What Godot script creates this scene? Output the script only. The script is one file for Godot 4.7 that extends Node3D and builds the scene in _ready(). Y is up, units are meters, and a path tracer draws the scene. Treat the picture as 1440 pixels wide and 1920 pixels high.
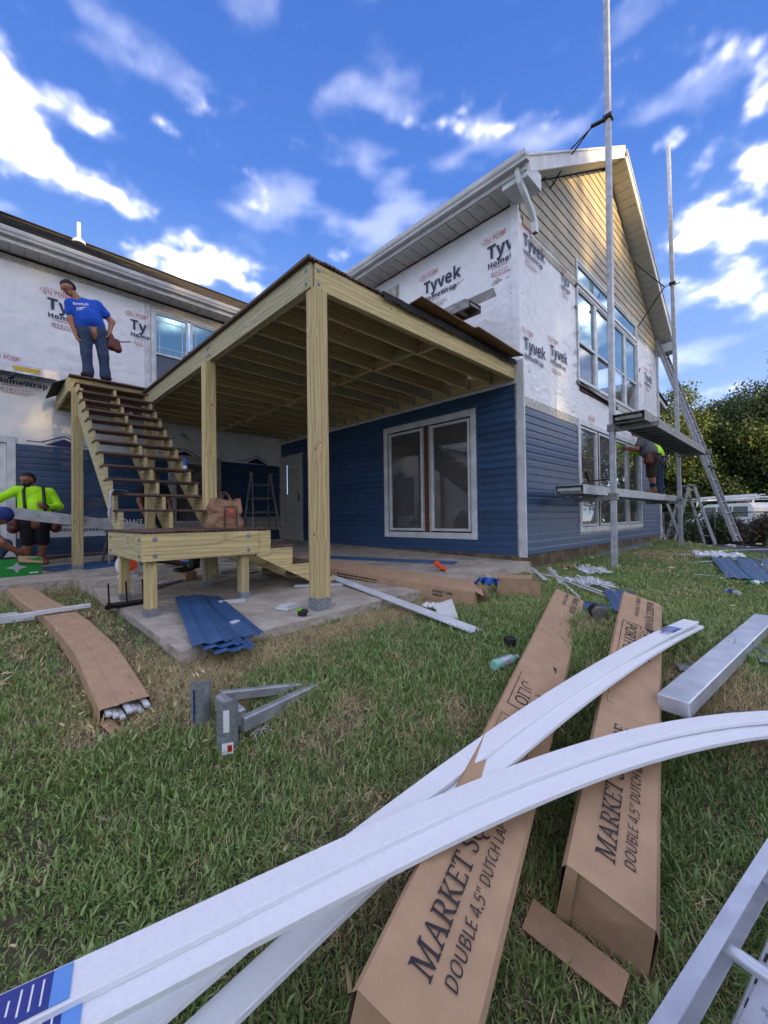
extends Node3D
# A house being re-sided, with a half-built timber deck, scaffold, cartons and trim lying on the lawn.
# The camera stands at the origin; the lawn is a little over a metre below it.

var M := {}
var rng := RandomNumberGenerator.new()
var cache := {}
var taken := {}
var nz := FastNoiseLite.new()

class Mb:
	var v := PackedVector3Array()
	var n := PackedVector3Array()
	var t := PackedVector2Array()
	var c := PackedColorArray()
	var col := Color.WHITE
	var colored := false
	func tri(a: Vector3, b: Vector3, d: Vector3, ua := Vector2.ZERO, ub := Vector2.ZERO, ud := Vector2.ZERO) -> void:
		var m := (b - a).cross(d - a).normalized()
		v.append_array(PackedVector3Array([a, d, b]))
		n.append_array(PackedVector3Array([m, m, m]))
		t.append_array(PackedVector2Array([ua, ud, ub]))
		if colored: c.append_array(PackedColorArray([col, col, col]))
	func quad(a: Vector3, b: Vector3, d: Vector3, e: Vector3) -> void:
		# counter-clockwise seen from outside; u follows a-b, v follows a-e
		var u := (b - a).length()
		var w := (e - a).length()
		tri(a, b, d, Vector2(0, 0), Vector2(u, 0), Vector2(u, w))
		tri(a, d, e, Vector2(0, 0), Vector2(u, w), Vector2(0, w))
	func trin(p: Array, m: Array, u: Array) -> void:
		for k in [0, 2, 1]:
			v.append(p[k]); n.append(m[k]); t.append(u[k])
			if colored: c.append(col)
	func quadn(p: Array, m: Array, u: Array) -> void:
		trin([p[0], p[1], p[2]], [m[0], m[1], m[2]], [u[0], u[1], u[2]])
		trin([p[0], p[2], p[3]], [m[0], m[2], m[3]], [u[0], u[2], u[3]])
	func box(at: Vector3, s: Vector3, ch := 0.0, b := Basis.IDENTITY) -> void:
		var h := s * 0.5
		var g := 0
		if s.y > s.x and s.y >= s.z: g = 1
		elif s.z > s.x and s.z > s.y: g = 2
		ch = minf(ch, minf(h.x, minf(h.y, h.z)) * 0.45)
		var i := Vector3(h.x - ch, h.y - ch, h.z - ch)
		for ax in 3:
			for sg in [-1.0, 1.0]:
				var u := (ax + 1) % 3
				var w := (ax + 2) % 3
				var q := []
				for k in [[-1, -1], [1, -1], [1, 1], [-1, 1]]:
					var p := Vector3.ZERO
					p[ax] = h[ax] * sg; p[u] = i[u] * k[0]; p[w] = i[w] * k[1]
					q.append(p)
				if sg < 0: q.reverse()
				_face(q, at, b, g)
		if ch > 0.0:
			for ax in 3:
				var u := (ax + 1) % 3
				var w := (ax + 2) % 3
				for k in [[-1, -1], [1, -1], [1, 1], [-1, 1]]:
					var p0 := Vector3.ZERO
					var p1 := Vector3.ZERO
					p0[ax] = -i[ax]; p0[u] = h[u] * k[0]; p0[w] = i[w] * k[1]
					p1[ax] = -i[ax]; p1[u] = i[u] * k[0]; p1[w] = h[w] * k[1]
					var p2 := p1
					var p3 := p0
					p2[ax] = i[ax]; p3[ax] = i[ax]
					var q := [p0, p1, p2, p3]
					if (p1 - p0).cross(p3 - p0).dot(p0 + p2) < 0: q.reverse()
					_face(q, at, b, g)
			for sx in [-1.0, 1.0]:
				for sy in [-1.0, 1.0]:
					for sz in [-1.0, 1.0]:
						var a := Vector3(h.x * sx, i.y * sy, i.z * sz)
						var d := Vector3(i.x * sx, h.y * sy, i.z * sz)
						var e := Vector3(i.x * sx, i.y * sy, h.z * sz)
						if (d - a).cross(e - a).dot(a) < 0:
							var tmp := d
							d = e; e = tmp
						tri(at + b * a, at + b * d, at + b * e, _uv(a, g, 0), _uv(d, g, 0), _uv(e, g, 0))
	func _uv(p: Vector3, g: int, f: int) -> Vector2:
		var o := (g + 1) % 3
		if o == f: o = (g + 2) % 3
		var uu := g
		if g == f: uu = (o + 1) % 3 if (o + 1) % 3 != f else (o + 2) % 3
		return Vector2(p[uu], p[o] + 0.37 * f)
	func _face(q: Array, at: Vector3, b: Basis, g: int) -> void:
		var m: Vector3 = ((q[1] - q[0]) as Vector3).cross(q[3] - q[0]).abs()
		var f := 0
		if m.y > m.x and m.y >= m.z: f = 1
		elif m.z > m.x and m.z > m.y: f = 2
		var u := []
		for p in q: u.append(_uv(p, g, f))
		tri(at + b * q[0], at + b * q[1], at + b * q[2], u[0], u[1], u[2])
		tri(at + b * q[0], at + b * q[2], at + b * q[3], u[0], u[2], u[3])
	func bar(a: Vector3, e: Vector3, w: float, h: float, ch := 0.0, up := Vector3.UP) -> void:
		box((a + e) * 0.5, Vector3(w, h, (e - a).length()), ch, Mb.aim(e - a, up))
	static func aim(d: Vector3, up := Vector3.UP) -> Basis:
		var z := d.normalized()
		if absf(z.dot(up)) > 0.98: up = Vector3.RIGHT if absf(z.x) < 0.9 else Vector3.UP
		var x := up.cross(z).normalized()
		return Basis(x, z.cross(x), z)
	func extrude(p: PackedVector2Array, z0: float, z1: float, x := Transform3D.IDENTITY, caps := true, smooth := false) -> void:
		# profile counter-clockwise in xy, swept from z0 up to z1
		var k := p.size()
		var run := 0.0
		for i in k:
			var a := p[i]
			var b := p[(i + 1) % k]
			var l := a.distance_to(b)
			var q := [x * Vector3(a.x, a.y, z1), x * Vector3(a.x, a.y, z0), x * Vector3(b.x, b.y, z0), x * Vector3(b.x, b.y, z1)]
			var u := [Vector2(z1, run), Vector2(z0, run), Vector2(z0, run + l), Vector2(z1, run + l)]
			run += l
			if smooth:
				var na := _en(p, i)
				var nb := _en(p, (i + 1) % k)
				var ma := (x.basis * Vector3(na.x, na.y, 0)).normalized()
				var mb := (x.basis * Vector3(nb.x, nb.y, 0)).normalized()
				quadn(q, [ma, ma, mb, mb], u)
			else:
				tri(q[0], q[1], q[2], u[0], u[1], u[2])
				tri(q[0], q[2], q[3], u[0], u[2], u[3])
		if caps:
			var ids := Geometry2D.triangulate_polygon(p)
			for i in range(0, ids.size(), 3):
				var a := p[ids[i]]
				var b := p[ids[i + 1]]
				var d := p[ids[i + 2]]
				if (b - a).cross(d - a) < 0:
					var s := b
					b = d; d = s
				tri(x * Vector3(a.x, a.y, z1), x * Vector3(b.x, b.y, z1), x * Vector3(d.x, d.y, z1), a, b, d)
				tri(x * Vector3(a.x, a.y, z0), x * Vector3(d.x, d.y, z0), x * Vector3(b.x, b.y, z0), a, d, b)
	func _en(p: PackedVector2Array, i: int) -> Vector2:
		var k := p.size()
		var d := (p[(i + 1) % k] - p[(i + k - 1) % k]).normalized()
		return Vector2(d.y, -d.x)
	func tube(pts: Array, r: Array, sides := 8, flat := 1.0) -> void:
		var rings := []
		var up := Vector3.UP
		for i in pts.size():
			var d: Vector3 = pts[mini(i + 1, pts.size() - 1)] - pts[maxi(i - 1, 0)]
			var b := Mb.aim(d, up)
			up = b.y
			var ring := []
			for k in sides:
				var a := TAU * k / sides
				ring.append([pts[i] + (b.x * cos(a) * r[i % r.size()] + b.y * sin(a) * r[i % r.size()] * flat), (b.x * cos(a) + b.y * sin(a)).normalized()])
			rings.append(ring)
		var run := 0.0
		for i in pts.size() - 1:
			var l: float = (pts[i + 1] - pts[i]).length()
			for k in sides:
				var a = rings[i][k]
				var b = rings[i][(k + 1) % sides]
				var e = rings[i + 1][(k + 1) % sides]
				var f = rings[i + 1][k]
				var w: float = TAU * r[i % r.size()] / sides
				quadn([a[0], b[0], e[0], f[0]], [a[1], b[1], e[1], f[1]], [Vector2(run, k * w), Vector2(run, (k + 1) * w), Vector2(run + l, (k + 1) * w), Vector2(run + l, k * w)])
			run += l
		for k in sides:
			tri(pts[0], rings[0][(k + 1) % sides][0], rings[0][k][0])
			tri(pts[-1], rings[-1][k][0], rings[-1][(k + 1) % sides][0])
	func lathe(p: Array, sides := 16, x := Transform3D.IDENTITY) -> void:
		# p: (radius, height) from the bottom up
		for i in p.size() - 1:
			var d: Vector2 = p[i + 1] - p[i]
			var m := Vector2(d.y, -d.x).normalized()
			for k in sides:
				var a0 := TAU * k / sides
				var a1 := TAU * (k + 1) / sides
				var q := []
				var o := []
				var u := []
				for e in [[a0, p[i]], [a0, p[i + 1]], [a1, p[i + 1]], [a1, p[i]]]:
					q.append(x * Vector3(cos(e[0]) * e[1].x, e[1].y, sin(e[0]) * e[1].x))
					o.append((x.basis * Vector3(cos(e[0]) * m.x, m.y, sin(e[0]) * m.x)).normalized())
					u.append(Vector2(e[0] / TAU, e[1].y))
				quadn(q, o, u)
	func mesh() -> ArrayMesh:
		var arr := []
		arr.resize(Mesh.ARRAY_MAX)
		arr[Mesh.ARRAY_VERTEX] = v
		arr[Mesh.ARRAY_NORMAL] = n
		arr[Mesh.ARRAY_TEX_UV] = t
		if colored: arr[Mesh.ARRAY_COLOR] = c
		var m := ArrayMesh.new()
		m.add_surface_from_arrays(Mesh.PRIMITIVE_TRIANGLES, arr)
		return m

# ---------- naming and placing ----------
func numbered(called: String) -> String:
	taken[called] = taken.get(called, -1) + 1
	return called if taken[called] == 0 else "%s_%03d" % [called, taken[called]]

func tag(o: Node, label: String, category: String, group := "") -> Node:
	o.set_meta("label", label); o.set_meta("category", category)
	if group: o.set_meta("group", group)
	return o

func thing(called: String, label: String, category: String, at := Vector3.ZERO, turn := 0.0, group := "") -> Node3D:
	var o := Node3D.new()
	o.name = numbered(called)
	add_child(o)
	o.position = at; o.rotation.y = turn
	tag(o, label, category, group)
	return o

func put(parent: Node, called: String, mesh: Mesh, m: Material, at := Vector3.ZERO, b := Basis.IDENTITY) -> MeshInstance3D:
	var o := MeshInstance3D.new()
	o.mesh = mesh
	o.material_override = m
	o.transform = Transform3D(b, at)
	o.name = numbered(called) if parent == self else called
	parent.add_child(o, true)
	return o

func bx(parent: Node, called: String, m: Material, at: Vector3, s: Vector3, ch := 0.003, b := Basis.IDENTITY) -> MeshInstance3D:
	var key := "b%.3f_%.3f_%.3f_%.3f" % [s.x, s.y, s.z, ch]
	if not cache.has(key):
		var g := Mb.new()
		g.box(Vector3.ZERO, s, ch)
		cache[key] = g.mesh()
	return put(parent, called, cache[key], m, at, b)

func brd(parent: Node, called: String, m: Material, a: Vector3, e: Vector3, w: float, h: float, ch := 0.003, up := Vector3.UP) -> MeshInstance3D:
	return bx(parent, called, m, (a + e) * 0.5, Vector3(w, h, (e - a).length()), ch, Mb.aim(e - a, up))

func text(parent: Node, s: String, size: float, m: Material, at: Vector3, b := Basis.IDENTITY, bold := 0.0, serif := false, slant := 0.0, stretch := 1.0, called := "lettering") -> MeshInstance3D:
	var key := "t%s%.4f%.2f%s%.2f" % [s, size, bold, serif, slant]
	if not cache.has(key):
		var f := SystemFont.new()
		f.font_names = PackedStringArray(["Droid Serif" if serif else "Droid Sans"])
		var fv := FontVariation.new()
		fv.base_font = f
		if bold > 0.0: f.font_weight = 700
		if slant != 0.0: fv.variation_transform = Transform2D(Vector2(1, 0), Vector2(slant, 1), Vector2.ZERO)
		var t := TextMesh.new()
		t.font = fv
		t.text = s
		t.font_size = 64
		t.pixel_size = size / 46.0   # a capital is about 46 of 64 units high
		t.depth = 0.0006
		t.curve_step = 3.0
		t.horizontal_alignment = HORIZONTAL_ALIGNMENT_LEFT
		t.vertical_alignment = VERTICAL_ALIGNMENT_CENTER
		cache[key] = t
	return put(parent, called, cache[key], m, at, b * Basis.from_scale(Vector3(stretch, 1, 1)))

# ---------- textures and materials ----------
func img_tex(w: int, h: int, f: Callable) -> ImageTexture:
	var im := Image.create(w, h, false, Image.FORMAT_RGB8)
	for y in h:
		for x in w:
			im.set_pixel(x, y, f.call(float(x) / w, float(y) / h))
	return ImageTexture.create_from_image(im)

func noise_tex(freq: float, lo: Color, hi: Color, oct := 4, sd := 1, size := 256, kind := FastNoiseLite.TYPE_SIMPLEX_SMOOTH, mid := 0.5) -> NoiseTexture2D:
	var f := FastNoiseLite.new()
	f.noise_type = kind; f.frequency = freq; f.fractal_octaves = oct; f.seed = sd
	var t := NoiseTexture2D.new()
	t.width = size; t.height = size; t.seamless = true; t.noise = f
	var g := Gradient.new()
	g.set_color(0, lo); g.set_color(1, hi)
	g.add_point(mid, lo.lerp(hi, 0.5))
	t.color_ramp = g
	return t

func noise_nrm(freq: float, strength: float, oct := 3, sd := 5, kind := FastNoiseLite.TYPE_SIMPLEX_SMOOTH) -> NoiseTexture2D:
	var f := FastNoiseLite.new()
	f.noise_type = kind; f.frequency = freq; f.fractal_octaves = oct; f.seed = sd
	var t := NoiseTexture2D.new()
	t.width = 256; t.height = 256; t.seamless = true; t.noise = f; t.as_normal_map = true; t.bump_strength = strength
	return t

func sm(called: String, col: Color, rough := 0.6, metal := 0.0, tex: Texture2D = null, scale := 1.0, tri := true, nrm: Texture2D = null, nstr := 1.0) -> StandardMaterial3D:
	var m := StandardMaterial3D.new()
	m.resource_name = called
	m.albedo_color = col; m.roughness = rough; m.metallic = metal
	m.albedo_texture = tex
	if nrm:
		m.normal_enabled = true; m.normal_texture = nrm; m.normal_scale = nstr
	m.uv1_scale = Vector3.ONE * scale
	if tex or nrm:
		m.uv1_triplanar = tri
	M[called] = m
	return m

func g3(r: float, b := -1.0, g := -1.0) -> Color:
	return Color(r, r if b < 0 else b, r if g < 0 else g)

func make_materials() -> void:
	var soft := noise_tex(0.012, Color(0.84, 0.84, 0.84), Color(1, 1, 1), 4, 3)
	var mott := noise_tex(0.03, Color(0.7, 0.69, 0.67), Color(1, 1, 1), 5, 8)
	var fine := noise_nrm(0.15, 3.0)
	var wave := noise_nrm(0.02, 6.0, 3, 9)
	# timber: grain runs along u
	var wn := FastNoiseLite.new()
	wn.seed = 4; wn.frequency = 1.0; wn.fractal_octaves = 3
	for k in 2:
		var knots := []
		rng.seed = 70 + k
		for i in 7: knots.append(Vector3(rng.randf(), rng.randf(), rng.randf_range(0.012, 0.03)))
		var wood := img_tex(768, 192, func(u: float, v: float) -> Color:
			var bend := wn.get_noise_2d(u * 1.3, v * 1.2 + k * 9.0) * 0.13
			var rings := v + bend
			var kd := 0.0
			for q in knots:
				var dx: float = (u - q.x) * 2.6
				var dy: float = (v - q.y) * 0.32
				var d := sqrt(dx * dx * 0.35 + dy * dy)
				rings += 0.09 * exp(-d * d / (q.z * q.z * 9.0)) * signf(dy)
				kd = maxf(kd, 1.0 - smoothstep(q.z * 0.35, q.z * 0.75, d * 1.5))
			var g := pow(0.5 + 0.5 * sin(rings * 46.0 + wn.get_noise_2d(u * 14.0, v * 60.0) * 1.6), 2.0)
			var fib := wn.get_noise_2d(u * 9.0, v * 190.0)
			var big := wn.get_noise_2d(u * 3.0 + 40.0, v * 5.0)
			var l := 0.93 - 0.12 * g + 0.06 * fib + 0.07 * big
			var c := Color(l, l * (0.985 + 0.02 * big), l * (0.965 - 0.05 * g))
			return c.lerp(Color(0.36, 0.26, 0.18), kd * 0.8))
		M["grain%d" % k] = wood
	for k in 6:
		var t: Color = [Color(0.83, 0.765, 0.59), Color(0.78, 0.74, 0.58), Color(0.81, 0.73, 0.54), Color(0.74, 0.715, 0.59), Color(0.86, 0.785, 0.58), Color(0.76, 0.70, 0.53)][k]
		var m := sm("lumber%d" % k, t, 0.72, 0.0, M["grain%d" % (k % 2)], 1.0, false)
		m.uv1_scale = Vector3(0.41, 3.3, 1)
		m.uv1_offset = Vector3(0.17 * k, 0.31 * k, 0)
	for k in 3:
		var m := sm("composite%d" % k, [Color(0.40, 0.30, 0.26), Color(0.37, 0.28, 0.25), Color(0.43, 0.33, 0.29)][k], 0.6, 0.0, M["grain1"], 1.0, false)
		m.uv1_scale = Vector3(0.5, 2.4, 1)
		m.uv1_offset = Vector3(0.3 * k, 0.2 * k, 0)
	var ply := sm("plywood", Color(0.56, 0.42, 0.27), 0.75, 0.0, M["grain0"], 1.0, false)
	ply.uv1_scale = Vector3(0.4, 1.2, 1)
	sm("wrap", Color(0.90, 0.905, 0.915), 0.40, 0.0, noise_tex(0.02, Color(0.95, 0.95, 0.95), Color(1, 1, 1), 5, 21), 0.6, true, noise_nrm(0.03, 5.0, 4, 22), 0.12)
	sm("wrap_old", Color(0.80, 0.80, 0.78), 0.6, 0.0, mott, 0.7)
	sm("blue", Color(0.19, 0.305, 0.445), 0.42, 0.0, noise_tex(0.02, Color(0.93, 0.93, 0.93), Color(1, 1, 1), 4, 14), 0.5, true, noise_nrm(0.05, 2.0, 3, 33), 0.12)
	sm("blue2", Color(0.20, 0.315, 0.455), 0.43, 0.0, soft, 0.7, true, noise_nrm(0.05, 2.0, 3, 33), 0.12)
	sm("blue3", Color(0.182, 0.292, 0.43), 0.41, 0.0, soft, 0.6, true, noise_nrm(0.05, 2.0, 3, 33), 0.12)
	sm("panelblue", Color(0.23, 0.38, 0.56), 0.4, 0.0, soft, 0.7)
	for k in 3: sm("tan%d" % k, [Color(0.71, 0.665, 0.56), Color(0.695, 0.65, 0.55), Color(0.725, 0.68, 0.575)][k], 0.5, 0.0, soft, 0.6)
	sm("trim", Color(0.86, 0.87, 0.88), 0.4, 0.0, soft, 0.8)
	sm("trim_dirty", Color(0.80, 0.79, 0.76), 0.5, 0.0, mott, 2.0)
	sm("pvc", Color(0.88, 0.89, 0.90), 0.55, 0.0, noise_tex(0.12, Color(0.96, 0.96, 0.96), Color(1, 1, 1), 3, 5), 1.5, true, noise_nrm(0.25, 4.0, 2, 12), 0.10)
	sm("pvc_edge", Color(0.80, 0.81, 0.80), 0.6, 0.0, soft, 2.0)
	sm("soffit", Color(0.80, 0.80, 0.77), 0.5, 0.0, soft, 0.8)
	sm("gutter", Color(0.83, 0.84, 0.84), 0.38, 0.0, soft, 0.4)
	sm("barn", Color(0.27, 0.10, 0.08), 0.8, 0.0, mott, 1.0)
	sm("strip", Color(0.50, 0.38, 0.33), 0.85, 0.0, noise_tex(0.06, Color(0.35, 0.22, 0.2), Color(1.0, 0.98, 0.95), 4, 17, 256, FastNoiseLite.TYPE_SIMPLEX_SMOOTH, 0.45), 3.0)
	sm("concrete", Color(0.76, 0.72, 0.665), 0.85, 0.0, noise_tex(0.014, Color(0.74, 0.73, 0.71), Color(1, 1, 1), 6, 44, 512), 0.3, true, noise_nrm(0.12, 5.0, 4, 3), 0.35)
	sm("footing", Color(0.50, 0.44, 0.36), 0.9, 0.0, noise_tex(0.02, Color(0.5, 0.46, 0.4), Color(1, 1, 1), 6, 45), 0.6, true, fine, 0.6)
	sm("alu", Color(0.72, 0.73, 0.745), 0.38, 0.45, noise_tex(0.03, Color(0.80, 0.80, 0.80), Color(1, 1, 1), 4, 61), 0.9, true, noise_nrm(0.05, 2.0, 3, 66), 0.1)
	sm("alu_old", Color(0.58, 0.575, 0.57), 0.5, 0.4, noise_tex(0.03, Color(0.70, 0.68, 0.66), Color(1, 1, 1), 4, 62), 0.9, true, noise_nrm(0.05, 2.0, 3, 66), 0.12)
	sm("alu_bright", Color(0.80, 0.815, 0.84), 0.33, 0.5, noise_tex(0.02, Color(0.84, 0.84, 0.86), Color(1, 1, 1), 5, 63), 1.2, true, noise_nrm(0.05, 2.0, 3, 66), 0.1)
	sm("zinc", Color(0.66, 0.68, 0.70), 0.42, 0.4, noise_tex(0.05, Color(0.66, 0.67, 0.68), Color(1, 1, 1), 3, 64, 256, FastNoiseLite.TYPE_CELLULAR), 3.0)
	sm("black", Color(0.09, 0.09, 0.09), 0.5)
	sm("blackpaint", Color(0.07, 0.07, 0.075), 0.4, 0.3)
	sm("felt", Color(0.10, 0.10, 0.105), 0.85, 0.0, mott, 2.0, true, wave, 0.5)
	sm("card", Color(0.70, 0.575, 0.45), 0.82, 0.0, noise_tex(0.02, Color(0.88, 0.87, 0.86), Color(1, 1, 1), 5, 71), 1.4, true, noise_nrm(0.03, 3.0, 3, 72), 0.2)
	M["card_side"] = M.card; M["card_dark"] = M.card; M["card_in"] = M.card
	sm("kraft", Color(0.60, 0.45, 0.34), 0.8, 0.0, soft, 3.0)
	sm("ink", Color(0.16, 0.14, 0.16), 0.8)
	sm("navy", Color(0.15, 0.19, 0.31), 0.6)
	sm("brandred", Color(0.72, 0.30, 0.28), 0.6)
	sm("deepblue", Color(0.10, 0.13, 0.36), 0.6)
	sm("labelblue", Color(0.10, 0.17, 0.50), 0.4)
	sm("labelsky", Color(0.36, 0.56, 0.82), 0.4)
	sm("white", Color(0.86, 0.86, 0.86), 0.6)
	sm("cloth", Color(0.76, 0.74, 0.74), 0.9, 0.0, soft, 4.0)
	sm("red", Color(0.70, 0.12, 0.08), 0.45)
	sm("orange", Color(0.90, 0.28, 0.06), 0.4)
	sm("yellow", Color(0.82, 0.68, 0.16), 0.5)
	sm("green", Color(0.05, 0.50, 0.18), 0.5)
	sm("lime", Color(0.42, 0.72, 0.15), 0.45)
	sm("teal", Color(0.52, 0.72, 0.66), 0.4)
	sm("bottlegreen", Color(0.08, 0.45, 0.22), 0.2)
	sm("canblue", Color(0.10, 0.28, 0.62), 0.3, 0.4)
	sm("rubber", Color(0.12, 0.12, 0.12), 0.8)
	sm("asphalt", Color(0.25, 0.26, 0.28), 0.9, 0.0, mott, 1.0, true, fine, 0.5)
	sm("kerb", Color(0.66, 0.65, 0.62), 0.85, 0.0, mott, 1.0)
	sm("bark", Color(0.30, 0.25, 0.20), 0.95, 0.0, noise_tex(0.05, Color(0.45, 0.42, 0.4), Color(1, 1, 1), 5, 88), 1.5, true, noise_nrm(0.08, 8.0, 4, 89), 0.8)
	sm("soil", Color.WHITE, 0.95, 0.0, null, 1.0)
	sm("fence", Color(0.24, 0.30, 0.27), 0.5, 0.3)
	sm("foam", Color(0.82, 0.75, 0.55), 0.9)
	sm("room", Color(0.30, 0.19, 0.12), 0.9, 0.0, soft, 0.5)
	sm("vanwhite", Color(0.80, 0.81, 0.82), 0.25)
	sm("dark_glass", Color(0.06, 0.07, 0.08), 0.06)
	var gl := sm("glass", Color(1, 1, 1, 0.04), 0.02)
	gl.transparency = BaseMaterial3D.TRANSPARENCY_ALPHA
	gl.metallic_specular = 0.7
	var film := sm("film", Color(0.92, 0.94, 0.96, 0.45), 0.2)
	film.transparency = BaseMaterial3D.TRANSPARENCY_ALPHA
	film.metallic_specular = 0.7
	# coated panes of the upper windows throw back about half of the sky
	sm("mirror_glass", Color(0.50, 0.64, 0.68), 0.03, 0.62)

func shade_all(n: Node) -> void:
	if n is GeometryInstance3D: n.cast_shadow = GeometryInstance3D.SHADOW_CASTING_SETTING_ON
	for k in n.get_children(): shade_all(k)

# ---------- ground ----------
func G(x: float, z: float) -> float:
	var d := 0.697 * x - 0.717 * z
	var y := -0.86 + 0.0125 * clampf(x - 4.0, -6.0, 10.0) - 0.50 / (1.0 + exp((d - 1.75) / 0.42))
	y += 0.10 * exp(-((x - 3.4) * (x - 3.4) + (z + 1.0) * (z + 1.0)) / 0.8)
	# beyond the driveway the land falls to the fence
	y -= 0.55 * smoothstep(13.0, 19.0, x)
	return y

func patio_y(x: float, z: float) -> float:
	return -0.68 + 0.0375 * (x - 5.8) - 0.0218 * (z + 2.9)

# ---------- camera, sky, sun ----------
const SUN_TOWARDS := Vector3(0.035, 0.176, 0.984)   # low evening sun, over the trees behind the camera

func sky_texture() -> ImageTexture:
	var w := 1536
	var h := 768
	var im := Image.create(w, h, false, Image.FORMAT_RGBF)
	im.fill(Color(0.30, 0.34, 0.36))
	var a := FastNoiseLite.new()
	a.noise_type = FastNoiseLite.TYPE_SIMPLEX_SMOOTH; a.frequency = 7.0; a.fractal_octaves = 6; a.fractal_gain = 0.6; a.seed = 12
	var b := FastNoiseLite.new()
	b.noise_type = FastNoiseLite.TYPE_SIMPLEX_SMOOTH; b.frequency = 2.6; b.fractal_octaves = 3; b.seed = 5
	# banks of fair-weather cloud: azimuth, height, half-width, half-height in degrees, density
	var banks := [[5.9, 33.8, 6.4, 2.4, 1.00], [2.3, 34.1, 2.8, 1.7, 0.80], [9.7, 33.4, 2.8, 1.3, 0.80], [16.4, 40.9, 2.1, 0.8, 0.75], [23.3, 43.6, 3.6, 1.5, 0.6], [22.6, 40.0, 3.2, 2.4, 0.7], [24.5, 37.5, 2.7, 1.3, 0.66], [33.0, 42.5, 2.2, 0.9, 0.55], [21.8, 29.9, 8.9, 2.6, 0.85], [28.5, 29.2, 5.6, 2.4, 0.85], [16.3, 30.4, 4.9, 1.2, 0.6], [39.4, 33.2, 2.8, 0.8, 0.66], [12.4, 30.4, 3.5, 1.4, 0.6], [50.9, 44.4, 3.2, 1.2, 0.6], [56.8, 45.0, 2.6, 0.9, 0.6], [61.1, 44.8, 2.0, 0.8, 0.7], [61.0, 42.5, 1.8, 0.8, 0.7], [55.3, 42.9, 3.2, 1.2, 0.5], [69.0, 43.1, 2.6, 1.0, 0.62], [76.7, 44.4, 2.5, 0.8, 0.62], [72.7, 44.8, 2.6, 0.9, 0.55], [80.1, 37.3, 2.5, 1.2, 0.62], [77.2, 34.8, 1.4, 0.7, 0.66], [83.6, 27.9, 5.2, 4.8, 1.00], [87.2, 31.3, 3.0, 3.5, 0.95], [81.2, 24.9, 3.9, 2.4, 0.85], [87.7, 37.8, 1.6, 3.0, 1.00], [81.4, 11.3, 3.6, 3.0, 0.9], [85.7, 22.5, 3.2, 2.8, 0.7], [46.6, 50.9, 1.4, 0.6, 0.45], [33.9, 50.5, 1.2, 0.7, 0.45]]
	rng.seed = 77
	for i in 250:   # added cloud out of view, put in to brighten the shaded ground
		var az := rng.randf_range(92.0, 358.0)
		var el := rng.randf_range(5.0, 46.0)
		banks.append([az, el, rng.randf_range(3.0, 9.0), rng.randf_range(1.2, 4.0), rng.randf_range(0.55, 1.0)])
	for i in 80: banks.append([rng.randf_range(0.0, 360.0), rad_to_deg(asin(rng.randf_range(0.83, 0.995))), rng.randf_range(3.0, 8.0), rng.randf_range(1.4, 4.0), rng.randf_range(0.6, 1.0)])  # more cloud added overhead, out of view, to light the ground
	for i in 31:   # those named above are thinner
		banks[i][4] *= 0.86
		banks[i][2] *= 0.9
	var mask := PackedFloat32Array()
	mask.resize(w * h)
	for k in banks:
		var cx: float = k[0] / 360.0 * w
		var cy: float = (0.5 - k[1] / 180.0) * h
		var sy: float = k[3] / 180.0 * h
		var sx: float = k[2] / 360.0 * w / maxf(0.3, cos(deg_to_rad(k[1])))
		var st: float = k[4]
		for y in range(maxi(0, int(cy - sy * 2.3)), mini(h / 2, int(cy + sy * 2.3) + 1)):
			var dy := (y - cy) / sy
			for x in range(int(cx - sx * 2.3), int(cx + sx * 2.3) + 1):
				var dx := (x - cx) / sx
				var q := posmod(x, w) + y * w
				mask[q] = maxf(mask[q], st * exp(-0.55 * (dx * dx + dy * dy)))
	for y in h / 2 + 4:
		var el := (0.5 - (y + 0.5) / h) * PI
		var s := clampf(sin(el), 0.0, 1.0)
		var t := pow(s, 0.75)
		var base := Color(0.125, 0.188, 0.28).lerp(Color(0.027, 0.068, 0.20), clampf(t * 1.45, 0, 1)).lerp(Color(0.0145, 0.041, 0.145), smoothstep(0.55, 1.0, t))
		var ce := cos(el)
		for x in w:
			var az := (x + 0.5) / w * TAU
			var dx := sin(az) * ce
			var dz := -cos(az) * ce
			var dy := sin(el)
			var n := a.get_noise_3d(dx, dy * 1.9, dz)
			var wisp := b.get_noise_3d(dx * 1.4 + 3.0, dy * 4.0, dz * 1.4)
			var mk := mask[x + y * w]
			var c := smoothstep(0.22, 1.2, mk * 0.86 + n * 0.72 + wisp * 0.12)
			var veil := 0.035 * smoothstep(0.0, 0.7, wisp + n * 0.5)
			var low := exp(-s * 10.0) * 0.05
			var body := clampf(pow(c, 2.5) + veil + low, 0.0, 1.0)
			var shade := 0.5 + 0.5 * a.get_noise_3d(dx + 0.015, (dy + 0.03) * 1.9, dz)
			var lit := Color(3.3, 3.0, 2.65).lerp(Color(1.9, 1.85, 1.95), clampf(shade * 0.8 - 0.1, 0, 0.7))
			im.set_pixel(x, y, base.lerp(lit, body * 0.98))
	return ImageTexture.create_from_image(im)

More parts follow.
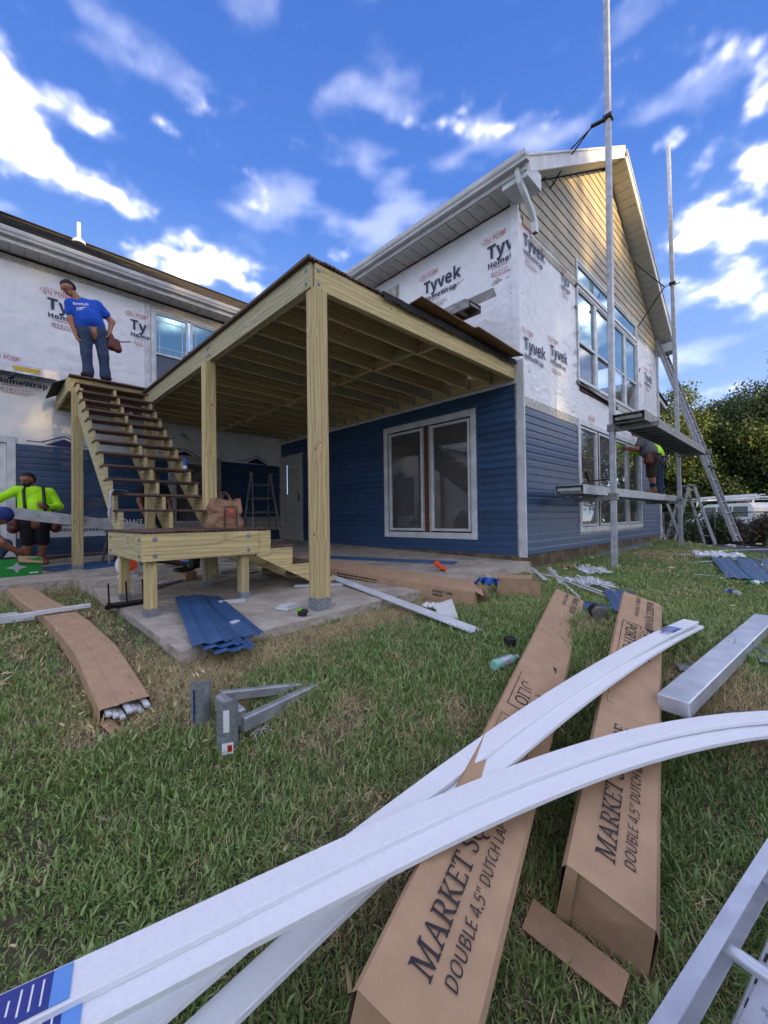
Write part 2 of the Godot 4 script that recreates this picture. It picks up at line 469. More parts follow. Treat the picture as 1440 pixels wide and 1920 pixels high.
func world() -> void:
	var cam := Camera3D.new()
	cam.name = "camera"
	add_child(cam)
	cam.basis = Basis(Vector3.UP, -0.771415) * Basis(Vector3.RIGHT, 0.013959) * Basis(Vector3.BACK, -0.013243)
	cam.fov = rad_to_deg(2.0 * atan(960.0 / 769.43))
	cam.far = 400.0
	cam.near = 0.05
	cam.current = true
	var we := WorldEnvironment.new()
	we.name = "environment"
	var e := Environment.new()
	e.background_mode = Environment.BG_SKY
	var sk := Sky.new()
	var pm := PanoramaSkyMaterial.new()
	pm.panorama = sky_texture()
	sk.sky_material = pm
	e.sky = sk
	e.background_energy_multiplier = 1.0
	e.tonemap_mode = Environment.TONE_MAPPER_LINEAR
	e.tonemap_exposure = 4.3
	e.sdfgi_enabled = true; e.ssao_enabled = true; e.ssil_enabled = true
	we.environment = e
	add_child(we)
	var sun := DirectionalLight3D.new()
	sun.name = "sun"
	add_child(sun)
	sun.basis = Basis.looking_at(-SUN_TOWARDS.normalized(), Vector3.UP)
	sun.light_energy = 0.72
	sun.light_color = Color(1.0, 0.86, 0.62)
	sun.light_angular_distance = 0.55
	sun.shadow_enabled = true

# ---------- lawn ----------
func dry(x: float, z: float) -> float:
	# how much straw and bare earth: along the slab, in the trodden strip and in patches
	var d := nz.get_noise_2d(x * 38.0, z * 38.0) * 0.55 + nz.get_noise_2d(x * 140.0 + 900.0, z * 140.0) * 0.25 + nz.get_noise_2d(x * 12.0 - 300.0, z * 12.0) * 0.35
	var edge := 0.0
	if x > 0.7 and x < 5.6 and z > -3.2: edge = exp(-absf(z + 2.62) / 0.22) * smoothstep(6.0, 3.0, x)
	if x < 1.2 and z < -2.4 and z > -5.6: edge = maxf(edge, exp(-absf(x - 0.6) / 0.35) * 0.85)
	if z < -6.0 and z > -7.6 and x < 1.0: edge = maxf(edge, 0.45)
	edge = maxf(edge, 0.5 * exp(-((x - 0.9) * (x - 0.9) + (z + 1.1) * (z + 1.1)) / 0.12))
	edge = maxf(edge, 0.42 * exp(-((x - 1.2) * (x - 1.2) + (z + 0.95) * (z + 0.95)) / 0.1))
	edge = maxf(edge, 0.75 * exp(-((x - 2.8) * (x - 2.8) + (z + 0.28) * (z + 0.28)) / 0.16))
	edge = maxf(edge, 0.5 * exp(-((x - 3.2) * (x - 3.2) + (z + 1.1) * (z + 1.1)) / 0.05))
	return clampf(edge * 1.25 + smoothstep(0.14, 0.5, d) * 0.8, 0.0, 1.0)

func on_slab(x: float, z: float) -> bool:
	return (x > 0.90 and x < 5.85 and z < -2.84) or (x <= 0.90 and z < -7.0) or (x > 5.75 and x < 14.2 and z < -2.95) or road_side(x, z) > 0.0

func road_side(x: float, z: float) -> float:
	# signed distance past the lawn's edge towards the driveway
	var p := Vector2(x, z) - Vector2(9.9, -0.45)
	return p.dot(Vector2(0.483, 0.875).normalized())

func lawn() -> void:
	var g := Mb.new()
	g.colored = true
	var xs := []
	var zs := []
	var step := func(lo: float, hi: float, mid: float, out: Array) -> void:
		var p := lo
		while p < hi:
			out.append(p)
			p += clampf(0.05 + absf(p - mid) * 0.035, 0.07, 4.0)
		out.append(hi)
	step.call(-60.0, 90.0, 2.0, xs)
	step.call(-90.0, 70.0, -1.5, zs)
	var nx := xs.size()
	var hs := PackedFloat32Array()
	var cs := PackedColorArray()
	for z in zs:
		for x in xs:
			var y := G(x, z)
			if absf(x) < 20 and absf(z) < 14:
				y += nz.get_noise_2d(x * 60.0, z * 60.0) * 0.012
				if on_slab(x - 0.12, z + 0.12) and on_slab(x + 0.12, z - 0.12): y -= 0.28
			hs.append(y)
			var d := dry(x, z)
			var earth := Color(0.13, 0.095, 0.055).lerp(Color(0.30, 0.23, 0.135), clampf(d + nz.get_noise_2d(x * 300.0, z * 300.0) * 0.3, 0, 1))
			cs.append(earth.lerp(Color(0.075, 0.10, 0.035), 0.35))
	for j in zs.size() - 1:
		for i in nx - 1:
			var q := [Vector3(xs[i], hs[j * nx + i], zs[j]), Vector3(xs[i], hs[(j + 1) * nx + i], zs[j + 1]), Vector3(xs[i + 1], hs[(j + 1) * nx + i + 1], zs[j + 1]), Vector3(xs[i + 1], hs[j * nx + i + 1], zs[j])]
			var k := [cs[j * nx + i], cs[(j + 1) * nx + i], cs[(j + 1) * nx + i + 1], cs[j * nx + i + 1]]
			var m: Vector3 = ((q[1] - q[0]) as Vector3).cross(q[3] - q[0]).normalized()
			for e in [0, 2, 1, 0, 3, 2]:
				g.v.append(q[e]); g.n.append(m); g.t.append(Vector2(q[e].x, q[e].z)); g.c.append(k[e])
	var so: StandardMaterial3D = M.soil
	so.vertex_color_use_as_albedo = true
	so.albedo_texture = noise_tex(0.06, Color(0.5, 0.5, 0.5), Color(1, 1, 1), 5, 90)
	so.uv1_triplanar = true
	so.uv1_scale = Vector3.ONE * 0.9
	var o := put(self, "lawn", g.mesh(), M.soil)
	o.set_meta("kind", "structure")

func tuft(sd: int, blades: int, tall: float, wide: float, spread: float) -> ArrayMesh:
	rng.seed = sd
	var g := Mb.new()
	g.colored = true
	for i in blades:
		var a := rng.randf() * TAU
		var lean := rng.randf_range(0.3, 1.75)
		var l := tall * rng.randf_range(0.55, 1.15)
		var p := Vector3(rng.randf_range(-spread, spread), 0, rng.randf_range(-spread, spread))
		var dir := Vector3(cos(a), 0, sin(a))
		var side := Vector3(-sin(a), 0, cos(a)) * wide * rng.randf_range(0.7, 1.2)
		var k := rng.randf_range(0.75, 1.2)
		g.col = Color(k, k * rng.randf_range(0.94, 1.06), k * 0.95)
		var m := p + Vector3.UP * l * 0.55 * cos(lean * 0.5) + dir * l * 0.55 * sin(lean * 0.5)
		var e := m + Vector3.UP * l * 0.5 * cos(lean * 1.15) + dir * l * 0.5 * sin(lean * 1.15)
		g.quad(p - side, p + side, m + side * 0.8, m - side * 0.8)
		g.tri(m - side * 0.8, m + side * 0.8, e)
	return g.mesh()

func grass() -> void:
	var gm := sm("blade", Color.WHITE, 0.55)
	gm.vertex_color_use_as_albedo = true
	gm.backlight_enabled = true
	gm.backlight = Color(0.35, 0.4, 0.2)
	var kinds := []
	for k in 5: kinds.append({"mesh": tuft(100 + k, 9, [0.032, 0.038, 0.029, 0.046, 0.026][k], [0.0021, 0.0026, 0.0019, 0.0032, 0.0024][k], 0.028), "t": [], "c": []})
	for k in 3: kinds.append({"mesh": tuft(200 + k, 10, 0.05, 0.0013, 0.035), "t": [], "c": []})
	kinds.append({"mesh": tuft(300, 9, 0.08, 0.0042, 0.03), "t": [], "c": []})
	kinds.append({"mesh": tuft(301, 22, 0.055, 0.006, 0.13), "t": [], "c": []})
	kinds.append({"mesh": tuft(302, 22, 0.05, 0.005, 0.12), "t": [], "c": []})
	rng.seed = 31
	var zones := [[0.2, 3.4, -3.0, 0.4, 3000.0], [-0.6, 5.6, -3.4, 0.6, 1500.0], [-1.0, 1.1, -7.6, -2.2, 900.0], [2.5, 9.0, -3.2, 1.0, 620.0], [-4.0, 0.4, -8.0, 1.5, 260.0]]
	for zone in zones:
		var count := int((zone[1] - zone[0]) * (zone[3] - zone[2]) * zone[4])
		for i in count:
			var x := rng.randf_range(zone[0], zone[1])
			var z := rng.randf_range(zone[2], zone[3])
			if x * 0.697 - z * 0.717 < 0.35 or on_slab(x, z): continue
			var d := dry(x, z)
			var straw := rng.randf() < d * 0.85 + 0.10
			if straw and rng.randf() < 0.35: continue
			if not straw and d > 0.5 and rng.randf() < 0.75: continue
			var k := rng.randi_range(5, 7) if straw else (8 if rng.randf() < 0.045 + 0.1 * clampf(nz.get_noise_2d(x * 50.0 + 70.0, z * 50.0) - 0.1, 0, 1) else rng.randi_range(0, 4))
			grass_at(kinds[k], x, z, straw, rng.randf_range(0.7, 1.2))
	# farther off one clump stands for more blades
	for i in 52000:
		var x := rng.randf_range(4.5, 24.0)
		var z := rng.randf_range(-4.0, 4.0)
		if on_slab(x, z): continue
		var straw := rng.randf() < dry(x, z) * 0.5 + 0.04
		grass_at(kinds[9 if rng.randf() < 0.5 else 10], x, z, straw, rng.randf_range(0.7, 1.1))
	for i in 16000:
		var x := rng.randf_range(-14.0, 0.9)
		var z := rng.randf_range(-7.1, 4.0)
		if x * 0.697 - z * 0.717 < -6.0 or on_slab(x, z): continue
		grass_at(kinds[9 if rng.randf() < 0.5 else 10], x, z, rng.randf() < dry(x, z) * 0.5 + 0.04, rng.randf_range(0.7, 1.1))
	var root := Node3D.new()
	root.name = "grass"
	add_child(root)
	root.set_meta("kind", "stuff")
	tag(root, "mown green grass with dry straw patches covering the lawn", "grass")
	for k in kinds:
		var mm := MultiMesh.new()
		mm.transform_format = MultiMesh.TRANSFORM_3D
		mm.use_colors = true
		mm.mesh = k.mesh
		mm.instance_count = k.t.size()
		for i in k.t.size():
			mm.set_instance_transform(i, k.t[i])
			mm.set_instance_color(i, k.c[i])
		var o := MultiMeshInstance3D.new()
		o.multimesh = mm
		o.material_override = gm
		o.name = "blades"
		o.set_meta("kind", "stuff")
		root.add_child(o, true)

func grass_at(k: Dictionary, x: float, z: float, straw: bool, s: float) -> void:
	var b := Basis(Vector3.UP, rng.randf() * TAU).scaled(Vector3(s, s * rng.randf_range(0.8, 1.15), s))
	if straw: b = Basis(Vector3(rng.randf_range(-1, 1), 0, rng.randf_range(-1, 1)).normalized(), rng.randf_range(0.2, 0.8)) * b
	k.t.append(Transform3D(b, Vector3(x, G(x, z) + nz.get_noise_2d(x * 60.0, z * 60.0) * 0.012 - 0.006, z)))
	var v := rng.randf()
	var p := clampf(0.5 + nz.get_noise_2d(x * 25.0, z * 25.0) * 0.9, 0.0, 1.0)
	if straw: k.c.append(Color(0.62, 0.50, 0.28).lerp(Color(0.40, 0.31, 0.17), v))
	else: k.c.append(Color(0.20, 0.30, 0.075).lerp(Color(0.36, 0.42, 0.15), v * v).lerp(Color(0.13, 0.24, 0.075), p * 0.55))

# ---------- patio and drive ----------
func slab(called: String, pts: Array, thick: float, m: Material, top: Callable) -> void:
	var g := Mb.new()
	var k := pts.size()
	var hi := []
	for p in pts: hi.append(Vector3(p.x, top.call(p.x, p.y), p.y))
	var poly := PackedVector2Array()
	for p in pts: poly.append(p)
	var ids := Geometry2D.triangulate_polygon(poly)
	for i in range(0, ids.size(), 3):
		var a: Vector3 = hi[ids[i]]
		var b: Vector3 = hi[ids[i + 1]]
		var c: Vector3 = hi[ids[i + 2]]
		if (b - a).cross(c - a).y < 0: g.tri(a, c, b)
		else: g.tri(a, b, c)
	for i in k:
		var a: Vector3 = hi[i]
		var b: Vector3 = hi[(i + 1) % k]
		var o := Vector3.DOWN * thick
		var cx := Vector3.ZERO
		for q in hi: cx += q / k
		# rounded arris
		var n := (b - a).cross(Vector3.UP).normalized()
		if n.dot((a + b) * 0.5 - cx) < 0:
			n = -n
			var s := a
			a = b; b = s
		g.quad(b, a, a + o + n * 0.004, b + o + n * 0.004)
	var ob := put(self, called, g.mesh(), m)
	ob.set_meta("kind", "structure")

func grounds() -> void:
	slab("patio", [Vector2(0.92, -2.88), Vector2(5.80, -2.86), Vector2(5.80, -10.0), Vector2(0.92, -10.0)], 0.24, M.concrete, patio_y)
	slab("path", [Vector2(-14.0, -7.0), Vector2(0.915, -7.0), Vector2(0.915, -10.0), Vector2(-14.0, -10.0)], 0.24, M.concrete, func(x, z): return patio_y(maxf(x, 0.3), z) - 0.006)
	var a := Vector2(9.9, -0.45)
	var n := Vector2(0.483, 0.875).normalized()
	var d := Vector2(n.y, -n.x)
	var lvl := func(x, z): return -0.815 - 0.03 * clampf(x - 9.0, 0, 12)
	var lvl2 := func(x, z): return -0.745 - 0.03 * clampf(x - 9.0, 0, 12)
	slab("road", [a + n * 0.16 - d * 24, a + n * 3.4 - d * 24, a + n * 3.4 + d * 9, a + n * 0.16 + d * 9], 0.3, M.asphalt, lvl)
	slab("kerb", [a + n * 0.0 - d * 24, a + n * 0.16 - d * 24, a + n * 0.16 + d * 9, a + n * 0.0 + d * 9], 0.3, M.kerb, lvl2)

# ---------- house ----------
const WB := Vector3(5.8, 0, -2.99)     # outer corner of the wing
const EAST := 14.15
const BACK := -10.0
var lap := PackedVector2Array([Vector2(0, 0), Vector2(0.017, 0), Vector2(0.0165, 0.006), Vector2(0.0145, 0.068), Vector2(0.0115, 0.080), Vector2(0.0065, 0.090), Vector2(0.004, 0.100), Vector2(0.003, 0.1143), Vector2(0, 0.1143)])

# one course of siding: local x along the wall, y up, z out of it
func course(parent: Node, called: String, m: Material, x0: float, x1: float, y: float, hgt := 0.1143, cut0 := 0.0, cut1 := 0.0) -> void:
	if x1 - x0 < 0.02: return
	var g := Mb.new()
	var k := lap.size()
	var s := hgt / 0.1143
	for i in k - 1:
		var a := lap[i]
		var b := lap[i + 1]
		# the ends lean with the rake
		var ax0 := x0 + cut0 * a.y * s / hgt
		var ax1 := x1 - cut1 * a.y * s / hgt
		var bx0 := x0 + cut0 * b.y * s / hgt
		var bx1 := x1 - cut1 * b.y * s / hgt
		g.tri(Vector3(ax0, a.y * s, a.x), Vector3(ax1, a.y * s, a.x), Vector3(bx1, b.y * s, b.x))
		g.tri(Vector3(ax0, a.y * s, a.x), Vector3(bx1, b.y * s, b.x), Vector3(bx0, b.y * s, b.x))
	put(parent, called, g.mesh(), m, Vector3(0, y, 0))

func siding(parent: Node, mats: Array, x0: float, x1: float, y0: float, count: int, holes: Array, skip := []) -> void:
	for i in count:
		if skip.has(i): continue
		var y := y0 + i * 0.1143
		var spans := [[x0, x1]]
		for h in holes:   # [x0, x1, y0, y1]
			if y + 0.1143 > h[2] + 0.01 and y < h[3] - 0.01:
				var nx := []
				for s in spans:
					if h[0] > s[0]: nx.append([s[0], minf(s[1], h[0])])
					if h[1] < s[1]: nx.append([maxf(s[0], h[1]), s[1]])
				spans = nx
		for s in spans:
			if s[1] - s[0] > 4.6:   # panels are lapped end to end
				var c: float = s[0] + (s[1] - s[0]) * (0.38 if (i / 2) % 2 == 0 else 0.62)
				course(parent, "siding_plank", mats[(i / 2 + 1) % mats.size()], s[0], c, y)
				course(parent, "siding_plank", mats[(i / 2) % mats.size()], c, s[1], y)
			else: course(parent, "siding_plank", mats[(i / 2) % mats.size()], s[0], s[1], y)

# crinkled house wrap as a displaced sheet in local x (along), y (up), z (out)
func wrap_sheet(parent: Node, w: float, h: float, at: Vector3, sd: int, holes := [], step := 0.027, called := "house_wrap", m: Material = null) -> MeshInstance3D:
	var f := FastNoiseLite.new()
	f.seed = sd; f.frequency = 1.0; f.noise_type = FastNoiseLite.TYPE_SIMPLEX_SMOOTH; f.fractal_type = FastNoiseLite.FRACTAL_RIDGED; f.fractal_octaves = 3; f.fractal_gain = 0.45
	var f2 := FastNoiseLite.new()
	f2.seed = sd + 1; f2.frequency = 1.0; f2.fractal_octaves = 2
	var nx := int(w / step) + 1
	var ny := int(h / step) + 1
	var hs := PackedFloat32Array()
	for j in ny + 1:
		for i in nx + 1:
			var x := w * i / nx
			var y := h * j / ny
			var bend := f2.get_noise_2d(x * 0.7, y * 0.7)
			var r := f.get_noise_2d(x * 1.3 + bend * 0.5, y * 5.2 + bend * 1.6)
			var r2 := f.get_noise_2d(x * 3.4 + 31.0, y * 4.4 + bend)
			var amt := 0.35 + 0.65 * clampf(0.5 + f2.get_noise_2d(x * 0.5 + 9.0, y * 0.6) * 1.6, 0.0, 1.0)
			hs.append(amt * (0.011 * r + 0.005 * r2) + 0.004 * bend)
	var g := Mb.new()
	var wn := nx + 1
	var nrm := func(i: int, j: int) -> Vector3:
		var l := hs[j * wn + maxi(i - 1, 0)]
		var r := hs[j * wn + mini(i + 1, nx)]
		var d := hs[maxi(j - 1, 0) * wn + i]
		var u := hs[mini(j + 1, ny) * wn + i]
		return Vector3((l - r) / (2.0 * step), (d - u) / (2.0 * step), 1.0).normalized()
	for j in ny:
		for i in nx:
			var cx := w * (i + 0.5) / nx
			var cy := h * (j + 0.5) / ny
			var out := false
			for q in holes:
				if cx > q[0] and cx < q[1] and cy > q[2] and cy < q[3]: out = true
			if out: continue
			var p := []
			var m2 := []
			var u := []
			for k in [[0, 0], [1, 0], [1, 1], [0, 1]]:
				var a: int = i + k[0]
				var b: int = j + k[1]
				p.append(Vector3(w * a / nx, h * b / ny, hs[b * wn + a] + 0.004))
				m2.append(nrm.call(a, b))
				u.append(Vector2(w * a / nx, h * b / ny))
			g.quadn(p, m2, u)
	return put(parent, called, g.mesh(), m if m else M.wrap, at)

# printed mark of the wrap: red oval, big name, line below and fine print; x right, y up from the oval's left end
func wrap_mark(parent: Node, at: Vector3, s := 1.0, only := 99, cut := 99) -> void:
	var z := 0.022
	var ring := Mb.new()
	for k in 28:
		var a0 := TAU * k / 28.0
		var a1 := TAU * (k + 1) / 28.0
		var o0 := Vector3(cos(a0) * 0.20, sin(a0) * 0.068, 0)
		var o1 := Vector3(cos(a1) * 0.20, sin(a1) * 0.068, 0)
		ring.quad(o0 * 0.955, o0, o1, o1 * 0.955)
	if not cache.has("ring"): cache["ring"] = ring.mesh()
	var sc := Basis.from_scale(Vector3(s, s, 1))
	put(parent, "emblem", cache["ring"], M.brandred, at + Vector3(0.2 * s, 0.0, z), sc)
	text(parent, "DU PONT", 0.075 * s, M.brandred, at + Vector3(0.045 * s, 0, z), Basis.from_scale(Vector3(0.9, 1, 1)), 0.0)
	text(parent, "Tyvek".left(cut), 0.21 * s, M.navy, at + Vector3(0.10 * s, -0.215 * s, z), Basis.IDENTITY, 1.6)
	text(parent, "HomeWrap".left(cut + 2), 0.088 * s, M.navy, at + Vector3(0.10 * s, -0.425 * s, z), Basis.IDENTITY, 1.2, false, 0.0, 1.1)
	if only > 1:
		# fine print too small to read: broken lines
		for r in [[0.18, -0.50, 0.26, 0], [0.16, -0.565, 0.42, 1], [0.16, -0.60, 0.46, 0], [0.20, -0.63, 0.34, 0]]:
			var x: float = r[0]
			var e: float = r[0] + minf(r[2], cut * 0.09)
			while x < e:
				var l := 0.02 + fposmod(x * 37.0, 0.04)
				bx(parent, "print_line", M.navy if r[3] else M.brandred, at + Vector3((x + l / 2) * s, r[1] * s, z), Vector3(snappedf(l, 0.01) * s, 0.011 * s, 0.002), 0.0)
				x += l + 0.015

func frame4(parent: Node, called: String, m: Material, x0: float, x1: float, y0: float, y1: float, w: float, z0: float, z1: float, ch := 0.004) -> void:
	# four mitred-looking members: sides full height, head and sill between
	var zc := (z0 + z1) * 0.5
	var d := z1 - z0
	bx(parent, called, m, Vector3(x0 + w / 2, (y0 + y1) / 2, zc), Vector3(w, y1 - y0, d), ch)
	bx(parent, called, m, Vector3(x1 - w / 2, (y0 + y1) / 2, zc), Vector3(w, y1 - y0, d), ch)
	bx(parent, called, m, Vector3((x0 + x1) / 2, y1 - w / 2, zc), Vector3(x1 - x0 - 2 * w, w, d - 0.004), ch)
	bx(parent, called, m, Vector3((x0 + x1) / 2, y0 + w / 2, zc), Vector3(x1 - x0 - 2 * w, w, d - 0.004), ch)

func window(parent: Node, x0: float, x1: float, y0: float, y1: float, outer: float, lights: Array, glass: Material, hung := false, tm: Material = null) -> Node3D:
	var o := Node3D.new()
	o.name = "window"
	parent.add_child(o, true)
	var t: Material = tm if tm else M.trim
	frame4(o, "casing", t, x0, x1, y0, y1, outer, 0.0, 0.035)
	for l in lights:
		var a: float = l[0]
		var b: float = l[1]
		var c: float = l[2]
		var d: float = l[3]
		frame4(o, "sash", M.trim, a, b, c, d, 0.045, -0.03, 0.022, 0.006)
		if hung:
			var mid := c + (d - c) * 0.42
			bx(o, "meeting_rail", M.trim, Vector3((a + b) / 2, mid, 0.006), Vector3(b - a - 0.09, 0.05, 0.03), 0.004)
			bx(o, "pane", glass, Vector3((a + b) / 2, (mid + d - 0.02) / 2, -0.012), Vector3(b - a - 0.086, d - mid - 0.07, 0.006), 0.0)
			bx(o, "pane", M.glass, Vector3((a + b) / 2, (mid + c) / 2 + 0.01, -0.02), Vector3(b - a - 0.086, mid - c - 0.07, 0.006), 0.0)
		else:
			bx(o, "pane", glass, Vector3((a + b) / 2, (c + d) / 2, -0.012), Vector3(b - a - 0.086, d - c - 0.086, 0.006), 0.0)
	return o

func wall_panel(house: Node, x: Transform3D, pieces: Array, thick := 0.16, m: Material = null) -> MeshInstance3D:
	# backing wall built of rectangles [x0, x1, y0, y1] so that openings stay open
	var g := Mb.new()
	for p in pieces: g.box(Vector3((p[0] + p[1]) / 2, (p[2] + p[3]) / 2, -thick / 2), Vector3(p[1] - p[0], p[3] - p[2], thick))
	return put(house, "wall", g.mesh(), m if m else M.wrap_old, x.origin, x.basis)

func gutter(parent: Node, length: float, x: Transform3D) -> void:
	var p := PackedVector2Array([Vector2(0, 0), Vector2(0.085, 0), Vector2(0.092, 0.03), Vector2(0.115, 0.06), Vector2(0.122, 0.095), Vector2(0.125, 0.125), Vector2(0.112, 0.125), Vector2(0.108, 0.095), Vector2(0.08, 0.03), Vector2(0.01, 0.02), Vector2(0.008, 0.13), Vector2(0, 0.13)])
	var g := Mb.new()
	g.extrude(p, 0, length)
	put(parent, "gutter", g.mesh(), M.gutter, x.origin, x.basis)

func soffit(parent: Node, a: Vector3, along: Vector3, deep: Vector3, length: float, wide: float) -> void:
	# vented boards side by side, each with a lipped joint
	var n := int(length / 0.2)
	var b := Basis(along, Vector3.UP, along.cross(Vector3.UP))
	if b.z.dot(deep) < 0: b = Basis(along, Vector3.UP, -b.z)
	for i in n:
		var l := length / n
		bx(parent, "soffit_board", M.soffit, a + along * (i + 0.5) * l + deep * wide / 2 + Vector3.UP * (0.004 if i % 2 == 0 else 0.0), Vector3(l - 0.012, 0.012, wide), 0.003, Mb.aim(deep, Vector3.UP))
	bx(parent, "soffit_board", M.trim_dirty, a + along * length / 2 + deep * wide / 2 + Vector3.UP * 0.014, Vector3(wide, 0.008, length), 0.0, Mb.aim(along, Vector3.UP))

func shingles(parent: Node, origin: Vector3, along: Vector3, up: Vector3, length: float, run: float, sd: int) -> void:
	rng.seed = sd
	var n := int(run / 0.143)
	var nrm := along.cross(up).normalized()
	if nrm.y < 0: nrm = -nrm
	for r in n:
		var g := Mb.new()
		g.colored = true
		var x := -rng.randf() * 0.3
		while x < length:
			var w := rng.randf_range(0.12, 0.36)
			var x1 := minf(x + w, length)
			var x0 := maxf(x, 0.0)
			x += w
			if x1 - x0 < 0.02: continue
			var k := rng.randf_range(0.6, 1.25)
			g.col = Color(0.060 * k, 0.060 * k, 0.064 * k).lerp(Color(0.085, 0.075, 0.066), rng.randf() * 0.5)
			var t := rng.randf_range(0.006, 0.016)
			var a := origin + up * (r * 0.143) + nrm * t
			var e := origin + up * (r * 0.143 + 0.16) + nrm * 0.003
			var p0 := a + along * x0
			var p1 := a + along * x1
			var p2 := e + along * x1
			var p3 := e + along * x0
			if (p1 - p0).cross(p3 - p0).dot(nrm) > 0:
				g.quad(p0, p1, p2, p3); g.quad(p0 - nrm * t, p1 - nrm * t, p1, p0)
			else:
				g.quad(p3, p2, p1, p0); g.quad(p0, p1, p1 - nrm * t, p0 - nrm * t)
		put(parent, "shingle_course", g.mesh(), M.shingle)

func house() -> void:
	var sh := sm("shingle", Color.WHITE, 0.9, 0.0, noise_tex(0.2, Color(0.6, 0.6, 0.6), Color(1, 1, 1), 3, 51), 3.0, true, noise_nrm(0.3, 5.0, 2, 52), 0.5)
	sh.vertex_color_use_as_albedo = true
	var h := thing("house", "two-storey house half re-sided in navy vinyl with exposed white house wrap and a gabled wing", "house")
	var Y0 := -0.60
	# --- wing, long side (faces the deck): local x runs towards the outer corner
	var B := Transform3D(Basis(Vector3.UP, -PI / 2), Vector3(5.8, 0, BACK))
	var LB := -2.99 - BACK   # 7.01 long
	var w0 := LB - 2.93
	var w1 := LB - 0.765
	var dz0 := 0.05
	var dz1 := 1.12
	var wb := wall_panel(h, B, [[0, dz0, Y0, 4.8], [dz0, dz1, 1.62, 4.8], [dz1, w0, Y0, 4.8], [w0, w1, Y0, -0.38], [w0, w1, 1.78, 4.8], [w1, LB - 0.01, Y0, 4.8]])
	siding(wb, [M.blue, M.blue2, M.blue3], 0.06, LB - 0.07, Y0, 23, [[w0, w1, -0.38, 1.78], [dz0, dz1, -0.7, 1.66]])
	wrap_sheet(wb, LB, 2.78, Vector3(0, 2.02, 0.0), 3, [[3.2, 4.55, 1.6, 2.55]])
	wrap_mark(wb, Vector3(LB - 1.93, 4.40, 0), 1.0)
	wrap_mark(wb, Vector3(LB - 0.60, 4.42, 0), 1.0, 2, 3)
	bx(wb, "trim_board", M.trim, Vector3(LB / 2, 2.045, 0.012), Vector3(LB - 0.1, 0.03, 0.05), 0.004)
	# strip of old red paint under the soffit
	bx(wb, "frieze", M.barn, Vector3(LB / 2, 4.775, 0.012), Vector3(LB, 0.035, 0.03), 0.004)
	var wm := window(wb, w0, w1, -0.38, 1.78, 0.105, [[w0 + 0.13, w0 + 1.0, -0.25, 1.65], [w0 + 1.2, w1 - 0.13, -0.25, 1.65]], M.glass)
	bx(wm, "mullion", M.strip, Vector3((w0 + w1) / 2 + 0.015, 0.70, 0.0), Vector3(0.10, 1.93, 0.05), 0.006)
	for k in 2: bx(wm, "jamb", M.trim_dirty, Vector3((w0 + w1) / 2 + 0.015 + (0.075 if k else -0.075), 0.70, -0.01), Vector3(0.045, 1.93, 0.05), 0.003)
	# upper window half hidden by the deck edge
	window(wb, 3.25, 4.5, 3.66, 4.52, 0.11, [[3.4, 4.36, 3.7, 4.4]], M.mirror_glass, false, M.trim_dirty)
	# storm door in the corner
	var dr := Node3D.new()
	dr.name = "door"
	wb.add_child(dr, true)
	frame4(dr, "door_frame", M.trim_dirty, dz0, dz1, -0.58, 1.64, 0.11, 0.0, 0.05)
	frame4(dr, "door_stile", M.trim_dirty, dz0 + 0.11, dz1 - 0.11, -0.47, 1.53, 0.09, -0.02, 0.03)
	bx(dr, "door_rail", M.trim_dirty, Vector3((dz0 + dz1) / 2, 0.62, 0.0), Vector3(dz1 - dz0 - 0.4, 0.07, 0.04), 0.004)
	bx(dr, "pane", M.glass, Vector3((dz0 + dz1) / 2, 1.05, 0.0), Vector3(dz1 - dz0 - 0.4, 0.8, 0.006), 0.0)
	bx(dr, "door_panel", M.trim_dirty, Vector3((dz0 + dz1) / 2, 0.09, -0.005), Vector3(dz1 - dz0 - 0.4, 1.0, 0.02), 0.004)
	bx(dr, "door_handle", M.black, Vector3(dz1 - 0.15, 0.55, 0.05), Vector3(0.02, 0.18, 0.03), 0.004)
	bx(dr, "inner_door", M.trim_dirty, Vector3((dz0 + dz1) / 2 - 0.12, 0.5, -0.1), Vector3(0.5, 2.0, 0.04), 0.004)
	# --- gable end: local x = world x - 5.8
	var A := Transform3D(Basis.IDENTITY, Vector3(5.8, 0, -2.99))
	var W := EAST - 5.8
	var lx0 := 2.22
	var lx1 := 6.45
	var ux0 := 2.28
	var ux1 := 6.32
	var wg := wall_panel(h, A, [[0, lx0, Y0, 5.0], [lx0, lx1, Y0, -0.33], [lx0, lx1, 1.83, 2.55], [lx1, W, Y0, 5.0], [lx0, ux0, 2.55, 5.0], [ux1, lx1, 2.55, 5.0]])
	siding(wg, [M.blue2, M.blue, M.blue3], 0.07, W - 0.06, Y0, 20, [[lx0, lx1, -0.33, 1.83]])
	bx(wg, "starter_strip", M.trim_dirty, Vector3(1.13, 1.765, 0.008), Vector3(2.1, 0.15, 0.012), 0.003)
	wrap_sheet(wg, W - 0.02, 2.9, Vector3(0.01, 1.69, 0.0), 8, [[lx0, lx1, -0.1, 0.14], [ux0 - 0.02, ux1 + 0.02, 0.86, 3.2], [0.07, lx0 - 0.05, -0.1, 0.1]])
	wrap_mark(wg, Vector3(0.06, 2.86, 0), 0.9, 1)
	wrap_mark(wg, Vector3(1.0, 3.0, 0), 0.86)
	wrap_mark(wg, Vector3(0.10, 4.5, 0), 0.9)
	wrap_mark(wg, Vector3(1.5, 4.45, 0), 0.8, 2, 3)
	wrap_mark(wg, Vector3(6.9, 3.95, 0), 0.9)
	wrap_mark(wg, Vector3(6.75, 2.75, 0), 0.9, 1)
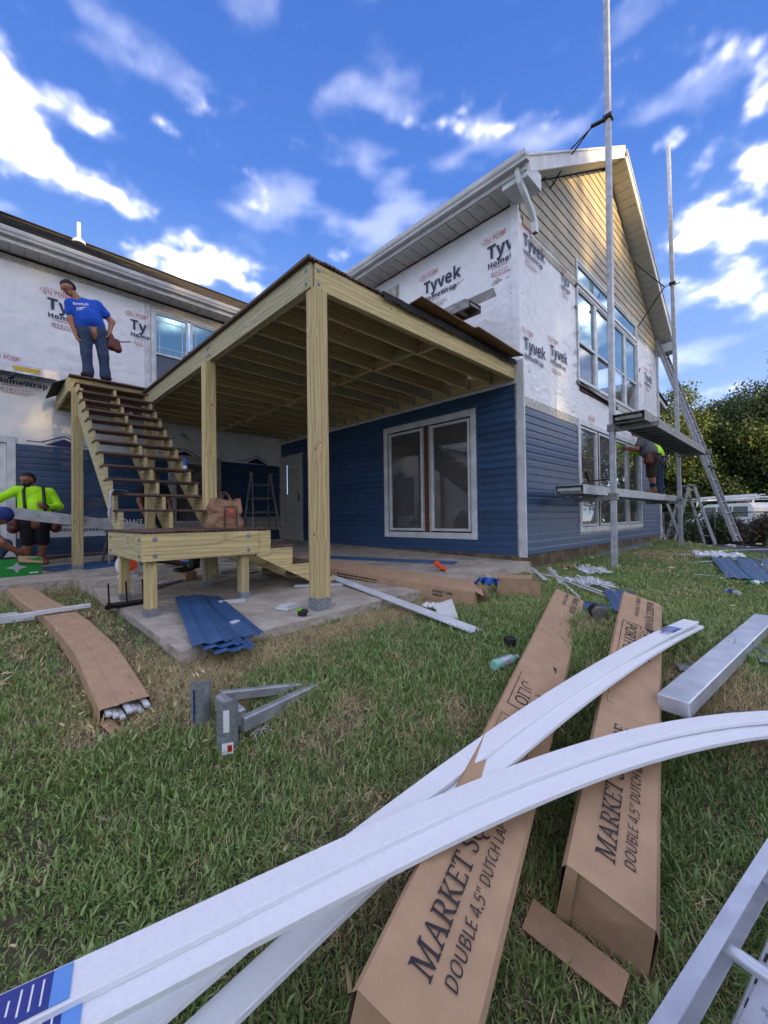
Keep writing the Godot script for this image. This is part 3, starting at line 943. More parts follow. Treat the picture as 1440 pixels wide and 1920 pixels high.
	for k in [[2.95, 1.93], [6.5, 3.4]]:
		put(wg, "emblem", cache["ring"], M.brandred, Vector3(k[0], k[1], 0.015), Basis.from_scale(Vector3(0.9, 1.2, 1)))
		text(wg, "DU PONT", 0.07, M.brandred, Vector3(k[0] - 0.15, k[1], 0.015), Basis.from_scale(Vector3(0.8, 1.2, 1)))
	# old tan siding left on the gable, cut along the rake
	var y := 4.34
	var i := 0
	var pitch := 0.655
	while y < 7.55:
		var e0 := maxf(0.0, (y - 5.02) / pitch)
		var l0 := 0.42 if y < 4.5 else (0.18 if y < 4.7 else e0)
		if y < 5.02 and y > 4.6: l0 = 0.10
		if y > 5.02: l0 = e0
		var cut := 0.19 / pitch if y > 4.9 else 0.0
		var r1 := W - e0
		if y + 0.19 < 4.94:
			course(wg, "siding_plank", M["tan%d" % (i % 3)], l0, ux0 - 0.03, y, 0.19)
			if y > 4.7: course(wg, "siding_plank", M["tan%d" % ((i + 1) % 3)], ux1 + 0.03, W - 0.05, y, 0.19)
		else: course(wg, "siding_plank", M["tan%d" % (i % 3)], l0, r1, y, 0.19, cut, cut)
		y += 0.19
		i += 1
	# triangular sheathing behind it
	var tri := Mb.new()
	tri.extrude(PackedVector2Array([Vector2(0, 5.0), Vector2(W, 5.0), Vector2(W / 2, 5.0 + W / 2 * pitch)]), -0.16, -0.002)
	put(h, "wall", tri.mesh(), M.wrap_old, A.origin)
	# lower window: four tall lights
	var L := []
	for k in 4: L.append([lx0 + 0.1 + k * 1.0125, lx0 + 0.1 + k * 1.0125 + 0.93, -0.22, 1.71])
	var lw := window(wg, lx0, lx1, -0.33, 1.83, 0.10, L, M.glass)
	for k in 3: bx(lw, "mullion", M.strip if k == 0 else M.trim_dirty, Vector3(L[k][1] + 0.04, 0.745, 0.0), Vector3(0.07, 1.94, 0.05), 0.005)
	# upper window: four hung lights under a transom, the trim stripped off
	var U := []
	for k in 4: U.append([ux0 + 0.05 + k * 0.99, ux0 + 0.05 + k * 0.99 + 0.92, 2.6, 4.36])
	var uw := window(wg, ux0, ux1, 2.56, 4.40, 0.05, U, M.mirror_glass, true)
	for k in 3: bx(uw, "mullion", M.trim, Vector3(U[k][1] + 0.035, 3.48, 0.0), Vector3(0.065, 1.72, 0.05), 0.005)
	window(wg, ux0, ux1, 4.44, 4.92, 0.05, [[ux0 + 0.06, (ux0 + ux1) / 2 - 0.03, 4.5, 4.87], [(ux0 + ux1) / 2 + 0.03, ux1 - 0.06, 4.5, 4.87]], M.mirror_glass)
	for k in 6:
		var s := [Vector3(ux0 - 0.05, 3.45, 0.05), Vector3(ux0 - 0.06, 2.85, 0.05), Vector3(ux0 - 0.05, 3.1, 0.04), Vector3(ux1 + 0.06, 3.75, 0.05), Vector3(ux0 - 0.04, 4.36, 0.03), Vector3(ux0 - 0.05, 3.95, 0.03)]
		bx(uw, "flashing", M.trim_dirty if k % 2 else M.alu_old, s[k], Vector3(0.10, 0.05, 0.006), 0.001, Basis(Vector3(0.3, 0.2, 1).normalized(), 0.5 + k * 0.7))
	brd(uw, "flashing", M.alu_old, Vector3(ux0 - 0.05, 2.52, 0.03), Vector3(ux0 + 2.1, 2.44, 0.09), 0.09, 0.012, 0.002, Vector3(0, 0.4, 1))
	brd(uw, "flashing", M.trim_dirty, Vector3(ux0 + 0.05, 2.55, 0.04), Vector3(ux0 + 0.8, 2.5, 0.11), 0.07, 0.01, 0.002, Vector3(0, 1, 0.6))
	bx(uw, "window_sill", M.barn, Vector3(ux0 + 1.2, 2.44, 0.01), Vector3(2.2, 0.10, 0.03), 0.003)
	bx(uw, "window_sill", M.trim_dirty, Vector3(ux0 + 3.1, 2.47, 0.01), Vector3(1.9, 0.10, 0.03), 0.003)
	# corner posts
	var cp := Mb.new()
	cp.extrude(PackedVector2Array([Vector2(-0.032, 0.032), Vector2(-0.032, -0.085), Vector2(0.0, -0.085), Vector2(0.0, -0.002), Vector2(0.085, -0.002), Vector2(0.085, 0.032)]), 0, 2.98)
	put(h, "corner_post", cp.mesh(), M.trim, Vector3(5.8, -0.62, -2.99), Basis(Vector3.RIGHT, Vector3.FORWARD, Vector3.UP).orthonormalized())
	var fl := wrap_sheet(h, 0.26, 3.1, Vector3(5.76, 2.34, -2.985), 15, [], 0.03)
	fl.rotation.y = 0.12
	var fl2 := wrap_sheet(h, 0.12, 2.45, Vector3(5.755, 2.34, -3.06), 16, [], 0.03)
	fl2.rotation.y = -PI / 2
	bx(h, "corner_post", M.trim, Vector3(EAST - 0.01, -0.1 + 2.5, -2.965), Vector3(0.08, 6.2, 0.06), 0.004)
	# foundation
	bx(h, "foundation", M.footing, Vector3(5.86, -0.95, -6.5), Vector3(0.18, 0.70, 7.0), 0.01)
	bx(h, "foundation", M.footing, Vector3((5.8 + EAST) / 2 + 0.02, -0.95, -3.085), Vector3(W, 0.70, 0.18), 0.01)
	bx(h, "foundation", M.footing, Vector3(0, -0.95, -10.09), Vector3(28, 0.62, 0.16), 0.01)
	# --- main block: local x = world x
	var C := Transform3D(Basis.IDENTITY, Vector3(0, 0, BACK))
	var wa := wall_panel(h, C, [[-14, -0.75, -0.64, 4.9], [-0.75, 0.38, 1.5, 4.9], [0.38, 2.95, -0.64, 3.0], [2.95, 4.15, -0.64, -0.15], [2.95, 4.15, 1.5, 3.0], [4.15, 5.8, -0.64, 4.9], [0.38, 2.62, 3.0, 4.9], [2.62, 4.15, 4.7, 4.9], [4.1, 4.2, 3.0, 4.9]])
	siding(wa, [M.blue, M.blue3, M.blue2], 0.40, 5.74, -0.62, 18, [[2.95, 4.15, -0.2, 1.48]], [3, 4, 5])
	wrap_sheet(wa, 13.8, 3.42, Vector3(-8.0, 1.44, 0.0), 23, [[10.6, 12.2, 1.6, 3.26]], 0.04)
	wrap_sheet(wa, 2.5, 0.38, Vector3(0.42, -0.29, 0.0), 24, [], 0.04)
	for k in [[0.74, 4.40, 1.05], [2.12, 4.43, 1.0], [0.03, 2.98, 1.0], [-0.85, 4.45, 1.0], [-2.3, 4.4, 1.0]]:
		wrap_mark(wa, Vector3(k[0], k[1], 0), k[2], 2, 2 if k[0] > 2.0 else 99)
	var pieces := [[0.55, 0], [2.75, 0], [4.55, 0]]
	for k in pieces:   # printed roof shapes of the other wrap
		var g := Mb.new()
		var c: float = k[0]
		g.tri(Vector3(c + 0.25, 1.46, 0.02), Vector3(c + 0.85, 1.44, 0.02), Vector3(c + 0.55, 1.60, 0.02))
		g.quad(Vector3(c, 1.50, 0.02), Vector3(c + 0.25, 1.50, 0.02), Vector3(c + 0.25, 1.515, 0.02), Vector3(c, 1.515, 0.02))
		g.quad(Vector3(c + 0.22, 1.50, 0.02), Vector3(c + 0.55, 1.645, 0.02), Vector3(c + 0.55, 1.665, 0.02), Vector3(c + 0.22, 1.52, 0.02))
		g.quad(Vector3(c + 0.55, 1.645, 0.02), Vector3(c + 0.9, 1.47, 0.02), Vector3(c + 0.92, 1.48, 0.02), Vector3(c + 0.55, 1.665, 0.02))
		put(wa, "emblem", g.mesh(), M.deepblue)
	bx(wa, "emblem", M.deepblue, Vector3(2.22, -0.02, 0.016), Vector3(0.75, 0.17, 0.004), 0.0)
	text(wa, "LOWES", 0.12, M.white, Vector3(1.92, -0.02, 0.019), Basis.IDENTITY, 1.4, false, 0.0, 1.2)
	text(wa, "Home Improvement", 0.07, M.deepblue, Vector3(0.95, -0.15, 0.016), Basis.IDENTITY, 0.8)
	bx(wa, "emblem", M.deepblue, Vector3(1.25, -0.06, 0.016), Vector3(0.5, 0.02, 0.004), 0.0)
	bx(wa, "emblem", M.deepblue, Vector3(1.25, -0.03, 0.016), Vector3(0.5, 0.008, 0.004), 0.0)
	# window above the landing and the one below the deck
	var w2 := window(wa, 2.62, 4.14, 3.0, 4.70, 0.06, [[2.68, 3.40, 3.06, 4.64], [3.46, 4.10, 3.06, 4.64]], M.mirror_glass, true)
	for k in 2:
		var a: float = [2.68, 3.46][k]
		var b: float = [3.40, 4.10][k]
		for q in [[a + 0.12, 0], [b - 0.12, 0]]: bx(w2, "muntin", M.white, Vector3(q[0], 4.17, -0.006), Vector3(0.012, 0.78, 0.008), 0.0)
		for q in [3.88, 4.47]: bx(w2, "muntin", M.white, Vector3((a + b) / 2, q, -0.005), Vector3(b - a - 0.1, 0.012, 0.008), 0.0)
	bx(w2, "foam_seal", M.foam, Vector3(3.4, 4.725, 0.01), Vector3(1.6, 0.03, 0.02), 0.004)
	bx(wa, "seam_tape", M.trim, Vector3(2.55, 3.85, 0.014), Vector3(0.11, 1.9, 0.006), 0.001)
	for q in [4.45, 4.2, 3.7, 3.45, 3.2]: text(wa, "Tyvek", 0.03, M.brandred, Vector3(2.57, q, 0.019), Basis(Vector3.BACK, PI / 2))
	bx(wa, "seam_tape", M.trim_dirty, Vector3(1.2, 4.80, 0.016), Vector3(9.0, 0.09, 0.004), 0.001)
	var w3 := window(wa, 2.95, 4.15, -0.2, 1.5, 0.14, [[3.08, 4.02, -0.06, 1.36]], M.glass, true, M.trim_dirty)
	# white door at the left
	var d2 := Node3D.new()
	d2.name = "door"
	wa.add_child(d2, true)
	frame4(d2, "door_frame", M.trim, -0.75, 0.40, -0.62, 1.56, 0.12, 0.0, 0.04)
	bx(d2, "door_panel", M.trim, Vector3(-0.17, 0.44, -0.03), Vector3(0.9, 2.0, 0.045), 0.006)
	# dark rooms behind the openings
	var rm := Mb.new()
	rm.box(Vector3(10.0, 2.2, -4.7), Vector3(8.0, 5.2, 3.0))
	bx(h, "room", M.room, Vector3(9.9, 0.7, -5.6), Vector3(0.1, 5.4, 4.6), 0.0)
	bx(h, "room", M.room, Vector3(9.9, -0.62, -5.5), Vector3(7.8, 0.06, 4.7), 0.0)
	bx(h, "room", M.room, Vector3(9.9, 2.02, -5.5), Vector3(7.8, 0.06, 4.7), 0.0)
	bx(h, "room", M.room, Vector3(9.9, 5.0, -5.5), Vector3(7.8, 0.06, 4.7), 0.0)
	bx(h, "room", M.room, Vector3(9.9, 2.2, -7.9), Vector3(7.8, 5.8, 0.08), 0.0)
	bx(h, "room", M.room, Vector3(2, 2.0, -12.2), Vector3(9, 5.6, 0.08), 0.0)
	bx(h, "room", M.room, Vector3(2, 2.3, -11.1), Vector3(7.4, 0.06, 2.0), 0.0)
	# --- roofs
	var oh := 0.40
	var sl := Vector3(1, pitch, 0).normalized()
	var rl := sqrt(1.0 + pitch * pitch)
	var ez := -2.60
	for s in 2:
		var ex := 5.38 if s == 0 else EAST + 0.42
		var dirx := 1.0 if s == 0 else -1.0
		var up := Vector3(dirx, pitch, 0).normalized()
		var span := (EAST + 0.84 - 5.8) / 2 * rl
		var r := put(h, "roof", Mesh.new(), M.felt) if false else Node3D.new()
		r.name = "roof"
		h.add_child(r, true)
		var nrm := Vector3(-dirx * pitch, 1, 0).normalized()
		var o := Vector3(ex, 4.98, 0)
		bx(r, "deck_sheet", M.ply if M.has("ply") else M.plywood, o + up * span / 2 + Vector3(0, 0, (ez - 15.0) / 2) - nrm * 0.012, Vector3(span, 0.02, 15.0 + ez + 0.0), 0.0, Basis(up, nrm, up.cross(nrm)))
		shingles(r, o + Vector3(0, 0, ez + 0.02) - up * 0.03, Vector3.FORWARD, up, 12.0, span + 0.03, 60 + s)
		# rake board, its cap and the sloping soffit behind it
		var p0 := Vector3(ex, 4.98 - 0.11, ez)
		brd(r, "rake_board", M.trim, p0 + up * 0.02, p0 + up * (span + (0.07 if s == 0 else 0.0)), 0.03, 0.20, 0.004, nrm)
		brd(r, "drip_edge", M.trim, p0 + nrm * 0.1 + Vector3(0, 0, 0.012), p0 + nrm * 0.1 + up * span + Vector3(0, 0, 0.012), 0.05, 0.03, 0.003, nrm)
		for k in int(span / 0.2):
			var q := p0 + up * (k + 0.5) * 0.2 - nrm * 0.075 + Vector3(0, 0, -0.20)
			bx(r, "soffit_board", M.soffit, q, Vector3(0.188, 0.012, 0.38), 0.003, Basis(up, nrm, up.cross(nrm)))
		brd(r, "soffit_board", M.trim_dirty, p0 - nrm * 0.062 + Vector3(0, 0, -0.2), p0 - nrm * 0.062 + up * span + Vector3(0, 0, -0.2), 0.38, 0.01, 0.0, nrm)
		# boxed return at the eave
		var bxo := Vector3(ex + dirx * 0.21, 4.83, -2.79)
		bx(r, "eave_return", M.trim, bxo, Vector3(0.42, 0.24, 0.40), 0.006)
		brd(r, "fascia", M.trim, Vector3(ex - dirx * 0.01, 4.88, ez), Vector3(ex - dirx * 0.01, 4.88, -10.4), 0.03, 0.18)
		if s == 0:
			gutter(r, 7.6, Transform3D(Basis(Vector3.LEFT, Vector3.UP, Vector3.FORWARD), Vector3(ex - 0.025, 4.86, ez + 0.05)))
			soffit(r, Vector3(ex + 0.005, 4.775, ez - 0.4), Vector3.FORWARD, Vector3.RIGHT, 7.0, 0.42)
	var rr := Node3D.new()
	rr.name = "roof"
	h.add_child(rr, true)
	# main roof
	var mup := Vector3(0, 0.6, -1).normalized()
	var mn := Vector3(0, 1, 0.6).normalized()
	var mo := Vector3(-14, 5.12, -9.60)
	var mspan := 6.4
	bx(rr, "deck_sheet", M.plywood, Vector3(-3.0, 5.12, -9.6) + mup * mspan / 2 - mn * 0.012, Vector3(24.0, 0.02, mspan), 0.0, Basis(Vector3.RIGHT, mn, -mup))
	shingles(rr, Vector3(-6.0, 5.12, -9.6) - mup * 0.03, Vector3.RIGHT, mup, 14.0, mspan, 65)
	bx(rr, "ridge_cap", M.felt, Vector3(-3, 5.12, -9.6) + mup * (mspan + 0.02) + mn * 0.01, Vector3(24, 0.03, 0.14), 0.005)
	brd(rr, "fascia", M.trim, Vector3(-14, 5.00, -9.62), Vector3(5.5, 5.00, -9.62), 0.03, 0.20)
	gutter(rr, 19.4, Transform3D(Basis(Vector3.BACK, Vector3.UP, Vector3.LEFT), Vector3(5.4, 4.985, -9.6)))
	soffit(rr, Vector3(-6, 4.90, -9.62), Vector3.RIGHT, Vector3.FORWARD, 11.6, 0.40)
	bx(rr, "frieze", M.barn, Vector3(-4, 4.885, -9.985), Vector3(19.5, 0.035, 0.03), 0.003)
	var vp := Mb.new()
	vp.lathe([Vector2(0.0, -0.1), Vector2(0.05, -0.1), Vector2(0.05, 0.52), Vector2(0.042, 0.52), Vector2(0.042, 0.4), Vector2(0.0, 0.4)], 14)
	vp.lathe([Vector2(0.17, -0.10), Vector2(0.16, -0.02), Vector2(0.07, 0.06), Vector2(0.05, 0.07)], 14)
	put(rr, "vent_pipe", vp.mesh(), M.white, Vector3(1.95, 8.15, -14.55))
	# downspout elbow hanging off the corner
	var ds := Mb.new()
	var path := [Vector3(5.36, 4.92, -2.72), Vector3(5.36, 4.80, -2.72), Vector3(5.38, 4.66, -2.70), Vector3(5.45, 4.55, -2.68), Vector3(5.62, 4.36, -2.66), Vector3(5.70, 4.25, -2.66), Vector3(5.72, 4.10, -2.66)]
	var sect := []
	for k in path.size():
		var d: Vector3 = path[mini(k + 1, path.size() - 1)] - path[maxi(k - 1, 0)]
		var bs := Mb.aim(d, Vector3.BACK)
		var ring := []
		for q in [[-0.045, -0.032], [0.045, -0.032], [0.045, 0.032], [-0.045, 0.032]]: ring.append(path[k] + bs.x * q[0] + bs.y * q[1])
		sect.append(ring)
	for k in path.size() - 1:
		for q in 4: ds.quad(sect[k][q], sect[k][(q + 1) % 4], sect[k + 1][(q + 1) % 4], sect[k + 1][q])
	put(h, "downspout", ds.mesh(), M.gutter)
	# porch roof past the far corner
	bx(h, "porch_roof", M.soffit, Vector3(15.3, 3.75, -4.4), Vector3(2.2, 0.16, 2.4), 0.01, Basis(Vector3.FORWARD, 0.16))
	bx(h, "porch_roof", M.felt, Vector3(15.32, 3.85, -4.4), Vector3(2.3, 0.05, 2.5), 0.01, Basis(Vector3.FORWARD, 0.16))
	bx(h, "porch_post", M.trim, Vector3(15.6, 1.9, -3.5), Vector3(0.2, 3.4, 0.2), 0.01)
	bx(h, "wall", M.wrap_old, Vector3(14.6, 1.6, -5.4), Vector3(1.0, 4.2, 0.2), 0.01)
	bx(h, "foundation", M.concrete, Vector3(15.0, -0.35, -3.9), Vector3(1.6, 1.35, 1.2), 0.01)

# ---------- deck and stairs ----------
func wood() -> Material:
	return M["lumber%d" % rng.randi_range(0, 5)]

func comp() -> Material:
	return M["composite%d" % rng.randi_range(0, 2)]

# grooved composite board: profile across x, thickness y, swept along z
func grooved(wide: float) -> PackedVector2Array:
	var p := PackedVector2Array()
	var h := 0.024
	p.append(Vector2(-wide / 2, h)); p.append(Vector2(-wide / 2, 0.014)); p.append(Vector2(-wide / 2 + 0.006, 0.012)); p.append(Vector2(-wide / 2, 0.010)); p.append(Vector2(-wide / 2, 0))
	var n := 3
	var cell := wide / n
	for i in n:
		var c := -wide / 2 + cell * (i + 0.5)
		p.append(Vector2(c - cell * 0.32, 0)); p.append(Vector2(c - cell * 0.24, 0.011)); p.append(Vector2(c + cell * 0.24, 0.011)); p.append(Vector2(c + cell * 0.32, 0))
	p.append(Vector2(wide / 2, 0)); p.append(Vector2(wide / 2, 0.010)); p.append(Vector2(wide / 2 - 0.006, 0.012)); p.append(Vector2(wide / 2, 0.014)); p.append(Vector2(wide / 2, h))
	return p

func deck_board(parent: Node, at: Vector3, length: float, wide: float, m: Material, turn := 0.0, called := "decking_board") -> void:
	var key := "gb%.3f_%.3f" % [length, wide]
	if not cache.has(key):
		var g := Mb.new()
		g.extrude(grooved(wide), -length / 2, length / 2)
		cache[key] = g.mesh()
	put(parent, called, cache[key], m, at, Basis(Vector3.UP, turn))

func bolt(parent: Node, at: Vector3, face: Vector3) -> void:
	if not cache.has("bolt"):
		var g := Mb.new()
		g.lathe([Vector2(0.0, 0.0), Vector2(0.021, 0.0), Vector2(0.021, 0.003), Vector2(0.0, 0.003)], 14)
		g.lathe([Vector2(0.012, 0.003), Vector2(0.012, 0.010), Vector2(0.0, 0.0105)], 6)
		cache["bolt"] = g.mesh()
	put(parent, "bolt", cache["bolt"], M.zinc, at, Mb.aim(face, Vector3(0.1, 1, 0.2)) * Basis(Vector3.RIGHT, PI / 2))

func timber_post(parent: Node, x: float, z: float, top: float, s: float, base_h := 0.06) -> void:
	var y := patio_y(x, z)
	bx(parent, "post", wood(), Vector3(x, (y + 0.012 + top) / 2, z), Vector3(s, top - y - 0.012, s), 0.006)
	var g := Mb.new()
	for k in 4:
		var b := Basis(Vector3.UP, k * PI / 2)
		g.box(b * Vector3(s / 2 + 0.002, base_h / 2, 0), Vector3(0.004, base_h, s + 0.006), 0.0, b)
	g.box(Vector3(0, 0.004, 0), Vector3(s + 0.01, 0.006, s + 0.01))
	put(parent, "post_base", g.mesh(), M.zinc, Vector3(x, y, z))

func deck() -> void:
	rng.seed = 404
	var d := thing("deck", "unfinished pressure-treated timber deck frame on tall posts against the house", "deck")
	var bot := 2.07
	var bh := 0.235
	var zf := -3.055
	var zb := BACK + 0.03
	# outer two-ply beam along the stairs side, spliced over the middle post
	for k in 2:
		var x := 2.10 + 0.042 * k
		brd(d, "beam", wood(), Vector3(x, bot + bh / 2, zf + 0.002 - 0.03 * k), Vector3(x, bot + bh / 2, -5.36), 0.038, bh)
		brd(d, "beam", wood(), Vector3(x, bot + bh / 2, -5.364), Vector3(x, bot + bh / 2, -8.38), 0.038, bh)
	# end beam facing the lawn
	brd(d, "beam", M.lumber4, Vector3(2.125, bot + bh / 2, zf + 0.004), Vector3(5.755, bot + bh / 2, zf + 0.004), 0.038, bh)
	brd(d, "beam", wood(), Vector3(2.18, bot + bh / 2, zf - 0.038), Vector3(5.755, bot + bh / 2, zf - 0.038), 0.038, bh - 0.006)
	# ledger on the house wall
	brd(d, "ledger", wood(), Vector3(5.752, bot + bh / 2, zf - 0.06), Vector3(5.752, bot + bh / 2, zb), 0.04, bh)
	var zs := []
	var z := zf - 0.37
	while z > zb + 0.1:
		zs.append(z)
		brd(d, "joist", wood(), Vector3(2.165, bot + bh / 2 + 0.004, z), Vector3(5.73, bot + bh / 2 + 0.004, z), 0.038, bh - 0.012)
		var g := Mb.new()
		for s in [-1.0, 1.0]: g.box(Vector3(0, 0.0, s * 0.0225), Vector3(0.05, 0.17, 0.003))
		g.box(Vector3(0, -0.087, 0), Vector3(0.05, 0.003, 0.05))
		if not cache.has("hanger"): cache["hanger"] = g.mesh()
		put(d, "joist_hanger", cache["hanger"], M.zinc, Vector3(5.704, bot + 0.098, z))
		put(d, "joist_hanger", cache["hanger"], M.zinc, Vector3(2.19, bot + 0.098, z))
		z -= 0.406
	# staggered blocking at mid span
	for i in zs.size():
		var z0: float = zf - 0.06 if i == 0 else zs[i - 1] - 0.02
		var x := 3.95 + (0.025 if i % 2 == 0 else -0.025)
		brd(d, "blocking", wood(), Vector3(x, bot + bh / 2 + 0.002, z0), Vector3(x, bot + bh / 2 + 0.002, zs[i] + 0.02), 0.038, bh - 0.02)
	# decking runs out to the lawn edge
	var x := 2.135
	while x < 5.72:
		deck_board(d, Vector3(x, bot + bh + 0.002, (zf + 0.045 + zb) / 2 + rng.randf_range(-0.006, 0.006)), zf + 0.045 - zb, 0.136, comp())
		x += 0.1385
	brd(d, "edge_board", M.composite1, Vector3(2.05, bot + bh + 0.013, zf + 0.05), Vector3(2.05, bot + bh + 0.013, -8.4), 0.03, 0.03)
	timber_post(d, 2.165, -3.07, bot, 0.14, 0.11)
	timber_post(d, 2.10, -5.42, bot, 0.14)
	timber_post(d, 2.10, -8.12, bot, 0.14)
	for k in 2:
		bolt(d, Vector3(2.165, bot + 0.055 + 0.12 * k, zf + 0.025), Vector3.BACK)
		bolt(d, Vector3(2.08, bot + 0.055 + 0.12 * k, zf - 0.06), Vector3.LEFT)
		bolt(d, Vector3(2.08, bot + 0.06 + 0.1 * k, -5.33), Vector3.LEFT)
		bolt(d, Vector3(2.08, bot + 0.06 + 0.1 * k, -5.40), Vector3.LEFT)
	# dark flashing paper crumpled along the edge
	var f := thing("roofing_felt", "crumpled strip of black roofing felt along the deck edge", "felt")
	var g := Mb.new()
	var n := 60
	var rows := []
	for i in n + 1:
		var t := float(i) / n
		var px := lerpf(2.95, 5.72, t)
		var e := nz.get_noise_2d(px * 300.0, 5.0)
		var e2 := nz.get_noise_2d(px * 700.0, 50.0)
		var peak := 0.16 * exp(-pow((px - 3.22) / 0.13, 2.0))
		rows.append([Vector3(px, 2.30 - 0.035 - 0.015 * e2, -3.00 + 0.012 + e * 0.01), Vector3(px, 2.345 + 0.012 * e, -2.995 + 0.01 * e2), Vector3(px, 2.352 + 0.02 * absf(e) + peak * 0.4, -3.09), Vector3(px + 0.03 * e, 2.352 + 0.02 * absf(e2) + peak, -3.22 + 0.03 * e), Vector3(px, 2.350, -3.38 + 0.05 * e2)])
	for i in n:
		for k in 4: g.quad(rows[i][k], rows[i + 1][k], rows[i + 1][k + 1], rows[i][k + 1])
	put(f, "sheet", g.mesh(), M.felt)
	# plywood and tools lying up there
	var p1 := bx(self, "plywood_sheet", M.plywood, Vector3(4.15, 2.375, -3.20), Vector3(1.5, 0.014, 0.62), 0.002, Basis(Vector3.UP, 0.03) * Basis(Vector3.RIGHT, -0.10))
	tag(p1, "weathered plywood sheet lying at the deck edge under the aluminium plank", "plywood")
	var p2 := bx(self, "plywood_sheet", M.plywood, Vector3(5.05, 2.41, -3.10), Vector3(1.15, 0.014, 0.55), 0.002, Basis(Vector3.UP, -0.02) * Basis(Vector3.RIGHT, 0.16) * Basis(Vector3.BACK, -0.05))
	tag(p2, "brown plywood offcut overhanging the deck edge near the house corner", "plywood")
	walk_plank("walk_plank", "aluminium walk plank lying on deck against the wrapped wall", Vector3(5.25, 3.22, -5.6), Vector3(5.20, 3.20, -3.42), 0.30, 0.13, M.alu_old)
	walk_plank("walk_plank", "short aluminium plank end in front of another on the deck", Vector3(5.05, 3.07, -5.4), Vector3(5.02, 3.06, -3.24), 0.30, 0.11, M.alu_old)
	var sp := brd(self, "soffit_strip", M.trim, Vector3(5.25, 3.23, -4.6), Vector3(5.22, 3.21, -3.03), 0.13, 0.03, 0.002, Vector3(0.7, 0.7, 0))
	tag(sp, "white vinyl strip sticking out past the plank ends on the deck", "trim")
	var tz := thing("trestle", "folding trestle on the deck carrying the two short planks", "trestle", Vector3(5.1, 2.335, -4.6))
	for sx in [-1.0, 1.0]:
		for e in [-1.0, 1.0]: brd(tz, "leg", M.alu_old, Vector3(sx * 0.25, 0, e * 0.3), Vector3(sx * 0.2, 0.62, e * 0.05), 0.03, 0.04)
	bx(tz, "top_bar", M.alu_old, Vector3(0, 0.63, 0), Vector3(0.6, 0.04, 0.12), 0.005)
	# vinyl edging where the deck meets the corner post
	var je := bx(self, "trim_offcut", M.trim, Vector3(5.775, 2.17, -3.035), Vector3(0.02, 0.32, 0.06), 0.002)
	tag(je, "short white vinyl channel between the deck beam end and corner post", "trim")

func stringer(parent: Node, x: float, z0: float, y0: float, rise: float, run: float, n: int, mat: Material, dir: Vector3, drop := 0.0) -> void:
	# notched plank: climbs along dir from (z0,y0)
	var p := PackedVector2Array()
	p.append(Vector2(0, drop))
	for i in n:
		p.append(Vector2(run * i, rise * (i + 1)))
		p.append(Vector2(run * (i + 1), rise * (i + 1)))
	p.append(Vector2(run * n, rise * n - 0.28))
	p.append(Vector2(run * 0.95, drop))
	var q := PackedVector2Array()
	for i in p.size(): q.append(p[p.size() - 1 - i])
	var g := Mb.new()
	g.extrude(q, -0.019, 0.019)
	var side := dir.cross(Vector3.UP)
	put(parent, "stringer", g.mesh(), mat, Vector3(x, y0, z0), Basis(dir, Vector3.UP, side))

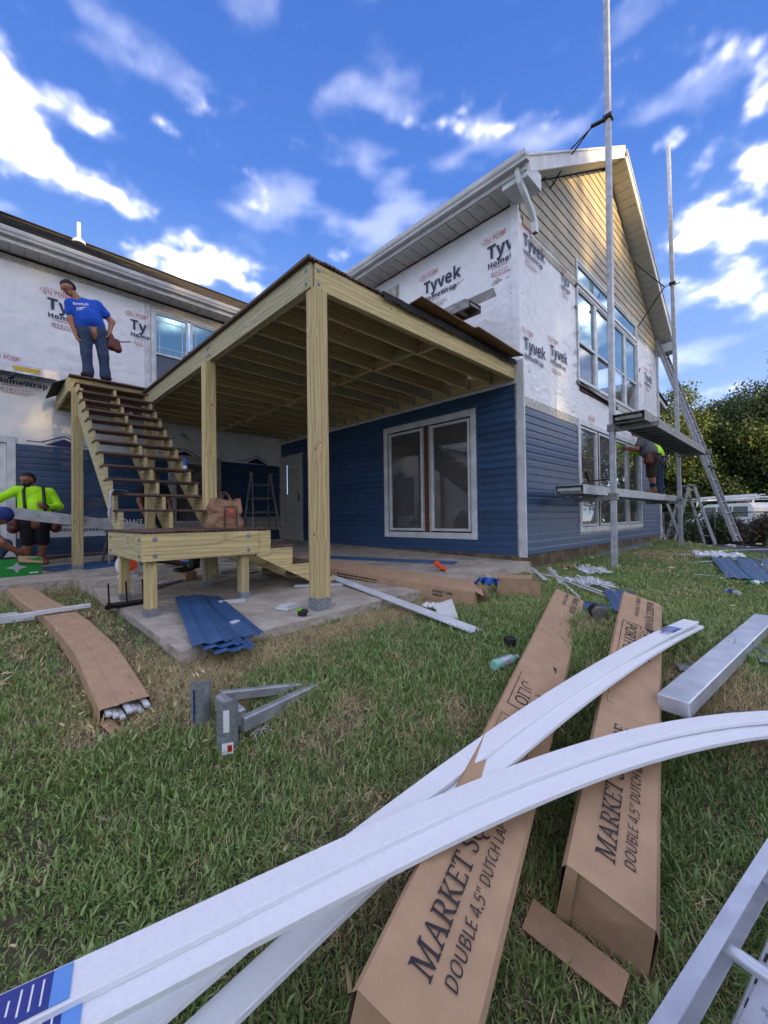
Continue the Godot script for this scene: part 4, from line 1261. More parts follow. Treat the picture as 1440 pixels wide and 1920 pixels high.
func stairs() -> void:
	rng.seed = 505
	var s := thing("staircase", "open timber stair of brown treads climbing from low landing to deck", "stairs")
	var Y := -0.085   # top of the low landing
	var rise := 0.192
	var run := 0.262
	# low landing: bolted frame on four legs
	var x0 := 0.95
	var x1 := 2.0
	var z1 := -3.93
	var z0 := -5.22
	var fr := Y - 0.03 - 0.118
	brd(s, "rim_board", M.lumber4, Vector3(x0, fr, z1), Vector3(x1, fr, z1), 0.038, 0.235)
	brd(s, "rim_board", wood(), Vector3(x0 + 0.02, fr, z1 - 0.021), Vector3(x0 + 0.02, fr, z0), 0.038, 0.232)
	brd(s, "rim_board", wood(), Vector3(x1 - 0.02, fr, z1 - 0.021), Vector3(x1 - 0.02, fr, z0), 0.038, 0.232)
	brd(s, "rim_board", wood(), Vector3(x0, fr, z0), Vector3(x1, fr, z0), 0.038, 0.235)
	for k in 2: brd(s, "joist", wood(), Vector3(x0 + 0.04, fr, z1 - 0.4 - 0.42 * k), Vector3(x1 - 0.04, fr, z1 - 0.4 - 0.42 * k), 0.038, 0.22)
	for q in [[1.04, -4.02], [1.04, -4.95], [1.89, -4.02], [1.89, -4.95]]: timber_post(s, q[0], q[1], Y - 0.27, 0.09, 0.07)
	for k in 2:
		for q in [x0 + 0.1, x1 - 0.1]: bolt(s, Vector3(q, fr - 0.07 + 0.14 * k, z1 + 0.019), Vector3.BACK)
		for q in [z1 - 0.07, z0 + 0.1]: bolt(s, Vector3(x0 + 0.001, fr - 0.07 + 0.14 * k, q), Vector3.LEFT)
	var x := x0 + 0.07
	while x < x1 + 0.06:
		deck_board(s, Vector3(x, Y - 0.026, (z1 + 0.012 + z0) / 2), z1 + 0.012 - z0, 0.133, comp())
		x += 0.136
	# main flight
	for q in [1.075, 1.58, 2.06]: stringer(s, q, -5.24, Y, rise, run, 12, wood(), Vector3.FORWARD, -0.02)
	for k in 12:
		var y := Y + rise * (k + 1)
		var zz := -5.24 - run * k - run / 2 + 0.015
		for e in 2:
			var m := comp()
			bx(s, "tread", m, Vector3(1.57, y + 0.013, zz + (0.068 if e == 0 else -0.068)), Vector3(1.06, 0.025, 0.132), 0.003)
	# upper landing
	var LY := Y + rise * 13
	var u0 := -8.40
	brd(s, "rim_board", M.lumber1, Vector3(0.99, LY - 0.15, u0 + 0.02), Vector3(0.99, LY - 0.15, BACK + 0.03), 0.038, 0.235)
	brd(s, "rim_board", wood(), Vector3(1.01, LY - 0.15, u0), Vector3(2.1, LY - 0.15, u0), 0.038, 0.235)
	brd(s, "rim_board", wood(), Vector3(1.01, LY - 0.15, BACK + 0.05), Vector3(2.1, LY - 0.15, BACK + 0.05), 0.038, 0.235)
	for k in 3: brd(s, "joist", wood(), Vector3(1.01, LY - 0.15, u0 - 0.4 * (k + 1)), Vector3(2.1, LY - 0.15, u0 - 0.4 * (k + 1)), 0.038, 0.22)
	for k in 12: bx(s, "decking_board", comp(), Vector3(1.56, LY - 0.013, u0 + 0.05 - k * 0.1365), Vector3(1.16, 0.025, 0.133), 0.003)
	timber_post(s, 1.06, -8.12, LY - 0.27, 0.14)
	var fp := bx(self, "roofing_felt", M.felt, Vector3(0.94, LY - 0.02, -9.3), Vector3(0.30, 0.012, 1.2), 0.003, Basis(Vector3.BACK, 0.5))
	tag(fp, "scrap of black felt hanging off the landing edge by the wall", "felt")
	# short flight down to the patio
	var Y2 := Y
	var st := 0.19
	for q in [-3.965, -4.55, -5.15]:
		var p := PackedVector2Array()
		p.append(Vector2(0, -0.03))
		for k in 3:
			p.append(Vector2(0.16 + 0.262 * k, -0.03 - st * k))
			p.append(Vector2(0.16 + 0.262 * k, -0.03 - st * (k + 1)))
		p.append(Vector2(0.16 + 0.262 * 2 + 0.30, -0.03 - st * 3))
		p.append(Vector2(0.16 + 0.262 * 2 + 0.30, -0.67))
		p.append(Vector2(0.16 + 0.262 * 2 + 0.06, -0.67))
		p.append(Vector2(0, -0.29))
		var r := PackedVector2Array()
		for i in p.size(): r.append(p[p.size() - 1 - i])
		var g := Mb.new()
		g.extrude(r, -0.019, 0.019)
		put(s, "stringer", g.mesh(), M.lumber4 if q > -4.0 else wood(), Vector3(x1 + 0.002, Y2, q))
	for k in 3:
		for e in 2: deck_board(s, Vector3(x1 + 0.16 + 0.262 * k + (0.066 + 0.13 * e) - (0.0), Y2 - 0.03 - st * (k + 1) + 0.002, -4.55), 1.24, 0.128, comp(), 0.0, "tread")
	deck_board(s, Vector3(x1 + 0.10, Y2 - 0.028, -4.55), 1.24, 0.128, comp())

# ---------- planks, poles, ladders ----------
func walk_plank(called: String, label: String, a: Vector3, e: Vector3, wide: float, tall: float, m: Material, group := "") -> Node3D:
	var o := thing(called, label, "plank", (a + e) / 2, 0.0, group)
	o.basis = Mb.aim(e - a)
	var l := (e - a).length()
	var ch := PackedVector2Array([Vector2(0, 0), Vector2(0.035, 0), Vector2(0.035, 0.004), Vector2(0.004, 0.004), Vector2(0.004, tall - 0.004), Vector2(0.035, tall - 0.004), Vector2(0.035, tall), Vector2(0, tall)])
	for s in [-1.0, 1.0]:
		var g := Mb.new()
		g.extrude(ch, -l / 2, l / 2, Transform3D(Basis.from_scale(Vector3(-s, 1, 1)), Vector3(s * wide / 2, -tall, 0)))
		put(o, "rail", g.mesh(), m)
		for k in int(l / 0.3):
			bx(o, "rivet", M.black, Vector3(s * (wide / 2 + 0.001), -tall * 0.45, -l / 2 + 0.15 + 0.3 * k), Vector3(0.004, 0.016, 0.016), 0.004)
	for k in int(l / 0.3): bx(o, "rung", m, Vector3(0, -tall + 0.03, -l / 2 + 0.15 + 0.3 * k), Vector3(wide - 0.02, 0.03, 0.06), 0.006)
	for k in 5: bx(o, "deck_strip", m, Vector3(-wide / 2 + 0.02 + (wide - 0.04) * (k + 0.5) / 5, -0.006, 0), Vector3((wide - 0.04) / 5 - 0.006, 0.012, l), 0.002)
	for s in [-1.0, 1.0]: bx(o, "end_cap", m, Vector3(0, -tall / 2, s * (l / 2 - 0.003)), Vector3(wide - 0.07, tall * 0.35, 0.006), 0.002)
	return o

func ladder(called: String, label: String, foot: Vector3, top: Vector3, across: Vector3, wide: float, depth := 0.075, thick := 0.03, m: Material = null, n := 0, group := "") -> Node3D:
	var o := thing(called, label, "ladder", foot, 0.0, group)
	var l := (top - foot).length()
	var y := (top - foot).normalized()
	var x := (across - y * across.dot(y)).normalized()
	o.basis = Basis(x, y, x.cross(y))
	if m == null: m = M.alu
	var ch := PackedVector2Array([Vector2(-depth / 2, 0), Vector2(depth / 2, 0), Vector2(depth / 2, thick), Vector2(depth / 2 - 0.004, thick), Vector2(depth / 2 - 0.004, 0.004), Vector2(-depth / 2 + 0.004, 0.004), Vector2(-depth / 2 + 0.004, thick), Vector2(-depth / 2, thick)])
	for s in [-1.0, 1.0]:
		var g := Mb.new()
		var bs := Basis(Vector3(0, 0, 1), Vector3(-s, 0, 0), Vector3(0, 1, 0))
		g.extrude(ch, 0, l, Transform3D(bs, Vector3(s * wide / 2, 0, 0)), true)
		put(o, "rail", g.mesh(), m)
		var pad := Mb.new()
		pad.box(Vector3(s * (wide / 2 - thick / 2 * s * s), 0.02, 0), Vector3(thick + 0.02, 0.05, depth + 0.02), 0.005)
		put(o, "foot", pad.mesh(), M.rubber)
	if n == 0: n = int(l / 0.305)
	if not cache.has("rung%.2f" % wide):
		var g := Mb.new()
		g.tube([Vector3(-wide / 2 - 0.006, 0, 0), Vector3(wide / 2 + 0.006, 0, 0)], [0.016], 10)
		cache["rung%.2f" % wide] = g.mesh()
	for k in n:
		put(o, "rung", cache["rung%.2f" % wide], m, Vector3(0, 0.2 + 0.305 * k, 0))
		for s in [-1.0, 1.0]: bx(o, "rung_end", M.black, Vector3(s * (wide / 2 + 0.004), 0.2 + 0.305 * k, 0), Vector3(0.004, 0.02, 0.02), 0.003)
	return o

func jack(o: Node3D, y: float, side: float, reach: float) -> void:
	# pump-jack bracket: collar round the pole, arm, brace and foot pump; local to the pole
	bx(o, "jack_collar", M.alu_old, Vector3(0, y - 0.02, 0), Vector3(0.12, 0.11, 0.13), 0.006)
	brd(o, "bracket_arm", M.alu_old, Vector3(0, y - 0.05, 0.05 * side), Vector3(0, y - 0.05, reach * side), 0.05, 0.075, 0.004)
	bx(o, "arm_stop", M.zinc, Vector3(0, y + 0.0, reach * side), Vector3(0.03, 0.09, 0.02), 0.003)

func scaffold() -> void:
	rng.seed = 606
	var feet := [Vector3(7.04, -0.815, -2.1), Vector3(11.95, -0.745, -2.1)]
	var tops := [Vector3(7.25, 9.4, -2.1), Vector3(11.54, 8.55, -2.1)]
	var lab := ["tall aluminium scaffold pole with crank jack beside the lower window", "tall aluminium scaffold pole standing by the far end of the gable wall"]
	for i in 2:
		var o := thing("scaffold_pole", lab[i], "scaffold", feet[i], 0.0, "scaffold poles along the gable wall")
		var up: Vector3 = (tops[i] - feet[i]).normalized()
		o.basis = Basis(Vector3.BACK.cross(up).normalized() * -1.0, up, Vector3.BACK)
		o.basis = Basis(up.cross(Vector3.BACK).normalized(), up, Vector3.BACK)
		var l: float = (tops[i] - feet[i]).length()
		bx(o, "pole", M.alu, Vector3(0, l / 2, 0), Vector3(0.082, l, 0.082), 0.008)
		bx(o, "pole_facing", M.rubber, Vector3(0.0435, l / 2 + 0.1, 0), Vector3(0.004, l - 0.3, 0.05), 0.001)
		if i == 1: bx(o, "pole", M.alu_bright, Vector3(0, l - 0.6, 0), Vector3(0.09, 1.4, 0.06), 0.006)
		bx(o, "pole_foot", M.zinc, Vector3(0, 0.01, 0), Vector3(0.15, 0.012, 0.15), 0.002)
		jack(o, 2.20 - 0.02 * i, 1.0, 0.62)
		jack(o, 1.12 if i == 0 else 1.08, -1.0, 0.70)
		# crank, clamps and pump bar
		for k in 3: bx(o, "clamp", M.blackpaint, Vector3(0.055, 1.12 + [0.0, 0.38, 0.55][k], 0.01), Vector3(0.05, 0.06, 0.09), 0.008)
		for k in 2: bx(o, "clamp_bolt", M.zinc, Vector3(0.09, 1.5 + 0.17 * k, 0.03), Vector3(0.03, 0.03, 0.03), 0.008)
		var g := Mb.new()
		g.tube([Vector3(0, 1.38, -0.04), Vector3(-0.05, 1.36, -0.30), Vector3(-0.06, 1.36, -0.36)], [0.012], 8)
		g.tube([Vector3(-0.05, 1.36, -0.34), Vector3(-0.12, 1.52, -0.37)], [0.02], 8)
		put(o, "crank_handle", g.mesh(), M.blackpaint)
		bx(o, "drive_bar", M.blackpaint, Vector3(0.05, 1.33, 0.0), Vector3(0.02, 0.5, 0.02), 0.004)
		if i == 0: bx(o, "sticker", M.teal, Vector3(-0.002, 1.34, 0.0415), Vector3(0.05, 0.22, 0.002), 0.0)
		# stand-off brace to the roof
		var br: float = [7.15, 6.15][i]
		bx(o, "brace_clamp", M.blackpaint, Vector3(0.0, br + 0.05, 0.0), Vector3(0.13, 0.07, 0.13), 0.008)
		var t := Mb.new()
		if i == 0:
			t.tube([Vector3(0, br + 0.05, 0.02), Vector3(-0.16, br - 0.06, -0.2)], [0.03], 8)
			t.tube([Vector3(-0.14, br - 0.05, -0.18), Vector3(-0.42, br - 0.55, -0.65), Vector3(-0.62, br - 0.98, -1.05)], [0.012], 6)
			t.tube([Vector3(-0.14, br - 0.05, -0.2), Vector3(-0.25, br - 0.45, -0.55), Vector3(-0.10, br - 0.78, -1.05)], [0.012], 6)
		else:
			t.tube([Vector3(0, br + 0.05, 0), Vector3(-0.22, br - 0.05, -0.12), Vector3(-0.75, br + 0.55, -0.6)], [0.012], 6)
			t.tube([Vector3(-0.22, br - 0.05, -0.12), Vector3(-0.15, br - 0.75, -0.7)], [0.012], 6)
			t.tube([Vector3(0.06, br + 0.05, 0.04), Vector3(0.24, br + 0.12, 0.1)], [0.012], 6)
		put(o, "stay", t.mesh(), M.blackpaint)
		if i == 0:
			for k in 2:
				var w := Mb.new()
				var c := [Vector3(-0.62, br - 0.95, -1.05), Vector3(-0.08, br - 0.75, -1.05)]
				w.extrude(PackedVector2Array([Vector2(-0.2, 0), Vector2(0.2, 0), Vector2(0.02, 0.24)]), -0.04, 0.04)
				put(o, "roof_bracket", w.mesh(), M.blackpaint, c[k] + Vector3(0.02, -0.12, 0.02), Basis(Vector3.BACK, 0.58).scaled_local(Vector3.ONE * (1.0 if k == 0 else 0.6)))
	walk_plank("walk_plank", "upper aluminium scaffold plank used as a work bench, above the workers", Vector3(6.72, 1.49, -1.78), Vector3(11.75, 1.49, -1.78), 0.42, 0.14, M.alu_old)
	walk_plank("walk_plank", "lower aluminium scaffold plank with two workers standing on it", Vector3(6.35, 0.46, -2.50), Vector3(12.75, 0.46, -2.50), 0.42, 0.14, M.alu)

func ladders() -> void:
	ladder("extension_ladder", "long aluminium extension ladder leaning up to the far roof corner", Vector3(13.6, G(13.6, -1.2), -1.2), Vector3(14.25, 5.3, -3.02), Vector3(0.97, 0, 0.12), 0.42, 0.08, 0.03, M.alu, 0)
	ladder("extension_ladder", "upper section of the ladder sliding on the one leaning at the far corner", Vector3(13.86, 1.2, -1.74), Vector3(14.33, 5.6, -3.06), Vector3(0.97, 0, 0.12), 0.36, 0.07, 0.03, M.alu, 0)
	# multi-position ladder standing open under the deck
	var st := thing("step_ladder", "open aluminium articulated step ladder standing under the deck near the storm door", "ladder", Vector3(4.35, patio_y(4.5, -8.4), -8.35), -0.25)
	for e in 2:
		var lean := 0.62 if e == 0 else -0.62
		for s in [-1.0, 1.0]:
			brd(st, "rail", M.alu_old, Vector3(s * 0.30, 0.02, lean), Vector3(s * 0.19, 1.62, lean * 0.08), 0.03, 0.07, 0.004)
		for k in 5:
			var t := 0.16 + 0.30 * k
			var f := t / 1.6
			brd(st, "rung", M.alu_old, Vector3(-0.30 + 0.11 * f, t, lean * (1 - f * 0.92)), Vector3(0.30 - 0.11 * f, t, lean * (1 - f * 0.92)), 0.05, 0.03, 0.004)
	for s in [-1.0, 1.0]:
		bx(st, "hinge", M.black, Vector3(s * 0.19, 1.63, 0), Vector3(0.05, 0.12, 0.14), 0.01)
		bx(st, "lock_knob", M.yellow, Vector3(s * 0.23, 1.6, 0.03), Vector3(0.03, 0.05, 0.05), 0.008)
	# step ladders by the fence
	for i in 2:
		var at: Vector3 = [Vector3(15.4, 0, -2.5), Vector3(14.35, 0, -3.1)][i]
		at.y = G(at.x, at.z)
		var o := thing("step_ladder", ["grey step ladder with rounded top standing open by the chain-link fence", "aluminium step ladder leaning at the concrete wall past the siding"][i], "ladder", at, 0.6 if i == 0 else 1.0)
		var tall := 1.75 if i == 0 else 1.35
		for e in 2:
			var lean := 0.55 if e == 0 else -0.55
			for s in [-1.0, 1.0]: brd(o, "rail", M.alu, Vector3(s * 0.28, 0.0, lean), Vector3(s * 0.20, tall, lean * 0.12), 0.03, 0.08, 0.006)
			for k in 5: brd(o, "step", M.alu_old, Vector3(-0.25, 0.25 + 0.29 * k, lean * (1 - (0.25 + 0.29 * k) / tall * 0.88)), Vector3(0.25, 0.25 + 0.29 * k, lean * (1 - (0.25 + 0.29 * k) / tall * 0.88)), 0.08, 0.025, 0.004)
		bx(o, "top_cap", M.alu_old, Vector3(0, tall + 0.02, 0), Vector3(0.46, 0.06, 0.22), 0.015)
	# long planks in front of the main wall
	walk_plank("walk_plank", "aluminium walk plank set as a sloping bench in front of the bearded worker", Vector3(-1.6, 0.55, -8.55), Vector3(2.25, -0.09, -8.35), 0.32, 0.17, M.alu_bright, "")
	var wp := walk_plank("walk_plank", "white aluminium plank with yellow sticker against the wrapped wall left of the landing", Vector3(-3.4, 2.82, -9.80), Vector3(0.98, 2.80, -9.80), 0.32, 0.16, M.alu_bright, "")
	bx(wp, "sticker", M.yellow, Vector3(-0.163, -0.08, 1.75), Vector3(0.003, 0.075, 0.36), 0.0)
	for k in 2: 
		var tr := thing("sawhorse", ["folding trestle carrying the sloping plank near the door", "folding trestle carrying the sloping plank beside the stair"][k], "trestle", Vector3([-0.9, 1.6][k], 0, -8.5))
		var ty: float = [0.25, -0.2][k]
		for s in [-1.0, 1.0]:
			for e in [-1.0, 1.0]: brd(tr, "leg", M.alu_old, Vector3(s * 0.1, patio_y(0.9, -8.5), e * 0.28), Vector3(s * 0.05, ty, e * 0.08), 0.03, 0.04)
		bx(tr, "top_bar", M.alu_old, Vector3(0, ty + 0.02, 0), Vector3(0.14, 0.05, 0.5), 0.006)

# ---------- trees, hedge, fence, vehicle ----------
func leaf_clump(sd: int, leaves: int, rad: float, len: float) -> ArrayMesh:
	rng.seed = sd
	var g := Mb.new()
	g.colored = true
	for i in leaves:
		var p := Vector3(rng.randfn(), rng.randfn(), rng.randfn()) * rad * 0.55
		var d := (p.normalized() + Vector3(rng.randf_range(-1, 1), rng.randf_range(-1.2, 0.4), rng.randf_range(-1, 1))).normalized()
		var s := d.cross(Vector3(rng.randf_range(-1, 1), 1.2, rng.randf_range(-1, 1))).normalized()
		var l := len * rng.randf_range(0.7, 1.25)
		var k := rng.randf_range(0.7, 1.3)
		g.col = Color(k, k * rng.randf_range(0.93, 1.05), k)
		var m := p + d * l * 0.5 + Vector3.UP * l * 0.08
		var e := p + d * l
		g.tri(p, m + s * l * 0.34, e)
		g.tri(p, e, m - s * l * 0.34)
	return g.mesh()

func crown(parent: Node, lobes: Array, per: float, clumps: Array, lo: Color, hi: Color, sd: int, called := "crown", gaps := 0.0) -> void:
	rng.seed = sd
	var ts := []
	var cs := []
	for l in lobes:   # [centre, radii, density]
		var n := int(per * l[1].x * l[1].z * 1.6 + 6)
		for i in n:
			var v := Vector3(rng.randfn(), rng.randfn(), rng.randfn()).normalized()
			var r := pow(rng.randf(), 0.42)
			var p: Vector3 = l[0] + v * l[1] * r * (1.0 + 0.25 * nz.get_noise_3dv(v * 90.0 + l[0] * 40.0))
			if gaps > 0.0 and nz.get_noise_3dv(p * 45.0) > 0.42 - gaps: continue
			var s := rng.randf_range(0.7, 1.35)
			ts.append(Transform3D(Basis(Vector3(rng.randf() - 0.5, rng.randf() - 0.5, rng.randf() - 0.5).normalized(), rng.randf() * TAU).scaled(Vector3.ONE * s), p))
			var t := clampf(0.5 + nz.get_noise_3dv(p * 25.0) * 0.8 + rng.randf_range(-0.25, 0.25), 0, 1)
			cs.append(lo.lerp(hi, t))
	for k in clumps.size():
		var mm := MultiMesh.new()
		mm.transform_format = MultiMesh.TRANSFORM_3D
		mm.use_colors = true
		mm.mesh = clumps[k]
		var ids := range(k, ts.size(), clumps.size())
		mm.instance_count = ids.size()
		for i in ids.size():
			mm.set_instance_transform(i, ts[ids[i]])
			mm.set_instance_color(i, cs[ids[i]])
		var o := MultiMeshInstance3D.new()
		o.multimesh = mm
		o.material_override = M.leaf
		o.name = called
		o.set_meta("kind", "stuff")
		parent.add_child(o, true)

func tree(label: String, at: Vector3, tall: float, wide: float, sd: int, lo: Color, hi: Color, per: float, clumps: Array, group: String, low := 0.25, gaps := 0.0) -> void:
	rng.seed = sd
	var o := thing("tree", label, "tree", at, 0.0, group)
	var g := Mb.new()
	var pts := []
	var rs := []
	var bend := Vector3(rng.randf_range(-0.5, 0.5), 0, rng.randf_range(-0.5, 0.5))
	for i in 7:
		var t := i / 6.0
		pts.append(Vector3.UP * tall * 0.82 * t + bend * sin(t * 2.0) + Vector3(rng.randf_range(-0.1, 0.1), -0.2 if i == 0 else 0.0, rng.randf_range(-0.1, 0.1)))
		rs.append(tall * 0.02 * (1.25 - t) * (1.3 if i == 0 else 1.0))
	g.tube(pts, rs, 9)
	var lobes := []
	var n := int(9 + wide * 1.6)
	for i in n:
		var h := low + (0.98 - low) * (i + rng.randf()) / n
		var a := i * 2.4 + rng.randf_range(-0.5, 0.5)
		var prof := sin(PI * clampf((h - low * 0.55) / (1.12 - low * 0.55), 0.05, 1.0))
		var reach := wide * 0.5 * prof * rng.randf_range(0.45, 0.95)
		var c := Vector3(cos(a) * reach, tall * h, sin(a) * reach) + bend * 0.8
		var base: Vector3 = pts[clampi(int(h * 0.75 / 0.82 * 6.0), 0, 5)]
		var mid := (base + c) * 0.5 + Vector3.UP * 0.2
		g.tube([base, mid, c], [tall * 0.006 * (1.4 - h), tall * 0.004 * (1.3 - h), 0.015], 6)
		var r := wide * rng.randf_range(0.17, 0.27)
		lobes.append([c, Vector3(r, r * rng.randf_range(0.65, 0.95), r)])
	put(o, "trunk", g.mesh(), M.bark)
	crown(o, lobes, per, clumps, lo, hi, sd + 7, "crown", gaps)

func bush(called: String, label: String, at: Vector3, size: Vector3, sd: int, lo: Color, hi: Color, clumps: Array, group: String) -> void:
	var o := thing(called, label, "bush", at, 0.0, group)
	rng.seed = sd
	var g := Mb.new()
	var lobes := []
	for i in 7:
		var c := Vector3(rng.randf_range(-0.75, 0.75) * size.x, rng.randf_range(0.25, 0.8) * size.y, rng.randf_range(-0.6, 0.6) * size.z)
		lobes.append([c, Vector3(size.x * 0.5, size.y * 0.4, size.z * 0.55)])
		g.tube([Vector3(c.x * 0.3, -0.1, c.z * 0.3), c * 0.6, c], [0.025, 0.015, 0.006], 5)
	put(o, "stem", g.mesh(), M.bark)
	crown(o, lobes, 210.0, clumps, lo, hi, sd + 3, "foliage")

func vegetation() -> void:
	var lf := sm("leaf", Color.WHITE, 0.5)
	lf.vertex_color_use_as_albedo = true
	lf.backlight_enabled = true
	lf.backlight = Color(0.5, 0.55, 0.2)
	var big := [leaf_clump(1, 14, 0.42, 0.24), leaf_clump(2, 14, 0.42, 0.22)]
	var mid := [leaf_clump(3, 16, 0.30, 0.15), leaf_clump(4, 14, 0.32, 0.17), leaf_clump(5, 18, 0.28, 0.13)]
	var small := [leaf_clump(6, 18, 0.14, 0.085), leaf_clump(7, 18, 0.13, 0.075)]
	# woodland edge beyond the fence
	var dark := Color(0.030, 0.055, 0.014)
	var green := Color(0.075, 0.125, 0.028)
	var gold := Color(0.17, 0.19, 0.035)  # yellow of the low sun put into the leaf colour
	var spots := [[31.0, -6.5, 9.5, 5.0, 0, "slender tree with loose crown tinted sunlit yellow rising beside the porch roof"], [34.5, -5.0, 7.6, 6.5, 1, "broad dark green tree behind the leaning ladder"], [36.0, -2.2, 8.6, 6.5, 2, "leafy tree standing over the parked white vehicle"], [37.5, 1.0, 11.5, 7.5, 1, "tall dense green tree at the end of the tree line"], [40.0, -3.8, 9.5, 7.0, 3, "tree tinted as shaded farther back between the woodland crowns"], [38.5, 4.5, 11.0, 7.5, 1, "large tree continuing the woodland edge past the driveway"], [33.0, -9.0, 8.0, 5.5, 3, "tree tinted as shaded behind the porch of the house"], [42.0, 0.5, 11.0, 8.0, 3, "tall back-row tree above the parked vehicle"]]
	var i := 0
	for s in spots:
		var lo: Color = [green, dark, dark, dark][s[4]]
		var hi: Color = [gold, green, Color(0.11, 0.15, 0.03), Color(0.06, 0.09, 0.02)][s[4]]  # the darkest tone puts shade into the leaves of the farther trees
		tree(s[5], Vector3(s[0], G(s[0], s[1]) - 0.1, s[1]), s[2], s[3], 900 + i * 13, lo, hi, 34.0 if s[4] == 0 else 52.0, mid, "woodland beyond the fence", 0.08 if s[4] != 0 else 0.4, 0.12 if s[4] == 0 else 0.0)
		i += 1
	for k in 7:
		var x := 31.0 + k * 1.3
		var z := -8.0 + k * 2.1
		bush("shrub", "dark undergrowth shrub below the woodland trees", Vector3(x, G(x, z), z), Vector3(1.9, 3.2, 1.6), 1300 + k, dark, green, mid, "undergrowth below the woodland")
	# hedge against the chain-link fence
	for k in 7:
		var t := k / 6.0
		var p := Vector3(18.6, 0, -3.2).lerp(Vector3(22.4, 0, 0.9), t)
		var warm := k == 2 or k == 3
		bush("hedge_bush", "reddish brown hedge bush behind the chain-link fence" if warm else "dark green hedge bush behind the chain-link fence", Vector3(p.x, G(p.x, p.z) - 0.05, p.z), Vector3(0.75, 1.12, 0.5), 1400 + k, Color(0.05, 0.035, 0.02) if warm else Color(0.03, 0.05, 0.014), Color(0.11, 0.075, 0.04) if warm else (Color(0.16, 0.17, 0.04) if k == 4 else Color(0.07, 0.10, 0.03)), small, "hedge along the chain-link fence")
	# trees across the garden, behind the camera: they keep the low sun off all but the gable
	var row := []
	rng.seed = 41
	for k in 24:
		var x := -26.0 + (k % 12) * 4.4 + (2.2 if k >= 12 else 0.0)
		var tall := 19.8 if x < 3.4 else 15.3
		row.append([x + rng.randf_range(-0.6, 0.6), 39.0 + (6.0 if k >= 12 else 0.0) + rng.randf_range(-1.2, 1.2), tall + rng.randf_range(-1.0, 1.3) - (0.6 if k >= 12 else 0.0)])
	for k in row.size():
		var s: Array = row[k]
		tree("tall leafy tree in the row across the garden", Vector3(s[0], -1.3, s[1]), s[2], 6.8, 2000 + k * 17, dark, green, 24.0, big, "tree row across the garden", 0.10)

func fence() -> void:
	var o := thing("chain_link_fence", "green chain-link fence along the driveway with a hedge behind it", "fence")
	var a := Vector3(17.6, 0, -3.6)
	var e := Vector3(22.6, 0, 1.6)
	var n := 4
	for i in n + 1:
		var p := a.lerp(e, float(i) / n)
		var y := G(p.x, p.z)
		brd(o, "fence_post", M.alu_old, Vector3(p.x, y - 0.05, p.z), Vector3(p.x, 0.06, p.z), 0.05, 0.05, 0.015)
	brd(o, "top_rail", M.fence, Vector3(a.x, 0.03, a.z), Vector3(e.x, 0.03, e.z), 0.04, 0.04, 0.012)
	var g := Mb.new()
	var l := a.distance_to(e)
	var d := (e - a).normalized()
	var k := -1.3
	while k < l:
		for s in 2:
			var x0 := k if s == 0 else k + 1.24
			var x1 := k + 1.24 if s == 0 else k
			var f0 := clampf(x0, 0, l)
			var f1 := clampf(x1, 0, l)
			if f0 == f1: continue
			var y0 := lerpf(-1.22, 0.02, (f0 - x0) / (x1 - x0))
			var y1 := lerpf(-1.22, 0.02, (f1 - x0) / (x1 - x0))
			g.bar(a + d * f0 + Vector3.UP * y0, a + d * f1 + Vector3.UP * y1, 0.004, 0.004)
		k += 0.075
	var w := put(o, "chain_mesh", g.mesh(), M.fence)
	w.set_meta("kind", "stuff")

